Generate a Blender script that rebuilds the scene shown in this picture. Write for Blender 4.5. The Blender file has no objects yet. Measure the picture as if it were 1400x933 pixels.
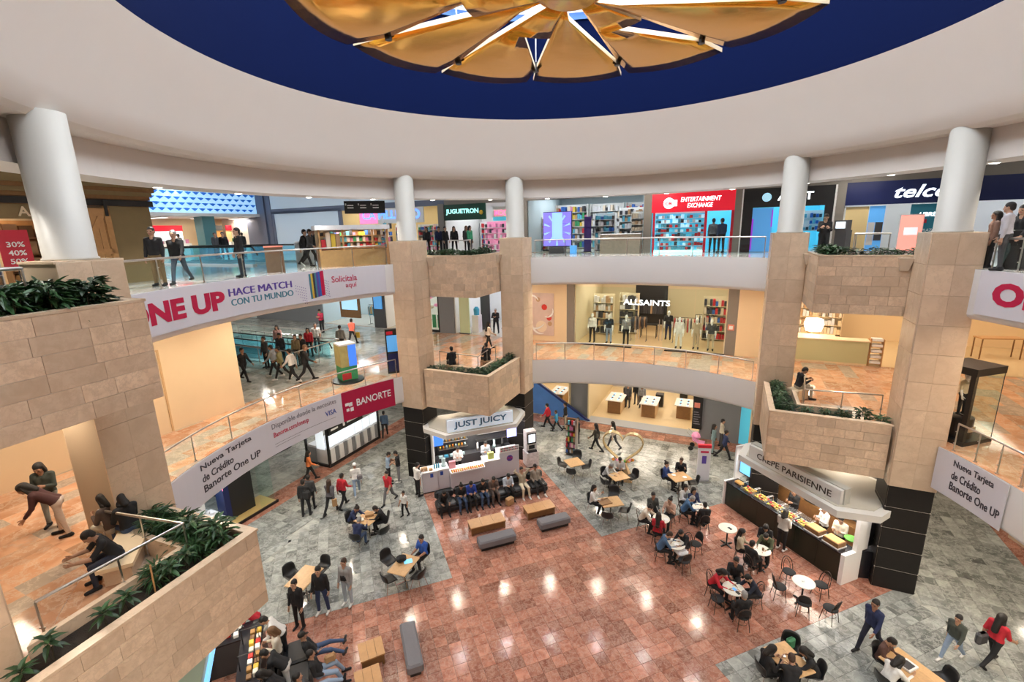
import bpy, math, random
import numpy as np
from mathutils import Vector, Matrix
sc = bpy.context.scene
col = sc.collection
rad = math.radians
rng = random.Random(11)

# ---------------------------------------------------------------- camera
FPX, VX, VY, ZC = 640.0, 769.0, 3157.0, 12.0
_dn = np.array([VX-700.0, VY-466.5, FPX]); _dn /= np.linalg.norm(_dn)
_up = -_dn
_f = np.array([0, 0, 1.0]); _f = _f-_up*(_f@_up); _f /= np.linalg.norm(_f)
_r = np.cross(_f, _up)
cam_d = bpy.data.cameras.new('camera'); cam = bpy.data.objects.new('camera', cam_d); col.objects.link(cam)
cam_d.sensor_width = 36.0; cam_d.lens = FPX/1400*36; cam_d.clip_end = 400; cam_d.clip_start = .05
m3 = Matrix(((_r[0], -_r[1], -_r[2]), (_f[0], -_f[1], -_f[2]), (_up[0], -_up[1], -_up[2])))
cam.matrix_world = Matrix.Translation((0, 0, ZC)) @ m3.to_4x4()
sc.camera = cam

def G(u, v, z=0.0):
    "floor point seen at photo pixel (u,v) on the storey at height z"
    d = np.array([u-700.0, v-466.5, FPX]); r = (d@_r, d@_f, d@_up); t = (z-ZC)/r[2]
    return Vector((r[0]*t, r[1]*t, z))

# ---------------------------------------------------------------- light and exposure
world = bpy.data.worlds.new('world'); sc.world = world; world.use_nodes = True
world.node_tree.nodes['Background'].inputs[0].default_value = (.80, .90, 1, 1)
world.node_tree.nodes['Background'].inputs[1].default_value = 1.6
vs = sc.view_settings
vs.view_transform = 'Standard'; vs.look = 'None'; vs.gamma = 1; vs.use_curve_mapping = False
vs.exposure = -0.15
sc.cycles.use_denoising = True; sc.cycles.use_adaptive_sampling = True; sc.cycles.adaptive_threshold = .25; sc.cycles.adaptive_min_samples = 16
sc.cycles.max_bounces = 6; sc.cycles.diffuse_bounces = 3; sc.cycles.glossy_bounces = 2; sc.cycles.transparent_max_bounces = 8
sc.cycles.caustics_reflective = False; sc.cycles.caustics_refractive = False
sc.cycles.sample_clamp_indirect = 6
WARM, NEUT, COOL = (1, .85, .66), (1, .94, .86), (.86, .93, 1)
LK = 1.0
def area(name, loc, size, power, color=NEUT, rot=(0, 0, 0), parent=None, sy=None, spread=180):
    l = bpy.data.lights.new(name, 'AREA'); l.energy = power*LK; l.color = color
    l.shape = 'DISK' if sy is None else 'RECTANGLE'; l.size = size; l.spread = rad(spread)
    if sy: l.size_y = sy
    o = bpy.data.objects.new(name, l); col.objects.link(o); o.location = loc; o.rotation_euler = rot
    if parent: o.parent = parent
    return o

# ---------------------------------------------------------------- frames of the building
CX, CY, RA = 1.56, 12.45, 11.3          # atrium centre and radius
Z2, Z3 = 5.3, 10.62                     # second and third storey floors
E1 = Vector((math.cos(rad(65)), math.sin(rad(65)), 0)); E2 = Vector((-E1.y, E1.x, 0))
def W(a, b, z=0.0): return Vector((CX, CY, z))+E1*a+E2*b
def pol(r, d, z=0.0): return Vector((CX+r*math.cos(rad(d)), CY+r*math.sin(rad(d)), z))
def pl(A, t, s, z=0.0):
    u = Vector((math.cos(rad(A)), math.sin(rad(A)), 0)); return Vector((CX, CY, z))+u*t+Vector((-u.y, u.x, 0))*s

# ---------------------------------------------------------------- mesh helpers
def link(name, data, parent=None, loc=None, rz=None):
    o = bpy.data.objects.new(name, data); col.objects.link(o)
    if parent: o.parent = parent
    if loc is not None: o.location = loc
    if rz is not None: o.rotation_euler = (0, 0, rz)
    return o
def tag(o, label, cat=None, group=None, kind=None):
    o['label'] = label
    if cat: o['category'] = cat
    if group: o['group'] = group
    if kind: o['kind'] = kind
    return o
def E(name, label, cat, loc=(0, 0, 0), rz=0.0, group=None, kind=None):
    return tag(link(name, None, None, loc, rz), label, cat, group, kind)
def dup(o, loc=None, rz=None, label=None, parent=None):
    c = o.copy(); col.objects.link(c); c.parent = parent
    if loc is not None: c.location = loc
    if rz is not None: c.rotation_euler = (0, 0, rz)
    if label: c['label'] = label
    for ch in list(o.children): dup(ch, parent=c)
    return c

class MB:
    def __init__(s): s.v = []; s.f = []; s.m = []; s.T = None
    def add(s, vs, fs, mi=0):
        o = len(s.v)
        s.v += [tuple(s.T @ Vector(v)) for v in vs] if s.T else [tuple(v) for v in vs]
        s.f += [tuple(i+o for i in f) for f in fs]; s.m += [mi]*len(fs); return s
    def box(s, x0, x1, y0, y1, z0, z1, mi=0):
        return s.add([(x0, y0, z0), (x1, y0, z0), (x1, y1, z0), (x0, y1, z0), (x0, y0, z1), (x1, y0, z1), (x1, y1, z1), (x0, y1, z1)],
                     [(3, 2, 1, 0), (4, 5, 6, 7), (0, 1, 5, 4), (1, 2, 6, 5), (2, 3, 7, 6), (3, 0, 4, 7)], mi)
    def cbox(s, c, d, mi=0): return s.box(c[0]-d[0]/2, c[0]+d[0]/2, c[1]-d[1]/2, c[1]+d[1]/2, c[2]-d[2]/2, c[2]+d[2]/2, mi)
    def prism(s, poly, z0, z1, mi=0):
        n = len(poly); ar = sum(poly[i][0]*poly[(i+1) % n][1]-poly[(i+1) % n][0]*poly[i][1] for i in range(n))
        if ar < 0: poly = poly[::-1]
        vs = [(p[0], p[1], z0) for p in poly]+[(p[0], p[1], z1) for p in poly]
        return s.add(vs, [tuple(range(n-1, -1, -1)), tuple(range(n, 2*n))]+[(i, (i+1) % n, n+(i+1) % n, n+i) for i in range(n)], mi)
    def ext(s, prof, y0, y1, mi=0):
        "profile in xz extruded along y"
        n = len(prof); vs = [(p[0], y0, p[1]) for p in prof]+[(p[0], y1, p[1]) for p in prof]
        return s.add(vs, [tuple(range(n)), tuple(range(2*n-1, n-1, -1))]+[(i, n+i, n+(i+1) % n, (i+1) % n) for i in range(n)], mi)
    def lathe(s, prof, n=16, c=(0, 0, 0), mi=0, cap=True):
        vs = []; fs = []; k = len(prof)
        for i in range(n):
            a = 2*math.pi*i/n
            vs += [(c[0]+r*math.cos(a), c[1]+r*math.sin(a), c[2]+z) for r, z in prof]
        for i in range(n):
            j = (i+1) % n
            for q in range(k-1): fs.append((i*k+q, j*k+q, j*k+q+1, i*k+q+1))
        if cap:
            if prof[0][0] > 1e-6: fs.append(tuple(i*k for i in range(n-1, -1, -1)))
            if prof[-1][0] > 1e-6: fs.append(tuple(i*k+k-1 for i in range(n)))
        return s.add(vs, fs, mi)
    def tube(s, pts, r, n=6, mi=0, closed=False):
        pts = [Vector(p) for p in pts]; k = len(pts); vs = []; fs = []
        rs = r if isinstance(r, (list, tuple)) else [r]*k
        for i, p in enumerate(pts):
            if closed: d = pts[(i+1) % k]-pts[i-1]
            else: d = pts[min(i+1, k-1)]-pts[max(i-1, 0)]
            d.normalize(); up = Vector((0, 0, 1)) if abs(d.z) < .95 else Vector((1, 0, 0))
            x = d.cross(up).normalized(); y = x.cross(d)
            vs += [tuple(p+(x*math.cos(2*math.pi*j/n)+y*math.sin(2*math.pi*j/n))*rs[i]) for j in range(n)]
        for i in range(k if closed else k-1):
            for j in range(n):
                a, b = i*n, ((i+1) % k)*n; fs.append((a+j, a+(j+1) % n, b+(j+1) % n, b+j))
        if not closed: fs += [tuple(range(n-1, -1, -1)), tuple((k-1)*n+j for j in range(n))]
        return s.add(vs, fs, mi)
    def mesh(s, name, mats, smooth=False):
        me = bpy.data.meshes.new(name); me.from_pydata(s.v, [], s.f)
        for m in (mats if isinstance(mats, (list, tuple)) else [mats]): me.materials.append(MT(m))
        if any(s.m): me.polygons.foreach_set('material_index', s.m)
        if smooth: me.polygons.foreach_set('use_smooth', [True]*len(s.f)); 
        me.update(); return me
    def build(s, name, mats, parent=None, loc=None, rz=None, smooth=False):
        return link(name, s.mesh(name, mats, smooth), parent, loc, rz)
def box(name, m, dims, parent=None, loc=None, rz=None):
    "dims = x0,x1,y0,y1,z0,z1"
    return MB().box(*dims).build(name, m, parent, loc, rz)
def bevbox(w, d, h, b, z0=0.0):
    "box centred in xy with bevelled vertical and top edges"
    q = MB(); x, y = w/2, d/2
    def ring(ix, c, z): 
        X, Y = x-ix, y-ix
        return [(-X+c, -Y, z), (X-c, -Y, z), (X, -Y+c, z), (X, Y-c, z), (X-c, Y, z), (-X+c, Y, z), (-X, Y-c, z), (-X, -Y+c, z)]
    L = [ring(b, b, z0), ring(0, b, z0+b), ring(0, b, z0+h-b), ring(b, b, z0+h)]
    vs = sum(L, []); fs = [tuple(range(7, -1, -1)), tuple(range(24, 32))]
    for k in range(3): fs += [(k*8+i, k*8+(i+1) % 8, k*8+8+(i+1) % 8, k*8+8+i) for i in range(8)]
    return q.add(vs, fs)

# ---------------------------------------------------------------- materials
_mats = {}
def MT(m): return _mats[m] if isinstance(m, str) else m
def mat(name, c, rough=.5, metal=0.0, emit=0.0, ecol=None, var=0.0, vs=6.0, bump=0.0, bs=30.0, spec=.5, alpha=1.0, coat=0.0, orand=0.0):
    if name in _mats: return _mats[name]
    m = bpy.data.materials.new(name); m.use_nodes = True; nt = m.node_tree; b = nt.nodes['Principled BSDF']; N = nt.nodes.new; L = nt.links.new
    c = tuple(c)+((1,) if len(c) == 3 else ())
    I = b.inputs; I['Base Color'].default_value = c; I['Roughness'].default_value = rough; I['Metallic'].default_value = metal
    I['Specular IOR Level'].default_value = spec; I['Coat Weight'].default_value = coat
    if emit: I['Emission Color'].default_value = tuple(ecol or c[:3])[:3]+(1,); I['Emission Strength'].default_value = emit
    if alpha < 1: I['Alpha'].default_value = alpha
    src = None
    if var:
        geo = N('ShaderNodeNewGeometry'); nz = N('ShaderNodeTexNoise'); nz.inputs['Scale'].default_value = vs; nz.inputs['Detail'].default_value = 4
        L(geo.outputs['Position'], nz.inputs['Vector'])
        mx = N('ShaderNodeMix'); mx.data_type = 'RGBA'
        mx.inputs[6].default_value = tuple(max(0, x*(1-var)) for x in c[:3])+(1,); mx.inputs[7].default_value = tuple(min(1, x*(1+var)) for x in c[:3])+(1,)
        L(nz.outputs['Fac'], mx.inputs[0]); src = mx.outputs[2]
    if orand:
        oi = N('ShaderNodeObjectInfo'); hs = N('ShaderNodeHueSaturation'); mr = N('ShaderNodeMapRange')
        mr.inputs[3].default_value = 1-orand; mr.inputs[4].default_value = 1+orand
        L(oi.outputs['Random'], mr.inputs[0]); L(mr.outputs[0], hs.inputs['Value'])
        if src: L(src, hs.inputs['Color'])
        else: hs.inputs['Color'].default_value = c
        src = hs.outputs[0]
    if src: L(src, I['Base Color'])
    if bump:
        geo = N('ShaderNodeNewGeometry'); nz = N('ShaderNodeTexNoise'); nz.inputs['Scale'].default_value = bs; nz.inputs['Detail'].default_value = 3
        L(geo.outputs['Position'], nz.inputs['Vector']); bp = N('ShaderNodeBump'); bp.inputs['Strength'].default_value = bump; bp.inputs['Distance'].default_value = .05
        L(nz.outputs['Fac'], bp.inputs['Height']); L(bp.outputs[0], I['Normal'])
    _mats[name] = m; return m
def stone(name, cols, rough, vscale=3.0, vein=None, veinw=.06, attr=False, tvar=.25, cell=None):
    "polished stone: each tile its own tone (tint attribute or object random), cloudy figure and veins"
    m = bpy.data.materials.new(name); m.use_nodes = True; nt = m.node_tree; b = nt.nodes['Principled BSDF']; N = nt.nodes.new; L = nt.links.new
    geo = N('ShaderNodeNewGeometry')
    if attr: t = N('ShaderNodeAttribute'); t.attribute_name = 'tint'; tint = t.outputs['Fac']
    elif cell:
        mp = N('ShaderNodeVectorMath'); mp.operation = 'DIVIDE'; mp.inputs[1].default_value = cell; rt = N('ShaderNodeVectorRotate'); rt.rotation_type = 'Z_AXIS'; rt.inputs['Angle'].default_value = rad(-65)
        L(geo.outputs['Position'], rt.inputs['Vector']); L(rt.outputs[0], mp.inputs[0]); fl = N('ShaderNodeVectorMath'); fl.operation = 'FLOOR'; L(mp.outputs[0], fl.inputs[0])
        wn = N('ShaderNodeTexWhiteNoise'); L(fl.outputs[0], wn.inputs['Vector']); tint = wn.outputs['Value']
    else: t = N('ShaderNodeObjectInfo'); tint = t.outputs['Random']
    off = N('ShaderNodeVectorMath'); off.operation = 'SCALE'; off.inputs[0].default_value = (37, 91, 53); L(tint, off.inputs['Scale'])
    ad = N('ShaderNodeVectorMath'); L(geo.outputs['Position'], ad.inputs[0]); L(off.outputs[0], ad.inputs[1])
    nz = N('ShaderNodeTexNoise'); nz.inputs['Scale'].default_value = vscale; nz.inputs['Detail'].default_value = 5; nz.inputs['Distortion'].default_value = .8; L(ad.outputs[0], nz.inputs['Vector'])
    rp = N('ShaderNodeValToRGB'); e = rp.color_ramp.elements
    e[0].position = .3; e[0].color = tuple(cols[0])+(1,); e[1].position = .7; e[1].color = tuple(cols[1])+(1,)
    L(nz.outputs['Fac'], rp.inputs[0]); src = rp.outputs[0]
    hs = N('ShaderNodeHueSaturation'); mr = N('ShaderNodeMapRange'); mr.inputs[3].default_value = 1-tvar; mr.inputs[4].default_value = 1+tvar
    L(tint, mr.inputs[0]); L(mr.outputs[0], hs.inputs['Value']); L(src, hs.inputs['Color']); src = hs.outputs[0]
    if len(cols) > 2:
        wn = N('ShaderNodeMath'); wn.operation = 'FRACT'; ml = N('ShaderNodeMath'); ml.operation = 'MULTIPLY'; ml.inputs[1].default_value = 7.31; L(tint, ml.inputs[0]); L(ml.outputs[0], wn.inputs[0])
        gt = N('ShaderNodeMath'); gt.operation = 'GREATER_THAN'; gt.inputs[1].default_value = .72; L(wn.outputs[0], gt.inputs[0])
        mx = N('ShaderNodeMix'); mx.data_type = 'RGBA'; mx.inputs[7].default_value = tuple(cols[2])+(1,); L(src, mx.inputs[6]); sc_ = N('ShaderNodeMath'); sc_.operation = 'MULTIPLY'; sc_.inputs[1].default_value = .7
        L(gt.outputs[0], sc_.inputs[0]); L(sc_.outputs[0], mx.inputs[0]); src = mx.outputs[2]
    if vein:
        n2 = N('ShaderNodeTexNoise'); n2.inputs['Scale'].default_value = vscale*1.3; n2.inputs['Detail'].default_value = 7; n2.inputs['Roughness'].default_value = .7; n2.inputs['Distortion'].default_value = .3; L(ad.outputs[0], n2.inputs['Vector'])
        s1 = N('ShaderNodeMath'); s1.operation = 'SUBTRACT'; s1.inputs[1].default_value = .5; L(n2.outputs['Fac'], s1.inputs[0])
        s2 = N('ShaderNodeMath'); s2.operation = 'ABSOLUTE'; L(s1.outputs[0], s2.inputs[0])
        s3 = N('ShaderNodeMapRange'); s3.inputs[1].default_value = 0; s3.inputs[2].default_value = veinw; s3.inputs[3].default_value = .5; s3.inputs[4].default_value = 0; L(s2.outputs[0], s3.inputs[0])
        mx = N('ShaderNodeMix'); mx.data_type = 'RGBA'; mx.inputs[7].default_value = tuple(vein)+(1,); L(src, mx.inputs[6]); L(s3.outputs[0], mx.inputs[0]); src = mx.outputs[2]
    L(src, b.inputs['Base Color']); b.inputs['Roughness'].default_value = rough
    _mats[name] = m; return m
def glassmat(name, tint=(.9, 1, .98), gl=.10, body=.0):
    m = bpy.data.materials.new(name); m.use_nodes = True; nt = m.node_tree; N = nt.nodes.new; L = nt.links.new
    nt.nodes.remove(nt.nodes['Principled BSDF']); out = nt.nodes['Material Output']
    tr = N('ShaderNodeBsdfTransparent'); tr.inputs[0].default_value = tuple(tint)+(1,)
    g = N('ShaderNodeBsdfGlossy'); g.inputs['Roughness'].default_value = .03
    fr = N('ShaderNodeLayerWeight'); fr.inputs['Blend'].default_value = .5; pw = N('ShaderNodeMath'); pw.operation = 'POWER'; pw.inputs[1].default_value = 5; L(fr.outputs['Facing'], pw.inputs[0])
    ma = N('ShaderNodeMath'); ma.operation = 'MULTIPLY_ADD'; ma.inputs[1].default_value = .5; ma.inputs[2].default_value = .035; L(pw.outputs[0], ma.inputs[0]); mx = N('ShaderNodeMixShader')
    L(ma.outputs[0], mx.inputs[0]); L(tr.outputs[0], mx.inputs[1]); L(g.outputs[0], mx.inputs[2]); L(mx.outputs[0], out.inputs[0])
    _mats[name] = m; return m

mat('plaster', (.69, .645, .605), .55, var=.02, vs=1.5)
mat('ceiling_white', (.84, .81, .78), .6, var=.02, vs=1)
mat('fascia_white', (.86, .85, .84), .4)
mat('cream', (.80, .62, .40), .5, var=.03, vs=2)
mat('taupe', (.23, .205, .18), .5, var=.05)
mat('greypanel', (.20, .21, .23), .4, var=.04)
mat('darkgrey', (.06, .06, .065), .4)
mat('blackpanel', (.016, .014, .013), .45, var=.1, spec=.25)
mat('jointline', (.55, .50, .45), .5)
mat('grout', (.46, .35, .24), .7)
mat('navy', (.0018, .0048, .028), .9, var=.05, vs=1, spec=.04)
mat('gold', (.86, .40, .045), .16, 1.0, bump=.35, bs=.9, var=.10, vs=.5)
mat('goldedge', (.85, .70, .50), .35, .3)
mat('steel', (.60, .58, .56), .28, 1.0)
mat('chrome', (.75, .75, .76), .12, 1.0)
mat('black', (.012, .012, .013), .4)
mat('blackfab', (.018, .018, .020), .8, var=.2, vs=20)
mat('white', (.85, .85, .85), .4)
mat('whitegloss', (.88, .88, .88), .15)
mat('lamp', (1, .97, .9), .5, emit=9, ecol=(1, .92, .80))
mat('skyglass', (.6, .8, 1), .3, emit=3.2, ecol=(.78, .90, 1))
mat('soil', (.030, .022, .016), .9, var=.4, vs=30, bump=.6, bs=60)
mat('leafdark', (.022, .060, .020), .42, orand=.4, var=.3, vs=8)
mat('leafmid', (.040, .105, .035), .42, orand=.4, var=.3, vs=8)
mat('stem', (.07, .06, .03), .7)
mat('wood', (.50, .27, .11), .38, var=.18, vs=9)
mat('woodlight', (.62, .40, .20), .4, var=.15, vs=9)
mat('wooddark', (.22, .11, .04), .45, var=.25, vs=9)
mat('red', (.62, .012, .035), .4)
mat('bannerwhite', (.70, .68, .73), .5)
mat('bannerred', (.46, .004, .055), .45)
mat('textred', (.52, .004, .06), .5)
mat('textpurple', (.10, .055, .32), .5)
mat('textteal', (.06, .22, .30), .5)
mat('textdark', (.045, .04, .055), .5)
mat('textgrey', (.20, .19, .22), .5)
mat('textblue', (.02, .06, .34), .5)
mat('textwhite', (.9, .9, .9), .4)
glassmat('glass'); glassmat('blueglass', (.66, .90, .97))
stone('travertine', ((.67, .49, .335), (.80, .62, .45)), .28, 4.0, (.60, .43, .29), .05, tvar=.16)
stone('slabstone', ((.66, .49, .345), (.76, .59, .425)), .25, 2.2, (.60, .45, .31), .03, tvar=.10)
stone('redmarble', ((.26, .092, .060), (.45, .212, .148)), .12, 4.2, (.54, .36, .29), .045, attr=True, tvar=.36)
stone('greymarble', ((.17, .18, .17), (.33, .34, .32)), .11, 2.0, (.52, .53, .50), .05, attr=True, tvar=.38)
stone('hallmarble', ((.25, .26, .24), (.42, .42, .39)), .10, 1.6, (.55, .53, .47), .05, cell=(.6, .6, 50), tvar=.3)
stone('pinkmarble', ((.48, .22, .11), (.68, .40, .25), (.36, .35, .30)), .08, 1.3, (.70, .55, .42), .04, cell=(1.0, .5, 50), tvar=.22)
stone('palemarble', ((.50, .49, .46), (.66, .64, .60)), .08, 1.2, (.7, .66, .6), .04, cell=(.8, .8, 50), tvar=.15)

# ---------------------------------------------------------------- lettering
def text_mesh(s, size=1.0, bold=0.0, shear=0.0, extrude=.004, space=1.0):
    c = bpy.data.curves.new('lettering', 'FONT'); c.body = s; c.size = size; c.offset = bold; c.shear = shear; c.extrude = extrude; c.resolution_u = 3; c.space_character = space
    o = bpy.data.objects.new('lettering', c); col.objects.link(o)
    me = bpy.data.meshes.new_from_object(o.evaluated_get(bpy.context.evaluated_depsgraph_get()))
    bpy.data.objects.remove(o); bpy.data.curves.remove(c); return me
def _bbox(me):
    n = len(me.vertices); a = np.empty(n*3); me.vertices.foreach_get('co', a); a = a.reshape(-1, 3); return a
def letters(me, m, parent, name):
    "hang a lettering mesh on its sign, one object per letter when it has several"
    me.materials.clear(); me.materials.append(MT(m)); me.update(); n = len(me.vertices); ed = np.empty(len(me.edges)*2, np.int32); me.edges.foreach_get('vertices', ed); ed = ed.reshape(-1, 2)
    lab = np.arange(n)
    while True:
        mn = np.minimum(lab[ed[:, 0]], lab[ed[:, 1]]); new = lab.copy(); np.minimum.at(new, ed[:, 0], mn); np.minimum.at(new, ed[:, 1], mn); new = new[new]
        if (new == lab).all(): break
        lab = new
    ids = np.unique(lab)
    if name != 'letter' or len(ids) < 2: return link(name, me, parent)
    co = _bbox(me); polys = [list(p.vertices) for p in me.polygons]
    for i in ids:
        vi = np.where(lab == i)[0]; mp = {v: k for k, v in enumerate(vi)}; m2 = bpy.data.meshes.new('letter'); m2.from_pydata(co[vi].tolist(), [], [[mp[v] for v in p] for p in polys if lab[p[0]] == i]); m2.materials.append(MT(m)); m2.update(); link('letter', m2, parent)
    bpy.data.meshes.remove(me)
def text_flat(s, m, parent, x, z, w=None, h=None, y=0.0, bold=0.0, shear=0.0, slope=0.0, name='lettering', space=1.0):
    "text in the xz plane of parent's frame, facing -y; fitted to width w and/or letter height h, lower left at x,z"
    me = text_mesh(s, 1.0, bold, shear, space=space); a = _bbox(me); lo, hi = a.min(0), a.max(0)
    kx = w/(hi[0]-lo[0]) if w else None; kz = h/(hi[1]-lo[1]) if h else None
    kx = kx or kz; kz = kz or kx
    X = (a[:, 0]-lo[0])*kx
    out = np.stack([x+X, y-.006-a[:, 2], z+(a[:, 1]-lo[1])*kz+X*slope], 1)
    me.vertices.foreach_set('co', out.ravel()); return letters(me, m, parent, name)
def text_cyl(s, m, parent, r, a0, a1, z, h, bold=0.0, name='lettering', rep=0.0):
    "text round the inside of the atrium from bearing a0 to a1 (a0 > a1), base at z; rep prints it again slightly shifted for weight"
    if rep: text_cyl(s, m, parent, r+.002, a0+rep, a1+rep, z, h, bold, name)
    me = text_mesh(s, 1.0, bold); a = _bbox(me); lo, hi = a.min(0), a.max(0)
    ang = np.radians(a0+(a1-a0)*(a[:, 0]-lo[0])/(hi[0]-lo[0])); rr = r-.006-a[:, 2]
    out = np.stack([CX+rr*np.cos(ang), CY+rr*np.sin(ang), z+(a[:, 1]-lo[1])*h/(hi[1]-lo[1])], 1)
    me.vertices.foreach_set('co', out.ravel()); return letters(me, m, parent, name)
# ================================================================ STRUCTURE
def ring_face(q, r0, r1, z, a0=0, a1=360, n=96, flip=False, mi=0):
    vs = []; fs = []
    for i in range(n+1):
        d = a0+(a1-a0)*i/n; vs += [pol(r0, d, z), pol(r1, d, z)]
    for i in range(n):
        f = (2*i, 2*i+1, 2*i+3, 2*i+2); fs.append(f[::-1] if flip else f)
    q.add(vs, fs, mi); return q
def ring_wall(q, r, z0, z1, a0=0, a1=360, n=96, inward=True, mi=0):
    vs = []; fs = []
    for i in range(n+1):
        d = a0+(a1-a0)*i/n; vs += [pol(r, d, z0), pol(r, d, z1)]
    for i in range(n):
        f = (2*i, 2*i+2, 2*i+3, 2*i+1); fs.append(f[::-1] if inward else f)
    q.add(vs, fs, mi); return q
# ground floor: bed plus single tiles
floor = MB().box(-75, 75, -30, 95, -.4, -.012).build('floor', 'hallmarble')
tag(floor, 'polished ground floor of red and grey marble tiles', kind='structure')
TS = .38
U20 = Vector((math.cos(rad(20)), math.sin(rad(20)), 0)); N20 = Vector((-U20.y, U20.x, 0))
tiles = []                                  # (centre, red?, grid turn)
K = int(15.2/TS)
for i in range(-K, K):
    for j in range(-K, K):
        p, q_ = (i+.5)*TS, (j+.5)*TS; r = math.hypot(p, q_)
        if r < 11.35: tiles.append((Vector((CX, CY, 0))+U20*p+N20*q_, min(abs(p), abs(q_)) < 3.04, 20))
        if r > 11.35+TS*.72: 
            c = Vector((CX, CY, 0))+E1*p+E2*q_
            if r < 11.35+TS*.72 or max(abs(p), abs(q_)) > 15.2: continue
            tiles.append((c, max(abs(p), abs(q_)) > 13.9, 65))
def tile_mesh(tint, m):
    g = TS/2-.0012; k = .003
    q = MB().add([(-g, -g, -.012), (g, -g, -.012), (g, g, -.012), (-g, g, -.012), (-g+k, -g+k, 0), (g-k, -g+k, 0), (g-k, g-k, 0), (-g+k, g-k, 0)],
                 [(4, 5, 6, 7), (0, 1, 5, 4), (1, 2, 6, 5), (2, 3, 7, 6), (3, 0, 4, 7)])
    return q, tint
def vis(c):
    v = c-cam.location; X = v.dot(Vector(m3.col[0])); Y = v.dot(Vector(m3.col[1])); Zz = -v.dot(Vector(m3.col[2]))
    if Zz < 1: return None
    return 700+FPX*X/Zz, 466.5-FPX*Y/Zz
near = []
for k, (c, r_, _g) in enumerate(tiles):
    uv = vis(c)
    if uv and 0 < uv[0] < 1400 and uv[1] < 940 and not (uv[0] < 360): near.append(((c-cam.location).length, k))
near = set(k for _, k in sorted(near)[:300])
variants = {}
for red_ in (True, False):
    for t in range(16):
        q, _ = tile_mesh(0, None); tint = (t+.5)/16
        me = q.mesh('floor_tile', 'redmarble' if red_ else 'greymarble')
        at = me.attributes.new('tint', 'FLOAT', 'FACE'); at.data.foreach_set('value', [tint]*len(me.polygons)); variants[red_, t] = me
for red_ in (True, False):
    big = MB(); tints = []
    for k, (c, r_, g_) in enumerate(tiles):
        if r_ != red_: continue
        if k in near:
            o = link('floor_tile', variants[red_, rng.randrange(16)], floor, c+Vector((0, 0, rng.uniform(-.0006, .0006))), rad(g_+90*rng.randrange(4)))
        else:
            q, _ = tile_mesh(0, None); T = Matrix.Translation(c) @ Matrix.Rotation(rad(g_), 4, 'Z'); big.T = T; big.add(q.v, q.f); tints += [rng.random()]*5
    o = big.build('floor_tile_field', 'redmarble' if red_ else 'greymarble', floor); o['kind'] = 'stuff'
    at = o.data.attributes.new('tint', 'FLOAT', 'FACE'); at.data.foreach_set('value', tints)
# upper storeys: floor plate, soffit and curved fascia
def storey(z, zb, fm, lab, a0=0, a1=360):
    q = MB(); ring_face(q, RA, 80, z, a0, a1)
    if a1-a0 < 360: ring_face(q, 13.6, 80, z, a1, a0+360, 40); ring_wall(q, 13.6, zb, z, a1, a0+360, 40)
    o = q.build('floor', fm); tag(o, lab+' storey walkway floor of polished marble', kind='structure')
    q = MB(); ring_face(q, RA+.35, 80, zb, a0, a1, flip=True)
    if a1-a0 < 360: ring_face(q, 13.6, 80, zb, a1, a0+360, 40, flip=True)
    o = q.build('ceiling', 'ceiling_white'); tag(o, 'white soffit under the '+lab+' storey', kind='structure')
    q = MB(); zs = [(RA, z), (RA, zb+.16), (RA+.02, zb+.08), (RA+.08, zb+.02), (RA+.16, zb), (RA+.36, zb)]
    vs = []; fs = []; n = 120
    for i in range(n+1): vs += [pol(r, a0+(a1-a0)*i/n, zz) for r, zz in zs]
    for i in range(n):
        for k in range(5): fs.append((i*6+k, i*6+k+1, i*6+k+7, i*6+k+6))
    q.add(vs, fs); o = q.build('trim', 'fascia_white', smooth=True); tag(o, 'curved white fascia at the edge of the '+lab+' storey', kind='structure')
storey(Z2, 3.95, 'pinkmarble', 'second')
storey(Z3, 9.22, 'palemarble', 'third', -32, 226)
# top ceiling: ring beam, high walkway ceiling, coved soffit, blue drum
q = MB(); prof = [(12.6, 14.15), (12.6, 13.5), (11.45, 13.5), (11.45, 14.32), (10.9, 14.32), (10.78, 14.42), (10.55, 14.9), (10.2, 15.55), (9.75, 16.2), (9.4, 16.6)]
vsx = []; fsx = []; n = 144
for i in range(n+1): vsx += [pol(r, 360*i/n, z) for r, z in prof]
k_ = len(prof)
for i in range(n):
    for k in range(k_-1): fsx.append((i*k_+k, (i+1)*k_+k, (i+1)*k_+k+1, i*k_+k+1))
q.add(vsx, fsx); o = q.build('ceiling', 'plaster'); tag(o, 'white coved ceiling ring around the blue dome', kind='structure')
for k, p in enumerate(o.data.polygons): p.use_smooth = (k % (k_-1)) >= 5
q = MB(); ring_face(q, 12.6, 16.2, 14.15, flip=True); ring_wall(q, 16.2, 14.15, 16.3); ring_face(q, 16.2, 80, 16.3, flip=True); tag(q.build('ceiling', 'ceiling_white'), 'flat white ceiling over the third storey walkways', kind='structure')
q = MB(); ring_wall(q, 9.4, 16.6, 20.3, n=144); o = q.build('wall_drum', 'navy', smooth=True); tag(o, 'deep blue cylindrical wall of the ceiling dome', kind='structure')
q = MB(); ring_wall(q, 9.3, 20.3, 20.55, n=144); ring_face(q, 9.3, 9.6, 20.3, flip=True); tag(q.build('trim', mat('ledgeblue', (.02, .12, .42), .4), smooth=False), 'bright blue ledge under the skylight', kind='structure')
q = MB(); q.add([pol(9.6, i*6, 20.9) for i in range(60)], [tuple(range(59, -1, -1))]); o = q.build('skylight', 'skyglass'); tag(o, 'pale glowing skylight above the gold disc', kind='structure')
for k in range(6):
    d = rad(k*30+20); v = Vector((math.cos(d), math.sin(d), 0))*9.5; c = Vector((CX, CY, 20.8))
    MB().tube([c-v, c+v], .06, 4).build('glazing_bar', 'white', o)
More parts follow.
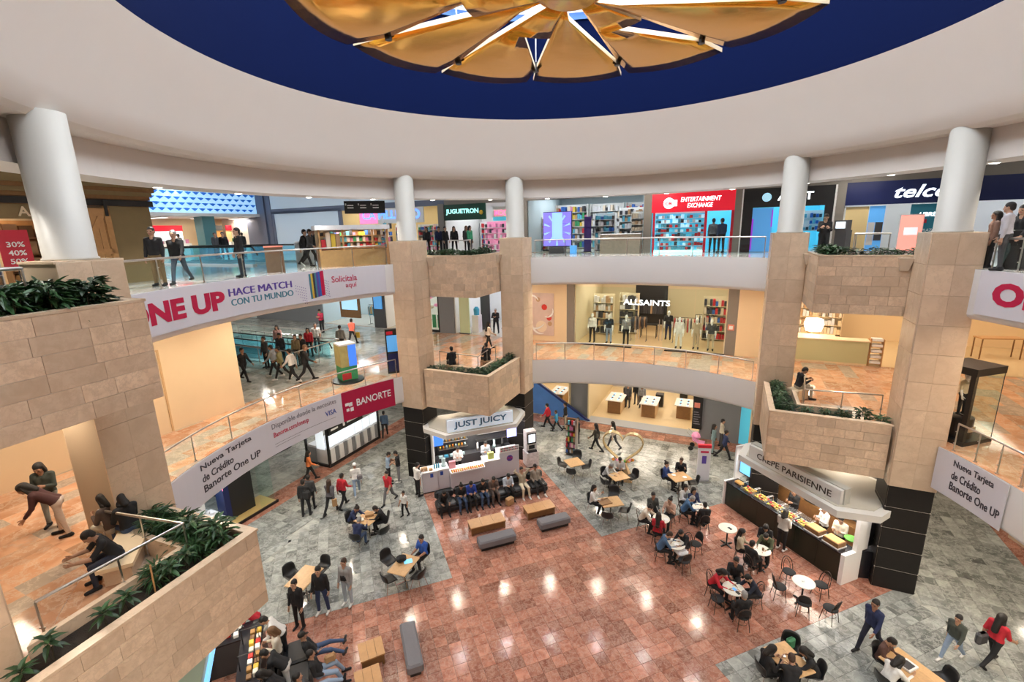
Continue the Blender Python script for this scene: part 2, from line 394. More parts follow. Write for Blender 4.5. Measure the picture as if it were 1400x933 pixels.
# golden star disc hung in the dome
gd = E('ceiling_disc', 'polished golden sunburst disc with star-shaped slits hanging under the skylight', 'ceiling ornament', (CX, CY, 17.3))
def pp(r, d, z=0): return (r*math.cos(rad(d)), r*math.sin(rad(d)), z)
base_a = 5.5
for k in range(12):
    t0 = base_a+30*k; q = MB(); top = .12; nn = 8; vs = []; fs = []
    def cut(r, long):   # angular position of the straight slit edge at radius r
        if r >= 5.2: return .25+(r-5.2)*.75
        B = (1.15, 24) if long else (2.55, 17); bx, by = B[0]*math.cos(rad(B[1])), B[0]*math.sin(rad(B[1]))
        if r <= B[0]: return B[1] if long else .3
        s = np.linspace(0, 1, 60); X = 5.2+(bx-5.2)*s; Y = by*s; return float(np.interp(r, np.hypot(X, Y)[::-1], np.degrees(np.arctan2(Y, X))[::-1]))+.25
    rows = [.75, 1.4, 2.0, 2.54, 2.56, 3.4, 4.3, 5.2, 5.9, 6.6]
    for r in rows:
        x0 = min(cut(r, k % 2 == 0), 24); x1 = 30-.15-(max(0, r-5.2)*.55)
        for i in range(nn+1):
            d = t0+x0+(x1-x0)*i/nn; f = (i/nn-.5); vs.append(pp(r, d, -.10*(1-(2*f)**2)*(r/6.6)+.05*f))
    nb = len(vs); vs += [(x, y, z+top) for x, y, z in vs]; w = nn+1; R_ = len(rows)
    for a in range(R_-1):
        for i in range(nn):
            p0 = a*w+i; fs.append((p0, p0+1, p0+w+1, p0+w)); fs.append((nb+p0, nb+p0+w, nb+p0+w+1, nb+p0+1))
    nf = len(fs); bd = [i for i in range(w)]+[a*w+nn for a in range(1, R_)]+[(R_-1)*w+i for i in range(nn-1, -1, -1)]+[a*w for a in range(R_-2, 0, -1)]; ms = []
    for i in range(len(bd)):
        j = (i+1) % len(bd); fs.append((bd[i], nb+bd[i], nb+bd[j], bd[j])); ms.append(2 if bd[i] >= (R_-1)*w and bd[j] >= (R_-1)*w else 1)
    q.add(vs, fs); q.m = [0]*nf+ms
    o = q.build('petal', ['gold', 'goldedge', mat('goldrim', (.80, .52, .24), .5)], gd)  # slit edges and rim coloured paler than the gold faces, as if lit
    for p in o.data.polygons: p.use_smooth = p.material_index == 0 and p.index < nf
    MB().lathe([(0, -.08), (.10, -.08), (.10, .2), (0, .2)], 10).build('bolt', 'black', gd, pp(5.25, t0))
    MB().tube([pp(5.25, t0, .1), pp(5.25, t0, 3.4)], .02, 4).build('hanger', 'steel', gd)
MB().lathe([(0, -.14), (.6, -.12), (.8, -.02), (.8, .12), (0, .12)], 36).build('hub', 'gold', gd, smooth=False)

# ---------------------------------------------------------------- pillars, planters
slab_cache = {}
def tile_obj(name, w, h, th, m, parent, loc, rz):
    key = (round(w, 2), round(h, 2), th, m)
    if key not in slab_cache:
        g = .002; b = .004
        q = MB(); x0, x1, z0, z1 = g, key[0]-g, g, key[1]-g
        q.add([(x0, 0, z0), (x1, 0, z0), (x1, 0, z1), (x0, 0, z1), (x0, -th+b, z0), (x1, -th+b, z0), (x1, -th+b, z1), (x0, -th+b, z1),
               (x0+b, -th, z0+b), (x1-b, -th, z0+b), (x1-b, -th, z1-b), (x0+b, -th, z1-b)],
              [(8, 9, 10, 11), (0, 1, 5, 4), (1, 2, 6, 5), (2, 3, 7, 6), (3, 0, 4, 7), (4, 5, 9, 8), (5, 6, 10, 9), (6, 7, 11, 10), (7, 4, 8, 11)])
        slab_cache[key] = q.mesh(name, m)
    return link(name, slab_cache[key], parent, loc, rz)
def clad(parent, p0, p1, z0, z1, tw, th, m, name='stone_tile', proud=.03, bond=True):
    "lay tiles over the upright plane p0->p1; the face looks to the right-hand side of p0->p1"
    p0, p1 = Vector(p0[:2]), Vector(p1[:2]); d = p1-p0; L = d.length; ang = math.atan2(d.y, d.x)
    nr = max(1, round((z1-z0)/th)); h = (z1-z0)/nr
    for r in range(nr):
        x = 0.0; first = True
        while x < L-.02:
            w = tw if not bond else tw*rng.uniform(.75, 1.25)
            if bond and first: w *= rng.uniform(.45, 1.0)
            first = False
            if L-x-w < tw*.35: w = L-x
            w = min(w, L-x); w_ = round(w, 1) if bond and L-x-w > .15 else w
            w_ = max(w_, .1) if L-x > .12 else w
            q = p0+d*(x/L)
            tile_obj(name, w_, h, proud, m, parent, (q.x, q.y, z0+r*h), ang); x += w_
PT, PD = 10.9, .83
def pillar(A, s, desc, PT=10.9, sh=(0, 0)):
    sh = Vector((sh[0], sh[1], 0)); c = pl(A, PT, s)+sh; o = link('pillar', None, None, (0, 0, 0)); tag(o, desc, kind='structure')
    def cor(k, e=0.0): return pl(A, PT+(PD+e)*[-1, 0, 1, 0][k], s+(PD+e)*[0, -1, 0, 1][k])+sh
    MB().prism([cor(k, -.03)[:2] for k in range(4)], 0, 3.75).prism([cor(k, -.0)[:2] for k in range(4)], 3.75, 11.58).build('core', 'grout', o)
    for k in range(4):
        a, b = cor(k), cor((k+1) % 4)   # going round; outward is on the right-hand side
        if k in (1, 2) and A != 20 and A != 110: pass
        # orient so that the face looks outwards
        a2, b2 = cor(k, -.03), cor((k+1) % 4, -.03)
        clad(o, a2, b2, 0, 3.75, 5, .75, 'blackpanel', 'dark_panel', .02, False)
        if k == 2: 
            continue
        m = (a+b)/2
        clad(o, a, m, 3.75, 11.6, 5, .87, 'slabstone', 'stone_slab', .03, False)
        clad(o, m, b, 3.75, 11.6, 5, .87, 'slabstone', 'stone_slab', .03, False)
    for j in range(1, 5): MB().prism([cor(k, -.004)[:2] for k in range(4)], .75*j-.014, .75*j+.014).build('joint_strip', 'jointline', o)
    MB().prism([cor(k, .035)[:2] for k in range(4)], 11.57, 11.62).build('cap', 'slabstone', o)
    n = 32
    MB().lathe([(.46, 11.62), (.46, 11.66), (.43, 11.68), (.43, 14.45)], n, (c.x, c.y, 0)).build('column_shaft', 'whitecol', o, smooth=True)
mat('whitecol', (.53, .505, .46), .45)
mat('bracketpale', (.74, .62, .48), .5)
def planter(A, t0, z0, z1, desc, dens, tw=.62, thh=.31, t_end=10.15):
    s1 = t_end-t0
    o = link('planter', None); tag(o, desc, 'planter', 'stone planters projecting into the atrium')
    ap = pl(A, t0, 0); Lp = pl(A, t_end, s1); Rp = pl(A, t_end, -s1); w = .14
    def off(dt): return [pl(A, t0+dt, 0), pl(A, t_end+dt*0+dt*0, s1-dt), pl(A, t_end, -(s1-dt))]
    # outer wall pair (mitred), inner wall pair, trough floor
    def wallpair(q, d0, d1, za, zb):
        q.prism([pl(A, t0+d0, 0)[:2], pl(A, t_end, s1-d0)[:2], pl(A, t_end, s1-d1)[:2], pl(A, t0+d1, 0)[:2]], za, zb)
        q.prism([pl(A, t0+d1, 0)[:2], pl(A, t_end, -(s1-d1))[:2], pl(A, t_end, -(s1-d0))[:2], pl(A, t0+d0, 0)[:2]], za, zb)
    q = MB(); wallpair(q, 0, w*1.41, z0, z1-.05); q.build('wall_core', 'grout', o)
    q = MB(); wallpair(q, -.05, w*1.41+.03, z1-.05, z1); q.build('coping', 'slabstone', o)
    ti = 1.25
    q = MB(); wallpair(q, ti, ti+.17, z0+1.0, z1+.02); q.build('inner_wall', 'slabstone', o)
    q = MB(); wallpair(q, w*1.41, ti, z0+.2, z1-.22); q.build('soil', 'soil', o)
    q = MB(); wallpair(q, 0, ti+.2, z0, z0+.06); q.build('underside', 'slabstone', o)
    clad(o, Lp, ap, z0, z1-.05, tw, thh, 'travertine'); clad(o, ap, Rp, z0, z1-.05, tw, thh, 'travertine')
    if z0 > 8:
        for sd in (1, -1):
            e = pl(A, t_end, sd*s1); dv = (e-ap).normalized(); nv = Vector((-dv.y, dv.x, 0))*sd; c0 = ap+dv*((e-ap).length*.80)
            vs = []
            for z, hw, dp in ((z1-.08, .19, .16), (z1-.48, .11, .05)):
                for (x, y) in ((-hw, 0), (hw, 0), (hw, dp), (-hw, dp)): vs.append(c0+dv*x+nv*(.03+y)+Vector((0, 0, z)))
            MB().add([(v.x, v.y, v.z-c0.z) for v in vs], [(0, 1, 2, 3), (7, 6, 5, 4), (0, 4, 5, 1), (1, 5, 6, 2), (2, 6, 7, 3), (3, 7, 4, 0)]).build('uplight_bracket', 'bracketpale', o)
    return o
names = {20: ('right', 'beside the crêpe kiosk'), 110: ('far', 'by the juice kiosk'), 204.5: ('near-left', 'above the snack kiosk')}
for A, (nm, wh) in names.items():
    if A == 20: D = ('stone pillar rising in front of the far corner behind the crêpe kiosk', 'broad stone pillar with black base at the near end of the crêpe kiosk')
    if A == 110: D = ('stone pillar with black base at the far side of the juice kiosk beside the vending machine', 'stone pillar with black base at the counter end of the juice kiosk')
    if A == 204.5: D = ('large stone pillar on the left carrying the thick white column', 'stone pillar cut by the lower left corner')
    sg = -1 if A == 20 else 1
    PS = 2.62 if A < 200 else 2.3; pt = 10.9 if A < 200 else 11.2
    if A == 20: pillar(A, PS, D[0]); pillar(A, -PS, D[1])
    else: pillar(A, -PS, D[0], pt, (.49, 0) if A > 200 else (0, 0)); pillar(A, PS, D[1], pt, (-.84, -.06) if A > 200 else (0, 0))
    dt = 0 if A < 200 else .3
    planter(A, 7.75+dt, 3.85, 5.72, {20: 'wedge-shaped stone planter hanging over the crêpe kiosk', 110: 'wedge-shaped stone planter hanging over the juice kiosk', 204.5: 'large stone planter with leafy plants at lower left'}[A], 1, t_end=10.15 if A < 200 else 11.15)
    planter(A, 9.2, 9.02, 10.93, {20: 'upper stone planter at right below the blue phone shop', 110: 'upper stone planter between the two far pillars', 204.5: 'big upper stone planter wall at left with dark foliage'}[A], 1, t_end=11.2)
    # floor wedges between the pillars
    for (t0, z0, z1, fm, te) in ((9.0+dt, 3.95, Z2, 'pinkmarble', 11.6 if A < 200 else 12.6), (10.45, 9.3, Z3, 'palemarble', 11.6)):
        q = MB().prism([pl(A, t0, 0)[:2], pl(A, te, -(te-t0))[:2], pl(A, te+.3, 0)[:2], pl(A, te, te-t0)[:2]], z0, z1-.008); o = q.build('floor', fm); tag(o, ('second' if z1 == Z2 else 'third')+' storey landing behind the '+nm+' planter', kind='structure')
# lone pillar piece at the right frame edge
q = MB().prism([(12.99, 10.78), (13.9, 10.9), (13.8, 9.6), (12.9, 9.6)], 3.75, 11.6).prism([(13.65, 10.1), (13.85, 10.1), (13.8, 9.65), (13.6, 9.65)], 0, 3.75)
tag(q.build('pillar', 'slabstone'), 'stone pillar end at the right edge beside the grey-white banner', kind='structure')

# ---------------------------------------------------------------- downlights
dl_mesh = MB().lathe([(.10, -.004), (.10, -.02), (.135, -.025), (.145, -.006), (.145, .0)], 16, cap=False).mesh('trim_ring', 'white')
dl_lens = MB().lathe([(0, -.045), (.07, -.04), (.115, -.022), (.12, 0)], 16, cap=False).mesh('lens', 'lamp')
def downlight(p, power, desc, color=NEUT, lamp=True, grp='recessed ceiling downlights', size=.22, spread=180):
    o = E('downlight', desc, 'ceiling light', p, 0, grp)
    link('trim_ring', dl_mesh, o); link('lens', dl_lens, o)
    if lamp: area('downlight_lamp', (0, 0, -.06), size, power, color, parent=o, spread=spread)
    return o
# ---------------------------------------------------------------- lamps of the place
ORD = ('first', 'second', 'third', 'fourth', 'fifth', 'sixth', 'seventh', 'eighth', 'ninth', 'tenth', 'eleventh', 'twelfth', 'thirteenth', 'fourteenth', 'fifteenth', 'sixteenth', 'seventeenth')
for (z, r, pw, lab, cc) in ((13.5, 12.15, 42, 'the top ceiling ring', NEUT), (9.22, 12.05, 85, 'the underside of the third storey', WARM), (3.95, 12.05, 75, 'the underside of the second storey', WARM)):
    for k in range(26):
        d = 196.9-13.6*k
        if d < -130: break
        desc = 'round downlight in %s, %s from the left' % (lab, ORD[k]) if k < 16 else 'round downlight in %s near the camera side' % lab
        downlight(pol(r, d, z), pw, desc, cc, grp='downlights in '+lab, spread=105 if z > 10 else 180)
# daylight through the dome glass
area('dome_daylight', (CX, CY, 20.7), 17.5, 4200, (.95, .97, 1))
# strip lights in walkway ceilings and corridors (fixtures sit in the ceiling)
def panel_light(p, sx, sy, rz, power, color, lab, grp):
    o = E('ceiling_light', lab, 'ceiling light', p, rz, grp)
    box('frame', 'white', (-sx/2-.04, sx/2+.04, -sy/2-.04, sy/2+.04, -.05, 0), o)
    box('diffuser', 'lampsoft', (-sx/2, sx/2, -sy/2, sy/2, -.06, -.045), o)
    area('ceiling_light_lamp', (0, 0, -.12), sx, power, color, parent=o, sy=sy)
    return o
mat('lampsoft', (1, .98, .95), .5, emit=4, ecol=(1, .95, .88))
for z, cc, lab in ((14.13, COOL, 'third'), (9.2, NEUT, 'second'), (3.93, NEUT, 'ground')):
    for (a, b, pw) in ((8, 17.5, 220), (8, 23, 220), (8, 30, 220), (13, 8, 80), (13, 0, 60), (13, -9, 80), (4, -16, 120), (-4, -16, 120), (10, -16, 120), (-8, 13, 60)):
        if lab == 'second': pw *= .8 if a == 13 else (2.0 if b > 15 else 1)
        panel_light(W(a, b, z if (z < 14 or math.hypot(a, b) < 16) else 16.28), .5, 1.6, rad(65), pw*(1.0 if z > 14 and b > 15 else .6), cc if b > 15 else (WARM if z < 10 else NEUT), 'flat ceiling light panel above the '+lab+' storey walkway', lab+' storey walkway light panels')

# ---------------------------------------------------------------- walls round the square hall
def wallseg(name, m, a0, a1, b0, b1, z0, z1, lab):
    ps = [W(a0, b0), W(a1, b0), W(a1, b1), W(a0, b1)]
    o = MB().prism([p[:2] for p in ps], z0, z1).build(name, m); tag(o, lab, kind='structure'); return o
FA = 14.4
# closing walls behind the shops so that no void shows
wallseg('wall_far', 'plaster', 22.5, 23, -40, 45, 0, 16.4, 'plain rear wall behind the far shops')
wallseg('wall_left', 'plaster', -30, -5, 22, 22.4, 0, 14.2, 'plain rear wall behind the left shops')
wallseg('wall_right', 'plaster', -30, 24, -30.4, -30, 0, 14.2, 'end wall of the right corridor')
wallseg('wall_back', 'plaster', -17.4, -17, -30, 22, 0, 14.2, 'wall behind the camera side walkway')
wallseg('wall_corridor', 'cream', -1, 23, 46, 46.4, 0, 16.4, 'far end wall of the left corridor')
# ---------------------------------------------------------------- railings
def railing(r, a0, a1, z, h, desc, rb=True):
    o = link('railing', None); tag(o, desc, 'railing', 'steel and glass balustrades')
    n = max(6, int(abs(a1-a0)/2.5)); m = max(3, round(abs(a1-a0)*rad(1)*r/1.6))
    MB().tube([pol(r, a0+(a1-a0)*i/n, z+h) for i in range(n+1)], .03, 8).build('handrail', 'steel', o, smooth=True)
    for i in range(m+1):
        d = a0+(a1-a0)*i/m; p = pol(r, d, z); q = pol(r-.05, d)
        MB().tube([p, p+Vector((0, 0, h))], .018, 6).box(p.x-.035, p.x+.035, p.y-.035, p.y+.035, z, z+.03).tube([(p.x, p.y, z+.3*h), (q.x, q.y, z+.3*h)], .016, 5).tube([(p.x, p.y, z+.72*h), (q.x, q.y, z+.72*h)], .016, 5).build('post', 'steel', o)
    for i in range(m):
        d0, d1 = a0+(a1-a0)*(i+.03)/m, a0+(a1-a0)*(i+.97)/m; q = MB(); k = 4
        for j in range(k):
            x0, x1 = d0+(d1-d0)*j/k, d0+(d1-d0)*(j+1)/k
            q.add([pol(r-.055, x0, z+.08), pol(r-.055, x1, z+.08), pol(r-.055, x1, z+h-.1), pol(r-.055, x0, z+h-.1)], [(0, 1, 2, 3)])
        q.build('glass_panel', 'glass', o)
    return o
def rail_line(pts, z, h, desc, glass=False, step=1.3):
    o = link('railing', None); tag(o, desc, 'railing', 'steel and glass balustrades')
    pts = [Vector((p[0], p[1], 0)) for p in pts]
    MB().tube([p+Vector((0, 0, z+h)) for p in pts], .03, 8).build('handrail', 'steel', o)
    for a, b in zip(pts, pts[1:]):
        n = max(1, round((b-a).length/step))
        for i in range(n+1):
            if i == n and b is not pts[-1]: continue
            p = a+(b-a)*i/n; MB().tube([(p.x, p.y, z), (p.x, p.y, z+h)], .018, 6).box(p.x-.04, p.x+.04, p.y-.04, p.y+.04, z, z+.03).box(p.x-.05, p.x+.05, p.y-.008, p.y+.008, z+h*.45, z+h*.48).build('post', 'steel', o)
            if glass and i < n:
                c = a+(b-a)*(i+1)/n; d = (c-p)*.03; p2, c2 = p+d, c-d
                MB().add([(p2.x, p2.y, z+.06), (c2.x, c2.y, z+.06), (c2.x, c2.y, z+h-.08), (p2.x, p2.y, z+h-.08)], [(0, 1, 2, 3)]).build('glass_panel', 'glass', o)
    return o
for z, h, nm in ((Z2, .86, 'second'), (Z3, .84, 'third')):
    railing(RA+.12, 38.5, 91.5, z, h, 'glass balustrade along the far edge of the '+nm+' storey')
    railing(RA+.12, 128.5, 184, z, h, 'glass balustrade along the left edge of the '+nm+' storey')
    railing(RA+.12, -9, 1.0, z, h, 'glass balustrade along the right edge of the '+nm+' storey')
    for A, wh in ((20, 'right'), (110, 'far'), (204.5, 'near-left')):
        t0 = 9.3 if z == Z2 else 10.75
        e = 10.75 if z == Z2 else 11.3
        rail_line([pl(A, e+.35, e-t0+.0), pl(A, t0, 0), pl(A, e+.35, -(e-t0))], z, .95, 'steel handrail behind the '+wh+' planter on the '+nm+' storey', glass=False)

# ---------------------------------------------------------------- banners on the fascias
def curved_panel(q, r, a0, a1, z0, z1, th=.02, mi=0):
    n = max(4, int(abs(a1-a0)/1.5)); vs = []; fs = []
    for i in range(n+1):
        d = a0+(a1-a0)*i/n; vs += [pol(r, d, z0), pol(r, d, z1), pol(r+th, d, z1), pol(r+th, d, z0)]
    for i in range(n):
        for k in range(4): fs.append((4*i+k, 4*i+(k+1) % 4, 4*i+4+(k+1) % 4, 4*i+4+k))
    fs += [(0, 3, 2, 1), (4*n, 4*n+1, 4*n+2, 4*n+3)]
    q.add(vs, [f if a0 > a1 else f[::-1] for f in fs], mi); return q
RB = RA-.05
mat('counterwhite', (.62, .62, .68), .35, var=.02); mat('canopywhite', (.74, .73, .70), .4); mat('darkgreen', (.012, .018, .010), .35, var=.1); mat('worktop', (.02, .02, .025), .15)
mat('screenblue', (.02, .10, .5), .3, emit=.9, ecol=(.08, .26, .9)); mat('screencyan', (.1, .5, .9), .3, emit=1.2, ecol=(.25, .62, 1)); mat('screenwhite', (.9, .95, 1), .3, emit=.8, ecol=(.8, .92, 1))
mat('signlit', (.75, .82, .9), .4, emit=.35, ecol=(.70, .84, 1)); mat('letterblue', (.10, .20, .30), .4); mat('letterdark', (.05, .04, .035), .5)
mat('orange', (.75, .24, .02), .45, orand=.2); mat('yellow', (.80, .52, .06), .45, orand=.15); mat('fruitred', (.55, .03, .02), .45); mat('bread', (.62, .33, .10), .6, orand=.25, var=.2, vs=20); mat('foodgreen', (.10, .32, .04), .6, orand=.2); mat('paper', (.75, .70, .60), .7); mat('bottleclear', (.45, .60, .62), .2); mat('cyanplastic', (.05, .35, .55), .3); mat('kraft', (.42, .25, .12), .8)
# ================================================================ PEOPLE
def snet(F, lo, h):
    "surface nets: zero level of F (negative inside) on a regular grid -> verts, quads"
    S = F < 0; nx, ny, nz = F.shape
    c = np.zeros((nx-1, ny-1, nz-1), np.int8)
    for dx in (0, 1):
        for dy in (0, 1):
            for dz in (0, 1): c += S[dx:nx-1+dx, dy:ny-1+dy, dz:nz-1+dz]
    act = (c > 0) & (c < 8); idx = -np.ones(act.shape, np.int64); ii = np.argwhere(act); idx[act] = np.arange(len(ii))
    acc = np.zeros((len(ii), 3)); cnt = np.zeros(len(ii)); I, J, K = ii.T
    cor = [(0, 0, 0), (1, 0, 0), (0, 1, 0), (1, 1, 0), (0, 0, 1), (1, 0, 1), (0, 1, 1), (1, 1, 1)]
    for a in range(8):
        for b in range(a+1, 8):
            d = [cor[b][k]-cor[a][k] for k in range(3)]
            if sum(abs(x) for x in d) != 1: continue
            fa = F[I+cor[a][0], J+cor[a][1], K+cor[a][2]]; fb = F[I+cor[b][0], J+cor[b][1], K+cor[b][2]]
            m = (fa < 0) != (fb < 0); t = np.where(m, fa/np.where(m, fa-fb, 1), 0)
            acc += np.where(m[:, None], np.array(cor[a])[None]+t[:, None]*np.array(d)[None], 0); cnt += m
    V = (ii+acc/cnt[:, None])*h+np.array(lo); Q = []
    for ax in range(3):
        sl0 = [slice(None)]*3; sl1 = [slice(None)]*3; sl0[ax] = slice(0, -1); sl1[ax] = slice(1, None)
        a, b = S[tuple(sl0)], S[tuple(sl1)]; e = np.argwhere(a != b); o1, o2 = [(1, 2), (2, 0), (0, 1)][ax]
        ok = (e[:, o1] > 0) & (e[:, o2] > 0) & (e[:, o1] < F.shape[o1]-1) & (e[:, o2] < F.shape[o2]-1); e = e[ok]
        def at(d1, d2):
            p = e.copy(); p[:, o1] += d1; p[:, o2] += d2; return idx[p[:, 0], p[:, 1], p[:, 2]]
        q = np.stack([at(-1, -1), at(0, -1), at(0, 0), at(-1, 0)], 1); fl = ~a[e[:, 0], e[:, 1], e[:, 2]]; q[fl] = q[fl][:, ::-1]; Q.append(q)
    return V, np.concatenate(Q)
class SDF:
    def __init__(s, lo, hi, h):
        s.lo = np.array(lo, float); s.h = h; n = np.ceil((np.array(hi)-s.lo)/h).astype(int)+1
        s.F = np.full(n, 1.0); s.M = np.zeros(n, np.int8); s.B = np.full(n, 1.0)
        s.ax = [s.lo[k]+h*np.arange(n[k]) for k in range(3)]
    def _sub(s, lo, hi, pad):
        a = np.clip(np.floor((np.array(lo)-pad-s.lo)/s.h).astype(int), 0, None); b = np.minimum(np.ceil((np.array(hi)+pad-s.lo)/s.h).astype(int)+1, s.F.shape)
        if np.any(b <= a): return None
        sl = tuple(slice(a[k], b[k]) for k in range(3)); X = np.meshgrid(*[s.ax[k][sl[k]] for k in range(3)], indexing='ij'); return sl, X
    def _put(s, sl, d, mi, k, sub=False):
        f = s.F[sl]
        if sub: s.F[sl] = np.maximum(f, -d); return
        h = np.clip(.5+.5*(f-d)/k, 0, 1) if k else (d < f)*1.0
        s.F[sl] = f*(1-h)+d*h-(k*h*(1-h) if k else 0)
        b = s.B[sl]; w = d < b; s.M[sl] = np.where(w, mi, s.M[sl]); s.B[sl] = np.where(w, d, b)
    def cone(s, p, q, r0, r1, mi=0, k=.02, sy=1.0):
        p, q = np.array(p, float), np.array(q, float); r = max(r0, r1)+.05
        g = s._sub(np.minimum(p, q)-r, np.maximum(p, q)+r, .03)
        if g is None: return s
        sl, X = g; d = q-p; L2 = max(d@d, 1e-9)
        t = np.clip(sum((X[i]-p[i])*d[i] for i in range(3))/L2, 0, 1)
        D = np.sqrt(sum(((X[i]-p[i]-t*d[i])*(1/sy if i == 1 and sy != 1 else 1))**2 for i in range(3)))-(r0+(r1-r0)*t)
        s._put(sl, D, mi, k); return s
    def ell(s, c, r, mi=0, k=.015, sub=False):
        c, r = np.array(c, float), np.array(r, float); g = s._sub(c-r, c+r, .06)
        if g is None: return s
        sl, X = g; D = (np.sqrt(sum(((X[i]-c[i])/r[i])**2 for i in range(3)))-1)*r.min(); s._put(sl, D, mi, k, sub); return s
    def out(s):
        V, Q = snet(s.F, s.lo, s.h); c = (V[Q].mean(1)-s.lo)/s.h; i = np.clip(np.round(c).astype(int), 0, np.array(s.F.shape)-1)
        return V, Q, s.M[i[:, 0], i[:, 1], i[:, 2]]
SKIN, TOP, TRO, SHO, FORE, EYE, LIP, INNER = range(8)
def np_mesh(name, V, Q, M, mats=None):
    me = bpy.data.meshes.new(name); me.vertices.add(len(V)); me.vertices.foreach_set('co', V.astype(np.float32).ravel())
    n = len(Q); me.loops.add(4*n); me.loops.foreach_set('vertex_index', Q.astype(np.int32).ravel()); me.polygons.add(n)
    me.polygons.foreach_set('loop_start', np.arange(n, dtype=np.int32)*4)
    me.polygons.foreach_set('use_smooth', np.ones(n, bool))
    for m in (mats or []): me.materials.append(m)
    me.update(calc_edges=True); 
    if M is not None: me.polygons.foreach_set('material_index', M.astype(np.int32))
    return me
# head in its own frame: origin at the base of the skull/neck joint, looking +y, head height about .235
def make_head():
    s = SDF((-.12, -.14, -.09), (.12, .15, .27), .0068)
    s.ell((0, -.012, .145), (.078, .098, .098), SKIN, .0).ell((0, .025, .085), (.058, .070, .082), SKIN, .03).ell((0, .045, .035), (.040, .045, .035), SKIN, .03)
    s.cone((0, -.012, -.08), (0, -.005, .06), .058, .055, SKIN, .02)
    s.ell((0, .075, .135), (.062, .022, .028), SKIN, .02)
    for x in (-1, 1):
        s.ell((x*.033, .100, .118), (.020, .016, .014), SKIN, 0, True)
        s.ell((x*.033, .083, .118), (.014, .012, .010), EYE, .002)
        s.cone((x*.015, .091, .143), (x*.05, .080, .143), .006, .005, EYE, .004)
        s.ell((x*.080, .0, .112), (.012, .022, .032), SKIN, .008)
        s.ell((x*.042, .066, .085), (.022, .020, .022), SKIN, .02)
    s.cone((0, .092, .128), (0, .112, .092), .009, .015, SKIN, .012); s.ell((0, .092, .058), (.024, .012, .008), LIP, .006)
    s.ell((0, .085, .030), (.020, .018, .016), SKIN, .015)
    return s.out()
# hand: wrist at the origin, fingers along -z, palm facing +x, thumb to +y; curl bends the fingers to +x
def make_hand(curl):
    s = SDF((-.035, -.07, -.215), (.12, .085, .03), .0056)
    s.cone((0, 0, .03), (0, 0, -.01), .027, .026, SKIN, .01)
    for y in (-.026, -.009, .009, .026): s.cone((0, y*.55, -.015), (0, y, -.085), .016, .0135, SKIN, .012)
    for y, L in ((-.033, .062), (-.0115, .078), (.0105, .084), (.032, .076)):
        p = np.array((0, y, -.088)); a = curl*.5
        for k, f in enumerate((.45, .32, .23)):
            q = p+np.array((math.sin(a), 0, -math.cos(a)))*L*f*1.08; s.cone(p, q, .0088-.0006*k, .0082-.0006*k, SKIN, .0025); p = q; a += curl*.75
    p = np.array((.006, .024, -.028)); a = .75
    for k, L in enumerate((.046, .034, .027)):
        q = p+np.array((math.sin(.35+curl*.35*k)*.55*L, math.cos(.2+k*.2)*math.sin(a)*L*.8, -math.cos(a-.25*k)*L)); s.cone(p, q, .0125-.0015*k, .011-.0015*k, SKIN, .006); p = q
    return s.out()
HEADP = make_head(); HANDS = {c: make_hand(c) for c in (.35, 1.0)}
def frame(fwd, up):
    f = np.array(fwd, float); f /= np.linalg.norm(f); u = np.array(up, float); u = u-f*(u@f); u /= np.linalg.norm(u); r = np.cross(f, u); return np.stack([r, f, u], 1)
def ang(*a): return [math.radians(x) for x in a]
def vdir(pitch, yaw=0.0, roll=0.0):
    "unit vector: pitch 0 = straight down, 90 = straight ahead (+y), 180 = up; roll swings it sideways (+x)"
    p, y = math.radians(pitch), math.radians(roll); return np.array((math.sin(y), math.sin(p)*math.cos(y), -math.cos(p)*math.cos(y)))
POSE_HEAD = {}
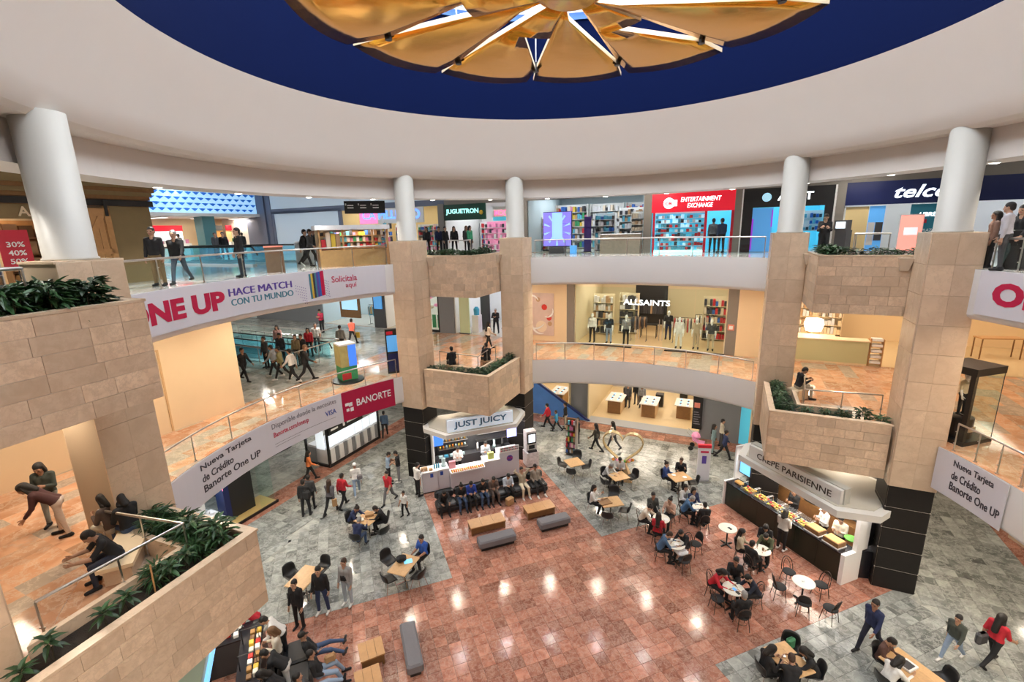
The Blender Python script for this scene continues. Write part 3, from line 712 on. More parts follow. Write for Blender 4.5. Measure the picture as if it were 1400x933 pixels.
def make_body(name, lean=0, legs=((0, 0, 3), (0, 0, -3)), arms=((5, 12, 8), (5, 12, -8)), nod=0, turn=0, hipz=None, curl=.35, fat=1.0, fore=None, coat=False, crossed=False):
    """legs: (thigh pitch, knee bend, side roll) for right(+x) and left; arms: (upper pitch, elbow bend, roll[, forearm roll]).
    Pelvis over the origin, lowest foot at z=0 unless hipz (seat) is given."""
    th, sh, ua, fa = .42, .41, .285, .25
    hips = []; J = {}
    for i, (tp, kb, rl) in enumerate(legs):
        sx = 1 if i == 0 else -1; h = np.array((sx*.088, 0, 0.0)); k = h+vdir(tp, 0, rl)*th; a = k+vdir(tp-kb, 0, rl*.4)*sh; J[i] = (h, k, a, tp-kb)
    low = min(J[i][2][2] for i in (0, 1))-.085
    z0 = -low if hipz is None else hipz
    H = np.array((0, 0, z0))
    lr = math.radians(lean); sp = np.array((0, math.sin(lr), math.cos(lr))); sb = np.array((0, math.cos(lr), -math.sin(lr)))
    def tor(x, y, z): return H+np.array((x, 0, 0))+sb*y+sp*z
    reach = 1.0
    pts = [tor(0, 0, .85), H]; 
    S = SDF((-.62, -.75, -.03), (.62, 1.0, max(1.75, z0+.62)), .0135)
    f = fat
    # legs
    for i in (0, 1):
        h, k, a, sp_ = J[i]; h, k, a = h+H, k+H, a+H
        S.cone(h, k, .088*f, .062*f, TRO, .03); S.cone(k, a+np.array((0, 0, .0)), .062*f, .046, TRO, .02)
        fd = vdir(sp_+90, 0, 0); fd = np.array((0.08*(1 if i == 0 else -1), fd[1], fd[2])); fd /= np.linalg.norm(fd)
        if a[2] < .16: fd = np.array((fd[0], abs(fd[1])+.3, 0)); fd /= np.linalg.norm(fd)
        heel = a-fd*.045+np.array((0, 0, -.04)); toe = a+fd*.165+np.array((0, 0, -.052 if a[2] < .2 else -.03))
        S.cone(a, a+vdir(sp_)*.035, .05, .045, SHO, .01); S.cone(heel, toe, .042, .036, SHO, .02)
    # torso
    for x in (-1, 1):
        S.cone(tor(x*.070, -.01, .02), tor(x*.055, .0, .17), .108*f, .098*f, TOP, .04)
        S.cone(tor(x*.055, 0, .17), tor(x*.085, .005, .36), .098*f, .102, TOP, .04)
        S.cone(tor(x*.085, .005, .36), tor(x*.135, -.01, .44), .100, .068, TOP, .03)
        S.cone(H+np.array((x*.07, -.015, -.01)), H+np.array((x*.08, -.02, -.04)), .107*f, .102*f, TRO, .03)
        if coat: S.cone(tor(x*.075, 0, .05), tor(x*.085, .0, -.10), .118*f, .125*f, TOP, .03)
    S.cone(tor(-.06, -.02, .45), tor(.06, -.02, .45), .07, .07, TOP, .03)
    S.cone(tor(0, -.01, .44), tor(0, .0, .50), .066, .060, TOP, .02)
    # neck
    nk = tor(0, .008, .50); hr = math.radians(lean+nod) if nod is not None else 0
    hup = np.array((0, math.sin(hr), math.cos(hr))); hf = np.array((math.sin(math.radians(turn)), math.cos(math.radians(turn))*math.cos(hr), -math.sin(hr)))
    Hm = frame(hf, hup); head0 = nk+hup*.045
    S.cone(tor(0, 0, .46), head0+hup*.03, .060, .054, SKIN, .02)
    parts = []
    for i in (0, 1):
        a = arms[i]; up, eb, rl = a[:3]; frl = a[3] if len(a) > 3 else rl*.3; sx = 1 if i == 0 else -1
        s0 = tor(sx*.175, -.01, .435); el = s0+vdir(up+lean*.0, 0, rl)*ua; wd = vdir(up+eb, 0, frl); wr = el+wd*fa
        S.cone(s0, el, .064*min(f, 1.1), .050, TOP, .03); S.cone(el, el+(wr-el)*.85, .050, .040, FORE, .02); S.cone(el+(wr-el)*.7, wr, .034, .029, SKIN, .01)
        side = np.array((-sx*1.0, 0, 0.0)); 
        if abs(wd[0]) > .75: side = np.array((0, 0, 1.0)) 
        Z = -wd; X = side-Z*(side@Z); X /= np.linalg.norm(X); Y = np.cross(Z, X)
        V, Q, M = HANDS[curl]; V = V.copy()
        if Y[1]*0+(Y@np.array((0, 1, .3))) < 0: V[:, 1] *= -1; Q = Q[:, ::-1]
        V = V @ np.stack([X, Y, Z], 1).T+wr
        if np.linalg.det(np.stack([X, Y, Z], 1)) < 0: Q = Q[:, ::-1]
        parts.append((V, Q, M))
    parts.insert(0, S.out())
    V, Q, M = HEADP; parts.append((V @ Hm.T+head0, Q, M))
    Vs, Qs, Ms, o = [], [], [], 0
    for V, Q, M in parts: Vs.append(V); Qs.append(Q+o); Ms.append(M); o += len(V)
    blank = MT('skinA')
    me = np_mesh(name, np.concatenate(Vs), np.concatenate(Qs), np.concatenate(Ms), [blank]*8)
    mm = Matrix(((*Hm[0], head0[0]), (*Hm[1], head0[1]), (*Hm[2], head0[2]), (0, 0, 0, 1))); POSE_HEAD[me.name] = mm
    return me
for n_, c_ in (('skinA', (.42, .235, .15)), ('skinB', (.33, .17, .105)), ('skinC', (.52, .31, .21))): mat(n_, c_, .55)
mat('eyedark', (.03, .02, .018), .3); mat('lip', (.36, .13, .10), .5)
# hair, in the head frame
def hair_short(g=0.0):
    s = SDF((-.13, -.16, .0), (.13, .15, .30), .009)
    s.ell((0, -.018, .160), (.087, .104, .098), 0, 0).ell((0, -.055, .10), (.074, .062, .075), 0, .02)
    s.ell((0, .125, .085), (.11, .075, .080), 0, 0, True); s.ell((0, .12, .02), (.2, .13, .09), 0, 0, True)
    return s.out()
def hair_long(L=.28, w=.075):
    s = SDF((-.17, -.22, -.42), (.17, .15, .30), .0105)
    s.ell((0, -.015, .160), (.090, .106, .100), 0, 0).cone((0, -.062, .14), (0, -.105, -L), .085, w, 0, .03)
    for x in (-1, 1): s.cone((x*.072, -.01, .15), (x*.088, -.02, -.02), .030, .032, 0, .02); s.cone((x*.088, -.02, -.02), (x*.08, -.05, -L*.7), .032, .03, 0, .02)
    s.ell((0, .135, .075), (.075, .095, .095), 0, 0, True)
    return s.out()
def hair_bun():
    s = SDF((-.13, -.23, .0), (.13, .15, .36), .009)
    s.ell((0, -.018, .158), (.085, .102, .097), 0, 0).ell((0, -.06, .10), (.07, .055, .07), 0, .02).ell((0, -.105, .235), (.048, .048, .044), 0, .01)
    s.ell((0, .125, .075), (.11, .075, .090), 0, 0, True); s.ell((0, .12, .02), (.2, .13, .09), 0, 0, True)
    return s.out()
def hair_cap():
    s = SDF((-.13, -.16, .05), (.13, .24, .30), .009)
    s.ell((0, -.012, .170), (.090, .108, .094), 0, 0); s.ell((0, 0, .06), (.2, .2, .085), 0, 0, True); s.cone((-.03, .06, .160), (-.03, .155, .150), .010, .008, 0, .01); s.cone((.03, .06, .160), (.03, .155, .150), .010, .008, 0, .01); s.cone((0, .06, .162), (0, .17, .150), .012, .009, 0, .02)
    return s.out()
def hair_bob(): return hair_long(.06, .07)
HAIR = {k: np_mesh('hair', *v()[:2], None, [MT('black')]) for k, v in dict(short=hair_short, long=hair_long, bun=hair_bun, cap=hair_cap, bob=hair_bob).items()}
for n_, c_ in (('hairblack', (.010, .008, .007)), ('hairbrown', (.045, .022, .012)), ('hairgrey', (.30, .29, .28)), ('haircap', (.80, .79, .76)), ('hairfair', (.16, .08, .035))): mat(n_, c_, .55, bump=.4, bs=90)
_cl = {}
def cloth(c):
    if isinstance(c, str): return MT(c)
    k = tuple(round(x, 3) for x in c)
    if k not in _cl: _cl[k] = mat('cloth_%d' % len(_cl), c, .85, var=.12, vs=25)
    return _cl[k]
BLK, NVY, WHT, GRY, RED_, JEAN, LJEAN, BEI, DGR = (.014, .014, .016), (.018, .028, .085), (.72, .71, .69), (.22, .22, .23), (.50, .02, .035), (.05, .085, .17), (.26, .34, .46), (.46, .36, .25), (.06, .06, .065)
BODY = {}
def body(key):
    if key not in BODY:
        P = dict(
            stand=dict(), stand2=dict(legs=((4, 6, 5), (-3, 2, -5)), arms=((8, 18, 8), (-4, 10, -10)), nod=6),
            phone=dict(arms=((12, 105, 6, -18), (14, 100, -6, 20)), nod=24, curl=1.0),
            walk=dict(legs=((24, 6, 2), (-20, 22, -2)), arms=((-20, 18, 8), (22, 24, -8)), lean=4),
            walk2=dict(legs=((-18, 26, 2), (22, 4, -2)), arms=((18, 40, 8), (-16, 16, -8)), lean=3, nod=6),
            walkcoat=dict(legs=((20, 8, 2), (-16, 20, -2)), arms=((-12, 18, 9), (14, 30, -9)), lean=4, coat=True, fat=1.08),
            lean=dict(lean=34, arms=((26, 25, 6), (20, 50, -6)), legs=((8, 6, 4), (-4, 2, -4)), nod=8),
            bend=dict(lean=48, arms=((14, 18, 8), (8, 30, -8)), legs=((10, 8, 5), (-6, 4, -5)), nod=-10),
            armsup=dict(hipz=.50, lean=-14, legs=((84, 82, 6), (86, 80, -6)), arms=((168, 118, 40, -25), (168, 118, -40, 25)), nod=12),
            sit=dict(hipz=.52, lean=2, legs=((86, 84, 6), (84, 88, -6)), arms=((26, 62, 6, -8), (22, 66, -6, 8)), nod=8),
            sitlean=dict(hipz=.52, lean=26, legs=((84, 92, 8), (86, 86, -8)), arms=((40, 55, 10, -14), (44, 48, -10, 14)), nod=16),
            sitphone=dict(hipz=.52, lean=8, legs=((86, 84, 6), (86, 88, -6)), arms=((20, 95, 6, -18), (22, 92, -6, 18)), nod=28, curl=1.0),
            sittalk=dict(hipz=.52, lean=8, legs=((84, 96, 7), (88, 80, -5)), arms=((34, 70, 8, -20), (30, 108, -12, 6)), nod=0, turn=18),
            sitback=dict(hipz=.50, lean=-20, legs=((82, 60, 8), (84, 56, -8)), arms=((10, 50, 10, -16), (12, 46, -10, 16)), nod=22),
            lounge=dict(hipz=.47, lean=-30, legs=((84, 26, 7), (86, 18, -9)), arms=((16, 60, 14, -20), (10, 52, -12, 20)), nod=26),
            cross=dict(arms=((24, 88, 14, -62), (26, 84, -14, 60)), legs=((2, 3, 7), (-2, 2, -7)), fat=1.12, curl=1.0),
            child=dict(arms=((10, 20, 10), (-6, 15, -10)), legs=((8, 8, 4), (-8, 10, -4))),
        )[key]
        BODY[key] = make_body('person_'+key, **P)
    return BODY[key]
def person(loc, yaw, pose, top, tro, label, hair='short', hc='hairblack', sk='skinA', sho=BLK, fore=None, h=1.68, sz=0.0, group=None, inner=None):
    """pelvis column stands at loc; yaw 0 looks away from the camera, 180 towards it; sz lifts a seated figure"""
    me = body(pose); o = link('person', me, None, (loc[0], loc[1], loc[2]+sz), rad(yaw)); tag(o, label, 'person', group)
    k = h/1.70; o.scale = (k*rng.uniform(.96, 1.04), k, k)
    if pose.startswith(('sit', 'lounge', 'armsup')): o.scale = (1, 1, 1); k = 1
    ms = [sk, cloth(top), cloth(tro), cloth(sho), cloth(top) if fore is None else cloth(fore), 'eyedark', 'lip', cloth(top)]
    for i, m in enumerate(ms): o.material_slots[i].link = 'OBJECT'; o.material_slots[i].material = MT(m)
    if hair == 'long' and POSE_HEAD[me.name][2][2] < .955: hair = 'bob'
    if hair:
        ho = link('hair' if hair != 'cap' else 'cap', HAIR[hair], o); ho.matrix_local = POSE_HEAD[me.name]
        ho.material_slots[0].link = 'OBJECT'; ho.material_slots[0].material = MT(hc)
    return o
# ================================================================ SHOPS
PAL = [mat('p%d' % i, c, .5) for i, c in enumerate(((.55, .03, .04), (.03, .12, .45), (.65, .45, .05), (.05, .30, .12), (.70, .70, .72), (.04, .04, .05), (.60, .20, .35), (.10, .40, .55), (.45, .28, .15), (.75, .62, .48)))]
PALN = ['p%d' % i for i in range(10)]
mat('shopwhite', (.82, .82, .80), .5); mat('shopfloor', (.62, .56, .46), .15); mat('warmfloor', (.70, .52, .30), .15, var=.05); mat('coolwall', (.62, .74, .78), .5)
mat('signred', (.62, .008, .03), .4, emit=.55, ecol=(.75, .01, .03)); mat('signgreen', (.006, .06, .035), .5); mat('signnavy', (.006, .014, .09), .4); mat('signblack', (.008, .008, .010), .4)
mat('neonwhite', (1, 1, 1), .4, emit=2.2, ecol=(.85, .95, 1)); mat('neonblue', (.2, .4, 1), .4, emit=2.2, ecol=(.08, .22, 1)); mat('neonpink', (1, .3, .5), .4, emit=1.6, ecol=(1, .12, .30)); mat('neonaqua', (.5, 1, 1), .4, emit=1.3, ecol=(.45, 1, .95))
mat('pinkpanel', (.80, .30, .48), .5, emit=.25, ecol=(.9, .35, .55)); mat('cyanpanel', (.10, .55, .75), .4, emit=.35, ecol=(.10, .62, .85)); mat('skypanel', (.10, .35, .75), .4, emit=.5, ecol=(.10, .40, .85)); mat('hoardwhite', (.74, .84, .93), .5); mat('screenpurple', (.3, .25, .9), .3, emit=.75, ecol=(.26, .22, .95)); mat('screenlight', (.4, .7, .9), .3, emit=.7, ecol=(.45, .80, 1)); mat('yellowpanel', (.82, .64, .32), .5); mat('tealposter', (.02, .14, .20), .5, emit=.2, ecol=(.02, .2, .28)); mat('salmonscreen', (.9, .3, .25), .4, emit=1.3, ecol=(1, .30, .24))  # pink, cyan, sky and teal panels: slight glow added, also on unlit things
RZF, RZL = rad(-25), rad(65)
def fw(b, z, a=None): return W(FA if a is None else a, b, z)
def shop(b0, b1, z, H, depth, wallm, floorm, lab, name='shop_interior', power=120, color=NEUT, a=None):
    "one shop unit let into the far wall: returns its root (x to the right, y into the shop)"
    w = b0-b1; o = link(name, None, None, fw(b0, z, a), RZF); tag(o, lab, kind='structure')
    box('back_wall', wallm, (0, w, depth, depth+.1, 0, H), o); box('side_wall', wallm, (-.02, .06, 0, depth, 0, H), o); box('side_wall', wallm, (w-.06, w+.02, 0, depth, 0, H), o)
    box('shop_ceiling', 'ceiling_white', (0, w, .1, depth, H-.05, H), o); box('shop_floor', floorm, (0, w, .02, depth, .004, .012), o)
    n = max(1, round(w/2.6))
    for i in range(n):
        box('light_strip', 'lampsoft', (w*(i+.5)/n-.6, w*(i+.5)/n+.6, depth*.45-.08, depth*.45+.08, H-.07, H-.05), o)
        area('shop_lamp', (w*(i+.5)/n, depth*.45, H-.12), 1.3, power*.55/n, color, parent=o, sy=depth*.6)
    return o
def pier(b0, b1, z0, z1, m, lab, a0=None, a1=None):
    return wallseg('wall_far', m, (FA-.12) if a0 is None else a0, FA+.5 if a1 is None else a1, b0, b1, z0, z1, lab)
def at(b, y, z): return W(FA+y, b, z)
def stockbox(q, x0, x1, y0, y1, z, hmax, n, mi=10, fill=.93, r=None):
    r = r or rng; w = (x1-x0)/n
    for i in range(n):
        if r.random() > fill: continue
        h = hmax*r.uniform(.55, 1); g = w*.06; q.box(x0+i*w+g, x0+(i+1)*w-g, y0, y1-r.uniform(0, .05), z, z+h, r.randrange(mi))
def shelf_unit(loc, rz, w, h, d, n, lab, mats=None, body='shopwhite', per=None, grp=None, back=None, cat='shelf unit'):
    o = E('shelf_unit', lab, cat, loc, rz, grp); mats = mats or PALN
    for x in (0, w-.03): box('side_panel', body, (x, x+.03, 0, d, 0, h), o)
    box('back_panel', back or body, (.03, w-.03, d-.02, d, 0, h), o)
    per = per or max(4, int(w/.16)); q = MB()
    for k in range(n):
        z = .12+(h-.15)*k/n; box('shelf', body, (.03, w-.03, 0, d-.02, z-.025, z), o); stockbox(q, .04, w-.04, .03, d-.04, z, (h-.15)/n*.86, per, len(mats))
    s = q.build('stock', mats, o); s['kind'] = 'stuff'; return o
def glass_front(root, x0, x1, h, y=.03, name='shop_window'):
    o = MB().add([(x0, y, .05), (x1, y, .05), (x1, y, h), (x0, y, h)], [(0, 1, 2, 3)]).build('glass_pane', 'glass', root); return o
def clothes_rail(loc, rz, w, lab, grp, mats):
    o = E('clothes_rail', lab, 'clothes rail', loc, rz, grp)
    for x in (0, w): MB().tube([(x, 0, 0), (x, 0, 1.5)], .015, 6).box(x-.02, x+.02, -.25, .25, 0, .03).build('post', 'black', o)
    MB().tube([(0, 0, 1.5), (w, 0, 1.5)], .015, 6).build('rail', 'black', o)
    n = int(w/.09)
    for i in range(n):
        x = .06+i*.09; L = rng.uniform(.55, .8)
        MB().add([(x-.015, -.05, 1.46), (x-.02, -.22, 1.36), (x-.02, -.2, 1.46-L), (x-.02, .2, 1.46-L), (x-.02, .22, 1.36), (x-.015, .05, 1.46), (x+.015, -.05, 1.46), (x+.03, -.22, 1.36), (x+.03, -.2, 1.46-L), (x+.03, .2, 1.46-L), (x+.03, .22, 1.36), (x+.015, .05, 1.46)],
                 [(0, 1, 2, 3, 4, 5), (11, 10, 9, 8, 7, 6), (0, 6, 7, 1), (1, 7, 8, 2), (2, 8, 9, 3), (3, 9, 10, 4), (4, 10, 11, 5), (5, 11, 6, 0)]).build('garment', mats[i % len(mats)], o)
    return o
# ---------------- third storey, far wall (z 10.62), left to right
H3 = 3.5
wallseg('wall_far', 'taupe', FA-.10, FA+.1, -20, 12.9, 13.62, 14.15, 'taupe bulkhead over the far shops of the third storey')
wallseg('wall_far', mat('bluegrey', (.13, .15, .22), .5), FA-.10, FA+.1, 12.9, 46, 13.62, 13.98, 'blue-grey bulkhead over the far corridor shops'); wallseg('wall_far', 'hoardwhite', FA-.06, FA+.1, 12.9, 46, 13.98, 16.3, 'pale upper wall above the corridor shops')
hb = E('hoarding', 'plain white hoarding panel with grey frame closing a shop', 'hoarding', fw(28.6, Z3), RZF)
box('panel', 'hoardwhite', (.2, 6.8, -.03, .03, 0, 3.05), hb)
for d_ in ((0, .22, -.1, .1, 0, 3.1), (6.78, 7.0, -.1, .1, 0, 3.1), (0, 7.0, -.1, .1, 3.02, 3.2)): box('frame', 'bluegrey', d_, hb)
pier(28.6, 31.5, Z3, 16.3, 'bluegrey', 'blue-grey pier beside the white hoarding'); pier(31.5, 46, Z3, 14.15, 'plaster', 'plain wall at the far left of the third storey')
# colourful gadget shop
r_ = shop(21.8, 13.3, Z3, H3, 4.5, 'yellowpanel', 'shopfloor', 'lit interior of the shop with blue and pink sign', power=260)
tag(r_, 'lit interior of the shop with blue and pink sign', kind='structure')
sg = E('shop_sign', 'wide shop sign with glowing blue letters on pink and white', 'sign', fw(19.9, Z3+2.0, FA-.08), RZF)
box('sign_board', 'shopwhite', (0, 5.4, -.02, .06, 0, .98), sg); box('sign_panel', 'neonpink', (.05, 1.6, -.035, -.02, .03, .95), sg)
text_flat('CA PILLU', 'neonblue', sg, .3, .3, w=3.4, h=.55, y=-.03, bold=.03); text_flat('D', 'neonblue', sg, 4.55, .25, h=.62, y=-.03, bold=.03)
for i, (b, lab) in enumerate(((21.2, 'shelf of gadgets at the left of the blue-lettered shop'), (18.6, 'shelf of gadgets in the middle of the blue-lettered shop'), (16.4, 'shelf of gadgets behind the far left column'), (14.9, 'white display of gadgets beside the grey pier'))):
    shelf_unit(at(b, 2.4-.3*i, Z3), RZF, 1.5 if i < 3 else 1.0, 1.9, .4, 5, lab, grp='shelves in the far shops')
pier(13.4, 12.95, Z3, 13.7, 'taupe', 'grey pier left of the green toy shop sign')
# toy shop
shop(12.95, 8.0, Z3, H3, 5, 'shopwhite', 'shopfloor', 'bright interior of the toy shop', power=260, color=COOL)
sg = E('shop_sign', 'dark green toy shop sign with rounded glowing white letters', 'sign', fw(12.9, Z3+2.05, FA-.08), RZF)
box('sign_board', 'signgreen', (0, 2.95, -.02, .08, 0, .98), sg); text_flat('JUGUETRON', 'neonaqua', sg, .12, .32, w=2.35, h=.36, y=-.03, bold=.03, name='letter')
MB().lathe([(0, -.03), (.12, -.03), (.14, 0), (.12, .03), (0, .03)], 14).build('mascot_badge', 'yellow', sg, (2.66, -.05, .42)).rotation_euler = (rad(90), 0, 0)
sg = E('shop_sign', 'pink and white sign next to the green toy shop sign', 'sign', fw(9.9, Z3+1.95, FA+.8), RZF)
box('sign_board', 'shopwhite', (0, 1.9, 0, .06, 0, .85), sg); box('sign_band', 'cyanpanel', (0, 1.9, -.01, 0, 0, .22), sg); text_flat('MOOOM', 'neonpink', sg, .1, .3, w=1.6, h=.36, y=0, bold=.03)
for i, (b, y, w_, mm, lab) in enumerate(((12.1, 3.2, .5, ('p0', 'p1'), 'red and blue tall stand inside the toy shop'), (11.4, 2.4, 2.3, ('pinkpanel', 'p6', 'shopwhite', 'pinkpanel', 'p5'), 'wall of pink boxed dolls in the toy shop'), (9.0, 2.0, 1.1, PALN, 'mixed toy shelf at the right of the toy shop'), (12.7, 4.2, 2.2, PALN, 'rear shelf of boxed toys in the toy shop'))):
    shelf_unit(at(b, y, Z3), RZF, w_, 1.95, .4, 5, lab, list(mm), grp='shelves in the far shops', back='pinkpanel' if i == 1 else None)
# open-fronted shop with tall shelves and a purple screen
pier(8.0, 7.2, Z3, 13.7, 'taupe', 'taupe pier behind the far right column')
shop(7.2, .5, Z3, H3, 6, 'coolwall', 'shopfloor', 'bright interior of the open variety shop', power=330, color=COOL)
vs_ = E('video_screen', 'large upright video wall glowing purple and blue in front of the variety shop', 'screen', at(6.0, -.6, Z3), RZF)
for i in range(2):
    for k in range(3): box('display_panel', 'screenpurple' if not (i+k) % 2 or True else 'screenlight', (.02+.83*i, .83+.83*i, -.05, 0, .42+.62*k, 1.03+.62*k), vs_)
box('light_beam', 'screenlight', (.55, 1.15, -.056, -.05, .75, 2.25), vs_)
for i in range(10):
    d = rad(18*i+9+(90 if i > 4 else -90)*0); c_, s2 = math.cos(d*2), math.sin(d*2); q = MB().add([(.84+c_*.38, -.056, 1.35+s2*.42), (.84+c_*.80-.06*s2, -.056, min(2.25, max(.45, 1.35+s2*.9+.06*c_))), (.84+c_*.80+.06*s2, -.056, min(2.25, max(.45, 1.35+s2*.9-.06*c_)))], [(0, 2, 1)]); q.build('ray_graphic', 'screenlight', vs_)
box('frame', 'black', (0, 1.68, 0, .12, .38, 2.3), vs_); box('stand', 'darkgrey', (.4, 1.28, -.2, .3, 0, .38), vs_)
for i, (b, y, w_, h_, mm, lab) in enumerate(((7.1, 2.0, .9, 2.1, ('p4', 'p0', 'p8'), 'white shelf of boxes at the left of the variety shop'), (6.2, 1.2, .7, 2.0, ('p5', 'p5', 'p4'), 'black slatted shelf left of the purple screen'), (3.6, 1.6, 1.2, 2.2, ('p5', 'p4', 'p1', 'p7'), 'shelf of dark boxes right of the purple screen'), (2.4, 2.6, 1.8, 2.5, ('p4', 'p4', 'p8', 'p7', 'p5'), 'tall crowded shelf at the middle of the variety shop'), (1.4, 1.2, .9, 2.2, ('p4', 'p9', 'p8'), 'pale shelf at the right of the variety shop'), (7.1, 4.6, 2.2, 2.9, PALN, 'rear wall shelf at the left of the variety shop'), (4.8, 4.8, 2.2, 2.9, ('p4', 'p5', 'p7', 'p4', 'p9'), 'rear wall shelf in the middle of the variety shop'), (2.5, 5.0, 1.9, 2.9, ('p4', 'p8', 'p1', 'p9', 'p0'), 'rear wall shelf at the right of the variety shop'))):
    shelf_unit(at(b, y, Z3), RZF, w_, h_, .45, 6, lab, list(mm), grp='shelves in the far shops')
bn = E('roll_banner', 'narrow dark purple roller banner in the variety shop', 'banner', at(3.95, .6, Z3), RZF); box('banner_sheet', mat('purplecloth', (.06, .03, .22), .5), (0, .42, 0, .02, .05, 2.0), bn); box('base', 'black', (-.02, .44, -.1, .1, 0, .05), bn)
cb = E('service_desk', 'brown patterned service desk behind the far glass rail', 'desk', at(2.6, -1.0, Z3), RZF); box('front', mat('deskbrown', (.20, .16, .12), .4, var=.3, vs=7), (0, 2.1, 0, .5, 0, 1.0), cb); box('worktop', 'whitegloss', (-.03, 2.13, -.03, .53, 1.0, 1.04), cb)
bx_ = tag(bevbox(.32, .3, .45, .02).build('bin_box', 'skypanel', None, at(4.15, -.8, Z3), RZF), 'small bright blue box on the floor by the purple screen', 'box')
pier(.5, .1, Z3, 13.7, 'taupe', 'taupe pier left of the red shop')
# red game shop
shop(.1, -3.85, Z3, H3, 3, 'cyanpanel', 'shopfloor', 'cyan lit interior of the red game shop', power=170, color=COOL)
sg = E('shop_sign', 'red shop sign with white block letters and round badge', 'sign', fw(.1, Z3+2.05, FA-.1), RZF)
box('sign_board', 'signred', (0, 3.95, -.02, .1, 0, .97), sg); text_flat('ENTERTAINMENT', 'neonwhite', sg, 1.42, .50, w=1.9, h=.22, y=-.03, bold=.006, shear=.2); text_flat('EXCHANGE', 'neonwhite', sg, 1.75, .20, w=1.2, h=.22, y=-.03, bold=.006, shear=.2)
MB().lathe([(0, -.03), (.27, -.03), (.27, .03), (0, .03)], 18).build('badge', 'neonwhite', sg, (.85, -.04, .45)).rotation_euler = (rad(90), 0, 0); text_flat('ce', 'signred', sg, .68, .35, h=.18, y=-.08, bold=.03); box('badge_tail', 'neonwhite', (1.05, 1.25, -.05, -.03, .30, .6), sg)
dc = E('display_window', 'shop window packed with cyan lit game boxes', 'display window', fw(0, Z3, FA-.02), RZF)
box('red_frame', 'red', (-.02, .08, -.08, .05, 0, 2.05), dc); box('red_frame', 'red', (2.5, 2.62, -.08, .05, 0, 2.05), dc); box('header_strip', 'white', (.08, 2.5, -.05, 0, 1.98, 2.04), dc); box('plinth', 'neonaqua', (.08, 2.5, -.05, .4, .0, .12), dc)
q = MB()
for k in range(8): box('shelf', 'white', (.08, 2.5, .0, .4, .12+.23*k, .135+.23*k), dc); stockbox(q, .1, 2.48, .06, .35, .135+.23*k, .2, 17, 6)
q.build('stock', ['cyanpanel', 'p4', 'p7', 'screenlight', 'p0', 'p5'], dc)['kind'] = 'stuff'
box('back_light', 'cyanpanel', (.08, 2.5, .4, .43, .1, 2.0), dc); box('shop_window_side', 'red', (3.72, 3.85, -.05, .05, 0, 2.05), dc)
pier(-3.85, -4.15, Z3, 13.7, 'taupe', 'taupe pier right of the red shop')
# black phone shop
shop(-4.2, -8.0, Z3, H3, 4, 'cyanpanel', 'shopfloor', 'cyan interior of the black-fronted phone shop', power=150, color=COOL)
sg = E('storefront', 'black phone shop fascia with glowing white letters', 'shop front', fw(-4.15, Z3, FA-.1), RZF)
box('fascia', 'signblack', (.05, 3.8, 0, .12, 2.12, 3.0), sg); box('jamb', 'signblack', (.05, .5, 0, .12, 0, 2.12), sg); box('jamb', 'signblack', (3.45, 3.8, 0, .12, 0, 2.12), sg); box('edge_trim', 'white', (0, .06, -.02, .12, 0, 3.0), sg); box('edge_trim', 'white', (3.78, 3.86, -.02, .12, 0, 3.0), sg)
text_flat('AT&T', 'neonwhite', sg, 1.5, 2.4, w=1.45, h=.36, y=-.01, bold=.02, name='letter'); MB().lathe([(0, -.02), (.2, -.02), (.2, .02), (0, .02)], 16).build('globe_logo', 'screenlight', sg, (1.05, -.02, 2.58)).rotation_euler = (rad(90), 0, 0)
box('blue_panel', 'skypanel', (.5, 1.4, .3, .34, 0, 2.1), sg); box('magenta_strip', mat('magenta', (.35, .05, .6), .4, emit=.6, ecol=(.4, .05, .8)), (.5, .58, .28, .3, .1, 1.6), sg); box('magenta_strip', 'magenta', (1.34, 1.4, .28, .3, 1.2, 2.0), sg)
kp = E('wall_board', 'board of accessories on the cyan phone shop wall', 'display board', at(-6.9, 1.8, Z3+1.0), RZF); q = MB(); stockbox(q, 0, .9, 0, .06, 0, .22, 7, 5); stockbox(q, 0, .9, 0, .06, .3, .22, 7, 5); stockbox(q, 0, .9, 0, .06, .6, .22, 7, 5); box('board', 'white', (-.05, .95, .06, .1, -.05, .95), kp); q.build('stock', ['p5', 'p4', 'p7', 'p5', 'p1'], kp)['kind'] = 'stuff'
pier(-8.0, -8.35, Z3, 13.7, 'taupe', 'taupe pier left of the navy phone shop')
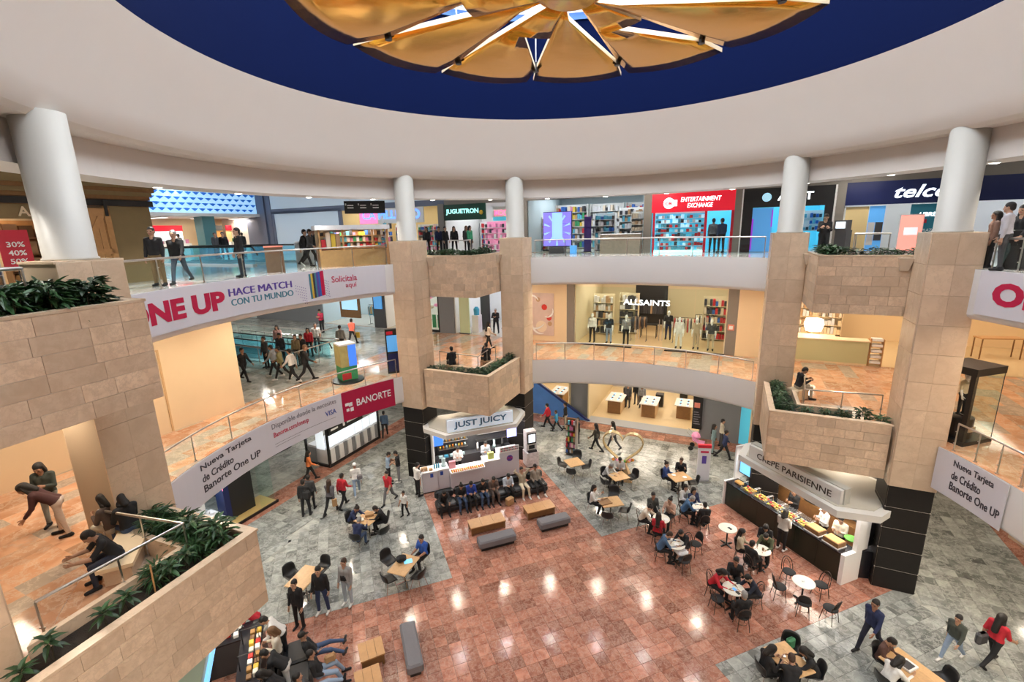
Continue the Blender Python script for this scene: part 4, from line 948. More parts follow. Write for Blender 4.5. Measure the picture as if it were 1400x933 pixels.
# navy phone shop
shop(-8.35, -20, Z3, H3, 4, 'shopwhite', 'shopfloor', 'pale interior of the navy-fronted phone shop', power=330, color=COOL)
sg = E('shop_sign', 'long navy phone shop sign with glowing slanted white letters', 'sign', fw(-8.35, Z3+2.06, FA-.1), RZF)
box('sign_board', 'signnavy', (0, 11.6, -.02, .1, 0, .98), sg); text_flat('telcel', 'neonwhite', sg, 1.75, .24, w=2.1, h=.52, y=-.03, bold=.015, shear=.3, name='letter')
for i, (x0, x1, z1, m, lab) in enumerate(((.1, .95, 2.0, 'yellowpanel', 'plain yellow window panel of the navy phone shop'), (.98, 1.55, 2.0, 'skypanel', 'blue window poster of the navy phone shop'), (2.45, 3.5, 2.02, 'tealposter', 'teal window poster with white lettering in the navy phone shop'), (6.3, 9.5, 2.0, 'screenblue', 'wide blue poster at the right of the navy phone shop'))):
    pn = E('window_poster', lab, 'poster', fw(-8.35-x0, Z3, FA+.05), RZF); box('sheet', m, (0, x1-x0, 0, .02, .05 if i != 3 else 1.2, z1), pn)
    if i == 2: text_flat('LIBRE', 'neonwhite', pn, .3, 1.5, w=.6, h=.17, y=0, bold=.02, shear=.2); text_flat('SIN PLAZO', 'textwhite', pn, .2, .85, w=.75, h=.13, y=0, bold=.02); text_flat('FORZOSO', 'textwhite', pn, .2, .66, w=.7, h=.13, y=0, bold=.02); box('price_bar', 'red', (.05, .6, -.012, 0, 1.22, 1.38), pn)
    if i == 1: box('dark_figure', 'darkgrey', (.28, .55, -.012, 0, .5, 1.3), pn); box('pale_block', 'p4', (.02, .26, -.012, 0, .3, 1.3), pn)
ss = E('floor_screen', 'glowing salmon pink totem screen before the navy phone shop', 'screen', at(-10.3, -.8, Z3), RZF); box('screen', 'salmonscreen', (0, .75, -.02, 0, .1, 1.55), ss); box('frame', 'white', (-.03, .78, 0, .1, 0, 1.6), ss); box('highlight', 'screenwhite', (.15, .6, -.03, -.02, .75, 1.05), ss)
pos = E('payment_terminal', 'grey self-service terminal behind the upper right plants', 'terminal', pl(20, 12.4, 1.6, Z3), rad(20-90)); box('body', 'darkgrey', (-.22, .22, -.1, .2, 0, 1.05), pos); box('head', 'darkgrey', (-.24, .24, -.15, .1, 1.05, 1.42), pos); box('screen', 'screenwhite', (-.18, .18, -.16, -.15, 1.12, 1.36), pos)

# ---------------- second storey, far wall (z 5.3)
H2 = 3.85
pier(8.6, 4.75, Z2, 9.2, 'cream', 'cream wall with a food poster on the second storey')
po = E('wall_poster', 'large food poster with pale swirls and dark fruit on the cream wall', 'poster', fw(7.9, Z2, FA-.16), RZF); box('sheet', mat('posterpale', (.62, .47, .42), .5, var=.25, vs=1.6), (0, 2.35, 0, .03, .35, 2.95), po)
for (x, z, r, m) in ((.3, 2.2, .38, 'p5'), (.55, .75, .35, 'p0'), (1.35, 2.55, .14, 'p8'), (1.75, 2.1, .18, 'fruitred'), (2.05, 1.45, .16, 'fruitred'), (1.55, .9, .36, 'p9'), (2.1, 1.1, .14, 'p8'), (.25, 1.55, .25, 'darkgrey')):
    MB().lathe([(0, -.01), (r, -.01), (r, 0), (0, 0)], 14).build('printed_fruit', m, po, (min(max(x, r), 2.35-r), -.005, min(max(z, .35+r), 2.95-r))).rotation_euler = (rad(90), 0, 0)
for (x, z, r, a0) in ((1.1, 1.5, .75, 200), (1.5, 1.0, .55, 160), (.9, 2.3, .5, 20), (1.9, 1.9, .4, 250)): MB().tube([(x+r*math.cos(rad(a0+12*i)), -.012, z+r*math.sin(rad(a0+12*i))) for i in range(12)], [.012+.05*math.sin(math.pi*i/11) for i in range(12)], 6).build('printed_swirl', 'whitegloss', po).scale = (1, .2, 1)
pier(4.75, 4.3, Z2, 9.2, 'taupe', 'taupe pier left of the clothes shop')
shop(4.3, -3.9, Z2, H2, 6.5, mat('shopcream', (.78, .68, .48), .5), 'warmfloor', 'warm interior of the second storey clothes shop', power=420, color=WARM)
cf = E('storefront', 'frameless glass front of the clothes shop with hanging white letters', 'shop front', fw(4.3, Z2, FA), RZF)
for x0, x1 in ((0, 2.0), (2.02, 3.55), (5.05, 6.6), (6.62, 8.2)): glass_front(cf, x0, x1, 3.4)
for x in (3.58, 3.75, 4.85, 5.02): box('door_handle', 'steel', (x-.015, x+.015, -.03, .0, .5, 1.7), cf)
for x0, x1 in ((0, 3.4), (5.2, 8.2)): box('threshold', 'black', (x0, x1, -.25, -.05, 0, .05), cf)
text_flat('ALLSAINTS', 'neonwhite', cf, 2.85, 2.45, w=2.5, h=.30, y=0, bold=.012, name='letter')
def mannequin(p, yaw, top, tro, lab, pose='stand'):
    o = person(p, yaw, pose, top, tro, lab, hair=None, sk='white', sho=BLK, fore='white', h=1.75); o.name = 'mannequin'; tag(o, lab, 'mannequin', 'mannequins in the clothes shop window')
    for i in (5, 6): o.material_slots[i].material = MT('white')
    return o
MANQ = [(3.35, .5, WHT, BLK, 'mannequin in cream top and black trousers nearest the poster wall'), (2.35, .5, BLK, LJEAN, 'mannequin in open dark jacket and pale jeans'), (1.35, .5, GRY, BLK, 'mannequin in grey shirt and black trousers left of the shop door'), (-1.55, .6, WHT, WHT, 'mannequin in long white dress right of the shop door'), (-2.45, .7, BEI, BEI, 'mannequin in beige top in the right shop window'), (-3.2, .6, DGR, (.5, .42, .3), 'mannequin in grey top and skirt at the right end of the window'), (-.75, 2.6, BLK, NVY, 'dark mannequin standing deep inside the clothes shop')]
for b, y, w_, mm, lab in ((3.9, 2.6, 1.3, ('p5', 'p8', 'p4'), 'wall shelf of boots in the left of the clothes shop'), (2.4, 3.4, 1.2, ('p4', 'p5', 'darkgrey'), 'rack of jackets on the cream wall of the clothes shop'), (-2.6, 3.0, 1.3, ('p5', 'p9', 'p0', 'p1'), 'tall wardrobe shelf on the right of the clothes shop')): shelf_unit(at(b, y, Z2), RZF, w_, 2.6, .4, 5, lab, list(mm), body='shopcream', grp='shelves in the clothes shop')
dk = E('feature_wall', 'black backdrop unit behind the clothes shop sign', 'display', at(1.6, 4.6, Z2), RZF); box('panel', 'black', (0, 2.0, 0, .1, .5, 3.0), dk); q = MB(); stockbox(q, .2, 1.8, -.2, 0, 1.2, .8, 14, 3); q.build('stock', ['p5', 'p8', 'darkgrey'], dk)['kind'] = 'stuff'
clothes_rail(at(1.3, 1.8, Z2), RZF, .9, 'rail of dark clothes left of the shop door', 'clothes rails in the shop', ('p5', 'darkgrey', 'p8'))
clothes_rail(at(-1.1, 2.0, Z2), RZF, 1.3, 'rail of bright clothes right of the shop door', 'clothes rails in the shop', ('p0', 'p4', 'p5', 'p9'))
clothes_rail(at(-2.2, 3.2, Z2), RZF, 1.0, 'rail of pale clothes at the back right of the shop', 'clothes rails in the shop', ('p4', 'p9', 'p5'))
tb = E('display_table', 'black display table in the middle of the clothes shop', 'table', at(.9, 2.6, Z2), RZF); box('top', 'black', (0, 1.0, 0, .5, .8, .85), tb)
for x in (.03, .95): 
    for y in (.03, .45): box('leg', 'black', (x-.02, x+.02, y-.02, y+.02, 0, .8), tb)
pier(-3.9, -4.4, Z2, 9.2, 'taupe', 'taupe pier right of the clothes shop'); pier(-4.4, -6.3, Z2, 9.2, 'cream', 'cream wall between the clothes shop and the amber counter shop')
bxp = E('fire_panel', 'small pale red fire box on the pier right of the clothes shop', 'fire box', fw(-3.98, Z2+1.35, FA-.14), RZF); box('box', mat('palered', (.75, .25, .18), .5), (0, .3, -.04, .02, 0, .3), bxp); box('glass', 'white', (.06, .24, -.05, -.04, .06, .24), bxp)
# amber counter shop
shop(-6.4, -20, Z2, H2, 6, mat('amberwall', (.80, .60, .36), .5), 'warmfloor', 'amber lit interior behind the pale green counter', power=560, color=WARM)
ct = E('shop_counter', 'long pale green counter of the amber lit shop', 'counter', fw(-6.45, Z2, FA-.1), RZF); box('front', mat('sage', (.52, .50, .28), .5), (0, 3.6, 0, .6, .1, 1.15), ct); box('worktop', 'cream', (-.03, 3.63, -.04, .64, 1.15, 1.2), ct); box('plinth', 'cream', (0, 3.6, .02, .58, 0, .1), ct)
ld = E('wooden_rack', 'small brown wooden rack with white trays beside the green counter', 'rack', fw(-10.1, Z2, FA+.0), RZF)
for x in (0, .5): box('post', 'wood', (x, x+.05, 0, .4, 0, 1.3), ld)
for k in range(5): box('shelf', 'wood', (.05, .5, 0, .4, .1+.27*k, .13+.27*k), ld); box('tray', 'white', (.07, .48, -.02, .36, .13+.27*k, .24+.27*k), ld)
lm = E('glowing_display', 'very bright lamp-lit display behind the green counter', 'display', fw(-7.4, Z2, FA+1.2), RZF); box('plinth', 'cream', (-.6, 1.6, 0, .8, 0, 1.0), lm); MB().lathe([(0, 1.2), (.35, 1.25), (.45, 1.6), (.38, 1.85), (0, 1.9)], 16, (.6, .4, 0)).build('lamp_shade', mat('hotlamp', (1, .9, .7), .5, emit=9, ecol=(1, .86, .62)), lm, smooth=True); area('display_lamp', (.6, .4, 2.1), .7, 60, WARM, parent=lm)
shelf_unit(at(-6.5, 4.2, Z2), RZF, 3.2, 3.0, .4, 6, 'pale wall shelf of goods behind the bright lamp', ['cream', 'p9', 'p4', 'p8'], body='cream')
bl = tag(box('ladder_sign', 'screenlight', (0, .5, 0, .05, 0, .35), None, fw(-9.6, Z2+3.0, FA+2.5), RZF), 'small cyan lit sign at the back of the amber shop', 'sign')
# left part of the far wall on the second storey
shop(12.6, 8.6, Z2, H2, 5, 'shopwhite', 'shopfloor', 'colourful interior of the cosmetics shop between the far pillars', power=230, color=COOL)
tag(box('trim', 'darkgrey', (0, 4.0, -.1, .1, 3.0, H2), None, fw(12.6, Z2), RZF), 'dark header over the cosmetics shop entrance', kind='structure')
for b, y, w_, h_, m, lab in ((12.3, .1, .75, 2.9, mat('limewall', (.62, .72, .45), .5), 'pale lime upright panel at the cosmetics shop entrance'), (11.5, 1.6, .7, 2.9, 'darkgrey', 'dark poster wall inside the cosmetics shop'), (10.3, 2.4, .55, 2.9, 'magenta', 'magenta light column in the cosmetics shop'), (9.75, 2.6, .3, 2.9, 'orange', 'orange light column in the cosmetics shop'), (8.95, 2.2, .35, 2.8, 'cyanpanel', 'cyan light column in the cosmetics shop')):
    o = E('light_column', lab, 'display', at(b, y, Z2), RZF); box('panel', m, (0, w_, 0, .08, 0, h_), o); box('foot', 'darkgrey', (0, w_, -.1, .2, 0, .05), o)
tb = E('display_plinth', 'white plinth with product display in the cosmetics shop', 'display', at(11.6, .5, Z2), RZF); box('plinth', 'white', (0, .5, 0, .5, 0, 1.2), tb); MB().lathe([(0, 1.2), (.18, 1.2), (.2, 1.6), (.1, 1.75), (0, 1.75)], 12, (.25, .25, 0)).build('product', 'cyanplastic', tb)
tb = E('promo_table', 'blue promotional table at the right of the cosmetics shop', 'table', at(9.1, .4, Z2), RZF); box('front', 'screenblue', (0, .6, 0, .5, 0, .85), tb); box('top', 'white', (-.03, .63, -.03, .53, .85, .9), tb); q = MB(); stockbox(q, .05, .55, .1, .4, .9, .3, 4, 4); q.build('stock', ['p5', 'p4', 'p1', 'p7'], tb)['kind'] = 'stuff'
pier(13.75, 12.6, Z2, 9.2, 'greypanel', 'grey double pier at the far corner of the second storey')
shop(18.4, 13.75, Z2, H2, 4, 'shopwhite', 'shopfloor', 'interior of the flower-window shop on the second storey', power=180)
ff = E('shop_window', 'black framed shop window with pink flowers on the second storey', 'shop front', fw(16.2, Z2), RZF)
for x in (0, 1.15, 2.3): box('frame', 'black', (x, x+.1, -.05, .05, 0, 3.0), ff)
box('frame', 'black', (0, 2.4, -.05, .05, 3.0, 3.6), ff); box('frame', 'black', (0, 2.4, -.05, .05, 0, .15), ff)
for x0 in (.1, 1.25): glass_front(ff, x0, x0+1.05, 3.0)
for i in range(14): MB().lathe([(0, -.1), (.16, -.03), (.2, .05), (.1, .13), (0, .12)], 9).build('blossom', ('pinkpanel', 'p4', 'p6', 'p9')[i % 4], ff, (.3+(i*.37) % 2.0, .5+.1*(i % 3), 1.2+.13*i))
for i in range(5): box('planter_panel', 'p3', (.25+.42*i, .5+.42*i, .4, .5, .2, 1.1), ff)
pier(19.4, 18.4, Z2, 9.2, 'darkgrey', 'dark pier in the left corridor of the second storey')
shop(24.5, 19.4, Z2, H2, 4, 'coolwall', 'shopfloor', 'interior of the sportswear shop in the left corridor', power=230, color=COOL)
tvs = E('wall_screen', 'dark framed screen at the sportswear shop', 'screen', fw(22.6, Z2+.9, FA-.1), RZF); box('frame', 'wooddark', (0, 1.9, 0, .1, -.3, 1.6), tvs); box('screen', 'screenlight', (.2, 1.7, -.02, 0, .3, 1.45), tvs)
clothes_rail(at(20.6, .8, Z2), RZF, 1.1, 'rail of white sportswear in the left corridor shop', 'clothes rails in the shop', ('p4', 'p7', 'p4', 'p2'))
pier(32, 24.5, Z2, 9.2, 'greypanel', 'grey wall at the back of the left corridor'); pier(46, 32, Z2, 9.2, 'coolwall', 'pale wall at the end of the left corridor')
yb = E('blue_banner', 'tall blue lightbox beside the dark pier in the corridor', 'lightbox', fw(19.3, Z2, FA-.2), RZF); box('panel', 'skypanel', (.05, .75, 0, .1, 1.4, 3.4), yb); box('bracket', 'black', (.05, .75, .1, .15, 1.3, 3.5), yb)

# ---------------- ground floor, far side
wallseg('wall_far', 'greypanel', 15.2, 16.4, -2.95, -5.0, 0, 3.95, 'dark grey wall right of the phone table shop'); wallseg('wall_far', 'greypanel', 15.9, 16.3, 5.0, 3.75, 0, 3.95, 'dark grey glass screen left of the phone table shop')
wallseg('wall_far', 'cyanpanel', 15.3, 16.4, -5.0, -5.5, 0, 3.95, 'light blue strip at the end of the grey wall'); wallseg('wall_far', 'cream', 15.3, 16.4, -5.5, -16, 0, 3.95, 'cream wall behind the crêpe stand')
gs = shop(3.75, -2.95, 0, 3.94, 7.5, mat('shopoak', (.80, .66, .42), .4), mat('oakfloor', (.82, .66, .42), .2, var=.04), 'oak lined interior of the ground floor phone shop', power=430, color=WARM, a=15.6)
gs2 = shop(9.5, 5.0, 0, 3.94, 7.5, 'shopoak', 'oakfloor', 'oak lined interior left of the grey screen', power=260, color=WARM, a=15.6)
wallseg('trim', mat('greystep', (.42, .45, .50), .3), 15.15, 16.15, 3.75, -2.95, 0, .03, 'grey threshold band before the phone table shop')
def phone_table(u, v, lab, L=1.7):
    c = G(u, v, .9); o = E('display_table', lab, 'table', (c.x, c.y, 0), RZF, 'phone display tables')
    box('top', 'whitegloss', (-.55, .55, -L/2, L/2, .88, .93), o); box('body', 'wooddark', (-.42, .42, -L/2+.08, L/2-.1, 0, .88), o); box('side_panel', 'woodlight', (.42, .45, -L/2+.08, L/2-.1, 0, .88), o)
    for i in range(2):
        for k in range(5):
            q = MB().box(-.05, .05, -.08, .08, 0, .02); t_ = q.build('phone', 'black' if k % 2 else 'screencyan', None, Vector((c.x, c.y, .93))+(-E2)*(-.22+.44*i)+E1*(-.55+.26*k), RZF); tag(t_, 'phone lying on the '+lab, 'phone', 'phones on the display tables')
    return o
phone_table(843, 543, 'white topped phone table left in the far shop'); phone_table(889, 548, 'white topped phone table in the middle of the far shop'); phone_table(936, 551, 'white topped phone table at the right of the far shop', 1.4); phone_table(766, 534, 'white topped phone table behind the blue stair wall')
for u, v, lab in ((858, 538, 'low dark stool behind the left phone table'), (902, 547, 'dark chair beside the middle phone table'), (935, 538, 'dark cabinet behind the right phone table'), (803, 552, 'black speaker cabinet at the grey screen')):
    c = G(u, v, .45); o = E('dark_cabinet', lab, 'cabinet', (c.x, c.y, 0), RZF); box('body', 'darkgrey', (-.25, .25, -.25, .25, .05, .9), o); box('door', 'black', (-.22, .22, -.27, -.25, .1, .85), o)
tr = E('stair_wall', 'blue sloping panel of the stair beside the far right pillar', 'stair panel', W(15.2, 7.4, 0), RZF)
MB().add([(0, 0, .05), (3.7, 0, .05), (0, 0, 2.35), (0, .1, .05), (3.7, .1, .05), (0, .1, 2.35)], [(0, 1, 2), (5, 4, 3), (0, 3, 4, 1), (1, 4, 5, 2), (2, 5, 3, 0)]).build('blue_panel', mat('stairblue', (.07, .20, .55), .3, var=.45, vs=.6), tr)
MB().add([(0, -.03, 2.35), (3.7, -.03, .05), (3.9, -.03, .05), (0, -.03, 2.55), (0, .12, 2.35), (3.7, .12, .05), (3.9, .12, .05), (0, .12, 2.55)], [(0, 1, 2, 3), (7, 6, 5, 4), (3, 2, 6, 7), (0, 4, 5, 1)]).build('edge_band', mat('navyedge', (.015, .03, .14), .3), tr)
tm = E('totem_sign', 'black information panel on the grey wall of the phone shop', 'sign', W(15.1, -2.95, 0), RZF); box('panel', 'black', (-.42, .1, -.05, .02, .6, 2.6), tm)
for k in range(6): box('print_line', 'textgrey', (-.35, .0-.05*(k % 3), -.06, -.05, .9+.14*k, .95+.14*k), tm)
box('picture', 'palered', (-.35, -.05, -.06, -.05, 1.9, 2.2), tm)

# ---------------- left wall (b about 13.8): cream wall on storey two, wood fronted shop on storey three, shoe shop below
cw = wallseg('wall_left', 'cream', -12, -.2, 13.75, 19.5, Z2, 9.2, 'plain cream hoarding wall on the second storey at left')
for dims in ((-3.0, -2.94, 13.72, 13.75, Z2+.02, Z2+3.0), (-12, -2.94, 13.72, 13.75, Z2+2.95, Z2+3.0)): 
    ps = [W(dims[0], dims[2]), W(dims[1], dims[2]), W(dims[1], dims[3]), W(dims[0], dims[3])]; MB().prism([p[:2] for p in ps], dims[4], dims[5]).build('joint', 'woodlight', cw)
LB = 13.9
wf = E('wood_shop', 'olive brown wooden shop front with sliding barn door on the third storey', 'shop front', W(-12, LB, Z3), RZL)
WX = 9.75     # right-hand corner of the shop front in its own x
box('wall_panel', mat('olive', (.23, .165, .075), .5, var=.08), (8.55, WX, 0, .3, 0, 2.75), wf); box('return_wall', 'olive', (WX-.3, WX, .3, 7, 0, 2.9), wf)
for k, (z0, z1, e) in enumerate(((2.62, 2.74, .05), (2.74, 2.86, .10), (2.86, 2.98, .16), (2.98, 3.2, .24))): box('cornice_board', ('wooddark', 'olive', 'wooddark', 'olive')[k], (0, WX+e, -e, .3, z0, z1), wf)
box('track', 'black', (0, WX+.1, -.08, -.02, 2.42, 2.6), wf); box('lintel', 'wooddark', (0, WX, .0, .3, 2.4, 2.64), wf)
dr = box('barn_door', 'wooddark', (7.5, 8.55, -.06, -.01, 0, 2.35), wf)
for i in range(6): box('plank', 'wood', (7.52+.17*i, 7.68+.17*i, -.09, -.06, .02, 2.33), dr)
for d_ in ((7.5, 8.55, -.12, -.09, .05, .25), (7.5, 8.55, -.12, -.09, 2.1, 2.33), (7.5, 7.66, -.12, -.09, 0, 2.35), (8.39, 8.55, -.12, -.09, 0, 2.35), (7.5, 8.55, -.12, -.09, .95, 1.12)): box('brace', 'wood', d_, dr)
MB().add([(7.66, -.12, 1.12), (7.84, -.12, 1.12), (8.39, -.12, 2.1), (8.21, -.12, 2.1), (7.66, -.09, 1.12), (7.84, -.09, 1.12), (8.39, -.09, 2.1), (8.21, -.09, 2.1)], [(0, 1, 2, 3), (0, 4, 5, 1), (1, 5, 6, 2), (2, 6, 7, 3), (3, 7, 4, 0)]).build('brace', 'wood', dr)
box('hanger_strap', 'black', (8.42, 8.5, -.14, -.12, 2.1, 2.6), dr)
box('fascia', 'olive', (0, 7.5, 0, .2, 2.02, 2.4), wf); text_flat('A', 'goldedge', wf, 6.45, 2.08, h=.26, y=-.01, bold=.02); text_flat('L', 'goldedge', wf, 7.05, 2.08, h=.26, y=-.01, bold=.02)
box('inner_back', 'cream', (0, 7.6, 2.6, 2.7, 0, 2.6), wf); box('inner_ceiling', 'cream', (0, 9, .3, 2.7, 2.6, 2.65), wf); area('wood_shop_lamp', (5.5, 1.3, 2.5), 2.5, 90, WARM, parent=wf, sy=1)
shelf_unit(W(-12+5.2, LB+.9, Z3), RZL, .95, 2.0, .4, 5, 'white shoe shelf behind the red sale sign', ['p5', 'p4', 'p1', 'p8'], per=4, body='white'); shelf_unit(W(-12+6.3, LB+.8, Z3), RZL, 1.1, 2.0, .4, 4, 'orange wood shelf of bags in the barn door shop', ['wooddark', 'p8', 'bread'], per=3, body='wood')
sl = E('sale_sign', 'red sale sign with 30%, 40% and 50% at the left shop', 'sign', W(-12+5.75, LB-.5, Z3), RZL); box('sheet', mat('salered', (.60, .03, .06), .5), (0, .62, 0, .03, .7, 1.7), sl); box('stand', 'black', (.25, .37, 0, .03, .0, .7), sl); box('stand', 'black', (.1, .52, -.15, .2, 0, .03), sl)
for k, s_ in enumerate(('50%', '40%', '30%')): text_flat(s_, 'textwhite', sl, .14, .82+.22*k, w=.36, h=.14, y=0, bold=.015)
# corridor end: tiled light wall and food counters
dw = E('pattern_fascia', 'backlit blue and white diamond pattern fascia over the food hall', 'fascia', W(5.9, 30, Z3), RZL)
box('panel', mat('dpale', (.45, .72, .95), .4, emit=.75, ecol=(.40, .70, 1)), (0, 8.3, 0, .2, 3.05, 4.6), dw)
mat('dblue', (.02, .14, .55), .4, emit=.35, ecol=(.02, .20, .75))
dmesh = MB().add([(-.25, -.02, 0), (0, -.02, -.19), (.25, -.02, 0), (0, -.02, .02)], [(0, 1, 2, 3)]).mesh('diamond', 'dblue')
for r in range(4):
    for i in range(15): link('diamond', dmesh, dw, (.32+.53*i+(.26 if r % 2 else 0), 0, 3.36+.36*r))
box('soffit_beam', 'ceiling_white', (-3, 8.3, -.3, .3, 2.85, 3.05), dw)
wallseg('wall_corridor', 'cream', 0, 18, 34.5, 34.9, Z3, 16.3, 'pale wall at the back of the food hall'); wallseg('ceiling', 'ceiling_white', 0, 18, 30.4, 34.5, 13.45, 13.55, 'lit ceiling of the food hall')
for k in range(3): panel_light(W(8+3*k, 32, 13.43), .4, 1.8, RZL, 70, WARM, 'flat ceiling light panel over the food hall', 'food hall light panels')
for a_, b_, m, lab in ((10.4, 30.7, mat('tealpier', (.10, .26, .28), .5), 'teal square pier in the food hall'), (14.6, 29.6, 'bluegrey', 'dark blue-grey pier at the food hall corner')):
    o = MB().box(-.45, .45, -.45, .45, 0, 2.9 if a_ < 12 else 5.6).build('pillar', m, None, W(a_, b_, Z3), RZL); tag(o, lab, kind='structure')
for a_, w_, m, m2, lab in ((7.2, 3.2, 'signred', 'screenwhite', 'red fronted sweet counter in the food hall'), (11.9, 1.6, 'darkgrey', 'bread', 'dark food counter right of the teal pier'), (13.8, 1.7, 'signred', 'yellowpanel', 'food counter with yellow menu and red sign')):
    o = E('food_counter', lab, 'food counter', W(a_, 32.6, Z3), RZL); box('counter', 'white', (0, w_, 0, .7, 0, 1.0), o); box('menu_board', m2, (0, w_, .9, .95, 1.0, 1.9), o); box('sign_band', m, (0, w_, .8, .9, 1.9, 2.3), o)
    q = MB(); stockbox(q, .1, w_-.1, .1, .5, 1.0, .3, int(w_*4), 8); q.build('stock', PALN[:8], o)['kind'] = 'stuff'
sc1 = E('escalator', 'escalator balustrades with pale blue glass in the third storey corridor', 'escalator', W(3.6, 17.0, Z3), RZL)
for x in (0, 1.3, 2.6): box('glass_balustrade', 'blueglass', (x, x+.05, 0, 9, .05, .85), sc1); MB().tube([(x+.02, -.3, .5), (x+.02, 0, .9), (x+.02, 9, .9)], .045, 6).build('handrail', 'black', sc1); box('skirt', 'steel', (x-.1, x+.15, 0, 9, 0, .08), sc1)
wb = E('waste_bin', 'beige round waste bin in front of the corridor', 'bin', W(5.4, 15.6, Z3), RZL); MB().lathe([(.40, 0), (.42, .06), (.42, 1.0), (.36, 1.08), (0, 1.1)], 20).build('drum', 'p4', wb, smooth=True); MB().lathe([(.425, .9), (.435, .92), (.435, .96), (.425, .98)], 20, cap=False).build('band', 'steel', wb)
# gift kiosk on the third storey
kk = E('gift_kiosk', 'brown kiosk booth with lit book shelves behind the left rail', 'kiosk', G(445, 368, Z3)+Vector((-.45, .75, 0)), rad(27))
box('base', 'wood', (0, 3.2, 0, 1.4, 0, .95), kk); box('canopy', 'p4', (-.1, 3.0, -.1, 1.5, 2.05, 2.3), kk)
for x in (0, .95, 2.2, 2.85): box('post', 'wood', (x, x+.08, 0, .08, .95, 2.05), kk)
box('back', 'cream', (0, 2.9, 1.3, 1.4, .95, 2.05), kk); box('light_panel', 'yellowpanel', (1.1, 2.15, .9, .95, 1.55, 2.0), kk)
for k in range(3): box('shelf', 'wood', (.08, 2.85, .3, 1.0, 1.0+.35*k, 1.03+.35*k), kk)
q = MB(); 
for k in range(3): stockbox(q, .12, 2.8, .35, .6, 1.03+.35*k, .3, 20, 10)
stockbox(q, .1, .9, .1, .3, 1.0, .9, 4, 10); q.build('stock', PALN, kk)['kind'] = 'stuff'; kk.scale = (1, 1, .76); area('gift_kiosk_lamp', (1.5, .3, 2.0), 1.6, 30, WARM, parent=kk, sy=.4)
sd = E('spinner_rack', 'card spinner rack at the end of the brown kiosk', 'rack', G(515, 362, Z3)+Vector((.1, 1.6, 0)), rad(27)); MB().lathe([(.02, 0), (.02, 1.9)], 8).build('pole', 'steel', sd); q = MB()
for k in range(5): stockbox(q, -.3, .3, -.15, .15, .3+.32*k, .28, 5, 6)
q.build('stock', ['p4', 'p6', 'p7', 'p5', 'p1', 'p9'], sd)['kind'] = 'stuff'; MB().lathe([(0, 0), (.3, 0), (.3, .04), (0, .05)], 14).build('base', 'black', sd)
for u, lab in ((378, 'small brown carton box stand behind the left rail'),):
    o = E('carton_stand', lab, 'stand', G(u, 372, Z3), rad(27)); box('body', mat('brownprint', (.16, .09, .05), .5, var=.3, vs=8), (-.32, .32, -.25, .25, 0, .95), o); box('top', 'palered', (-.34, .34, -.27, .27, .95, 1.0), o)
hs = E('hanging_sign', 'black hanging direction sign with white lettering over the third storey corridor', 'sign', W(7.6, 13.4, 13.55-.55), rad(15)); box('board', 'black', (-1.0, 1.0, -.05, .05, 0, .62), hs)
for x in (-.7, .7): MB().tube([(x, 0, .62), (x, 0, 1.15)], .012, 4).build('hanger', 'steel', hs)
for i in range(3):
    for k in range(2): box('print_line', 'textwhite', (-.85+.62*i, -.55+.62*i, -.058, -.05, .38-.12*k, .43-.12*k), hs); box('arrow', 'textwhite', (-.95+.62*i, -.89+.62*i, -.058, -.05, .40, .5), hs)
# ---------------- second storey left corridor things
kb = E('promo_cube', 'tall printed promotional box in green, blue and yellow by the left rail', 'display box', G(476, 520, Z2), rad(40)); 
box('body', 'p3', (-.36, .36, -.36, .36, .1, .75), kb); box('panel', mat('mosaic', (.42, .36, .14), .5, var=.45, vs=3), (-.37, 0, -.37, .37, .75, 1.75), kb); box('panel', 'screenblue', (0, .37, -.37, .37, .75, 1.75), kb); box('top', 'p4', (-.38, .38, -.38, .38, 1.75, 1.82), kb); MB().lathe([(0, 0), (.75, 0), (.72, .06), (0, .1)], 20).build('base', 'black', kb); box('red_band', 'p0', (-.37, .05, -.372, -.36, .15, .45), kb)
bt = E('info_totem', 'black information totem with blue screen beside the far left pillar', 'totem', G(536, 512, Z2)+Vector((.1, .3, 0)), rad(20)); box('body', 'black', (-.35, .35, -.12, .12, 0, 2.2), bt); box('screen', 'skypanel', (-.3, .3, -.135, -.12, 1.1, 1.9), bt); box('red_tab', 'red', (-.3, .0, -.135, -.12, 1.95, 2.1), bt); box('lower_panel', 'signnavy', (-.3, .3, -.135, -.12, .1, 1.0), bt)
q = MB(); ps = [W(-.2, 13.9), W(14.3, 13.9), W(14.3, 40), W(-.2, 40)]; q.add([(p.x, p.y, Z2+.004) for p in ps], [(0, 1, 2, 3)]); tag(q.build('floor', 'hallmarble'), 'grey marble floor of the second storey corridor at left', kind='structure')
rail_line([W(4.2, 24), W(4.2, 15.8), W(7.2, 15.8), W(7.2, 24)], Z2, .95, 'glass balustrade round the escalator opening in the left corridor', glass=True)
es = E('escalator', 'escalator with glass sides in the second storey corridor', 'escalator', W(4.6, 16.2, Z2), RZL)
for x in (0, 1.1, 2.2): box('glass_balustrade', 'blueglass', (x, x+.05, 0, 9, .0, .8), es); MB().tube([(x+.02, -.2, .5), (x+.02, 0, .85), (x+.02, 9, .85)], .04, 6).build('handrail', 'black', es)
for i in range(22): box('step', 'steel', (.05, 1.1, .3+.4*i, .68+.4*i, 0, .03), es); box('step', 'steel', (1.15, 2.2, .3+.4*i, .68+.4*i, 0, .03), es)
rail_line([W(8.6, 34), W(8.6, 18.6), W(10.2, 18.6)], Z2, .95, 'glass balustrade farther along the left corridor', glass=True)
wallseg('wall_corridor', 'cream', -.2, 14.4, 40, 40.3, Z2, 9.2, 'cream wall at the end of the second storey corridor')
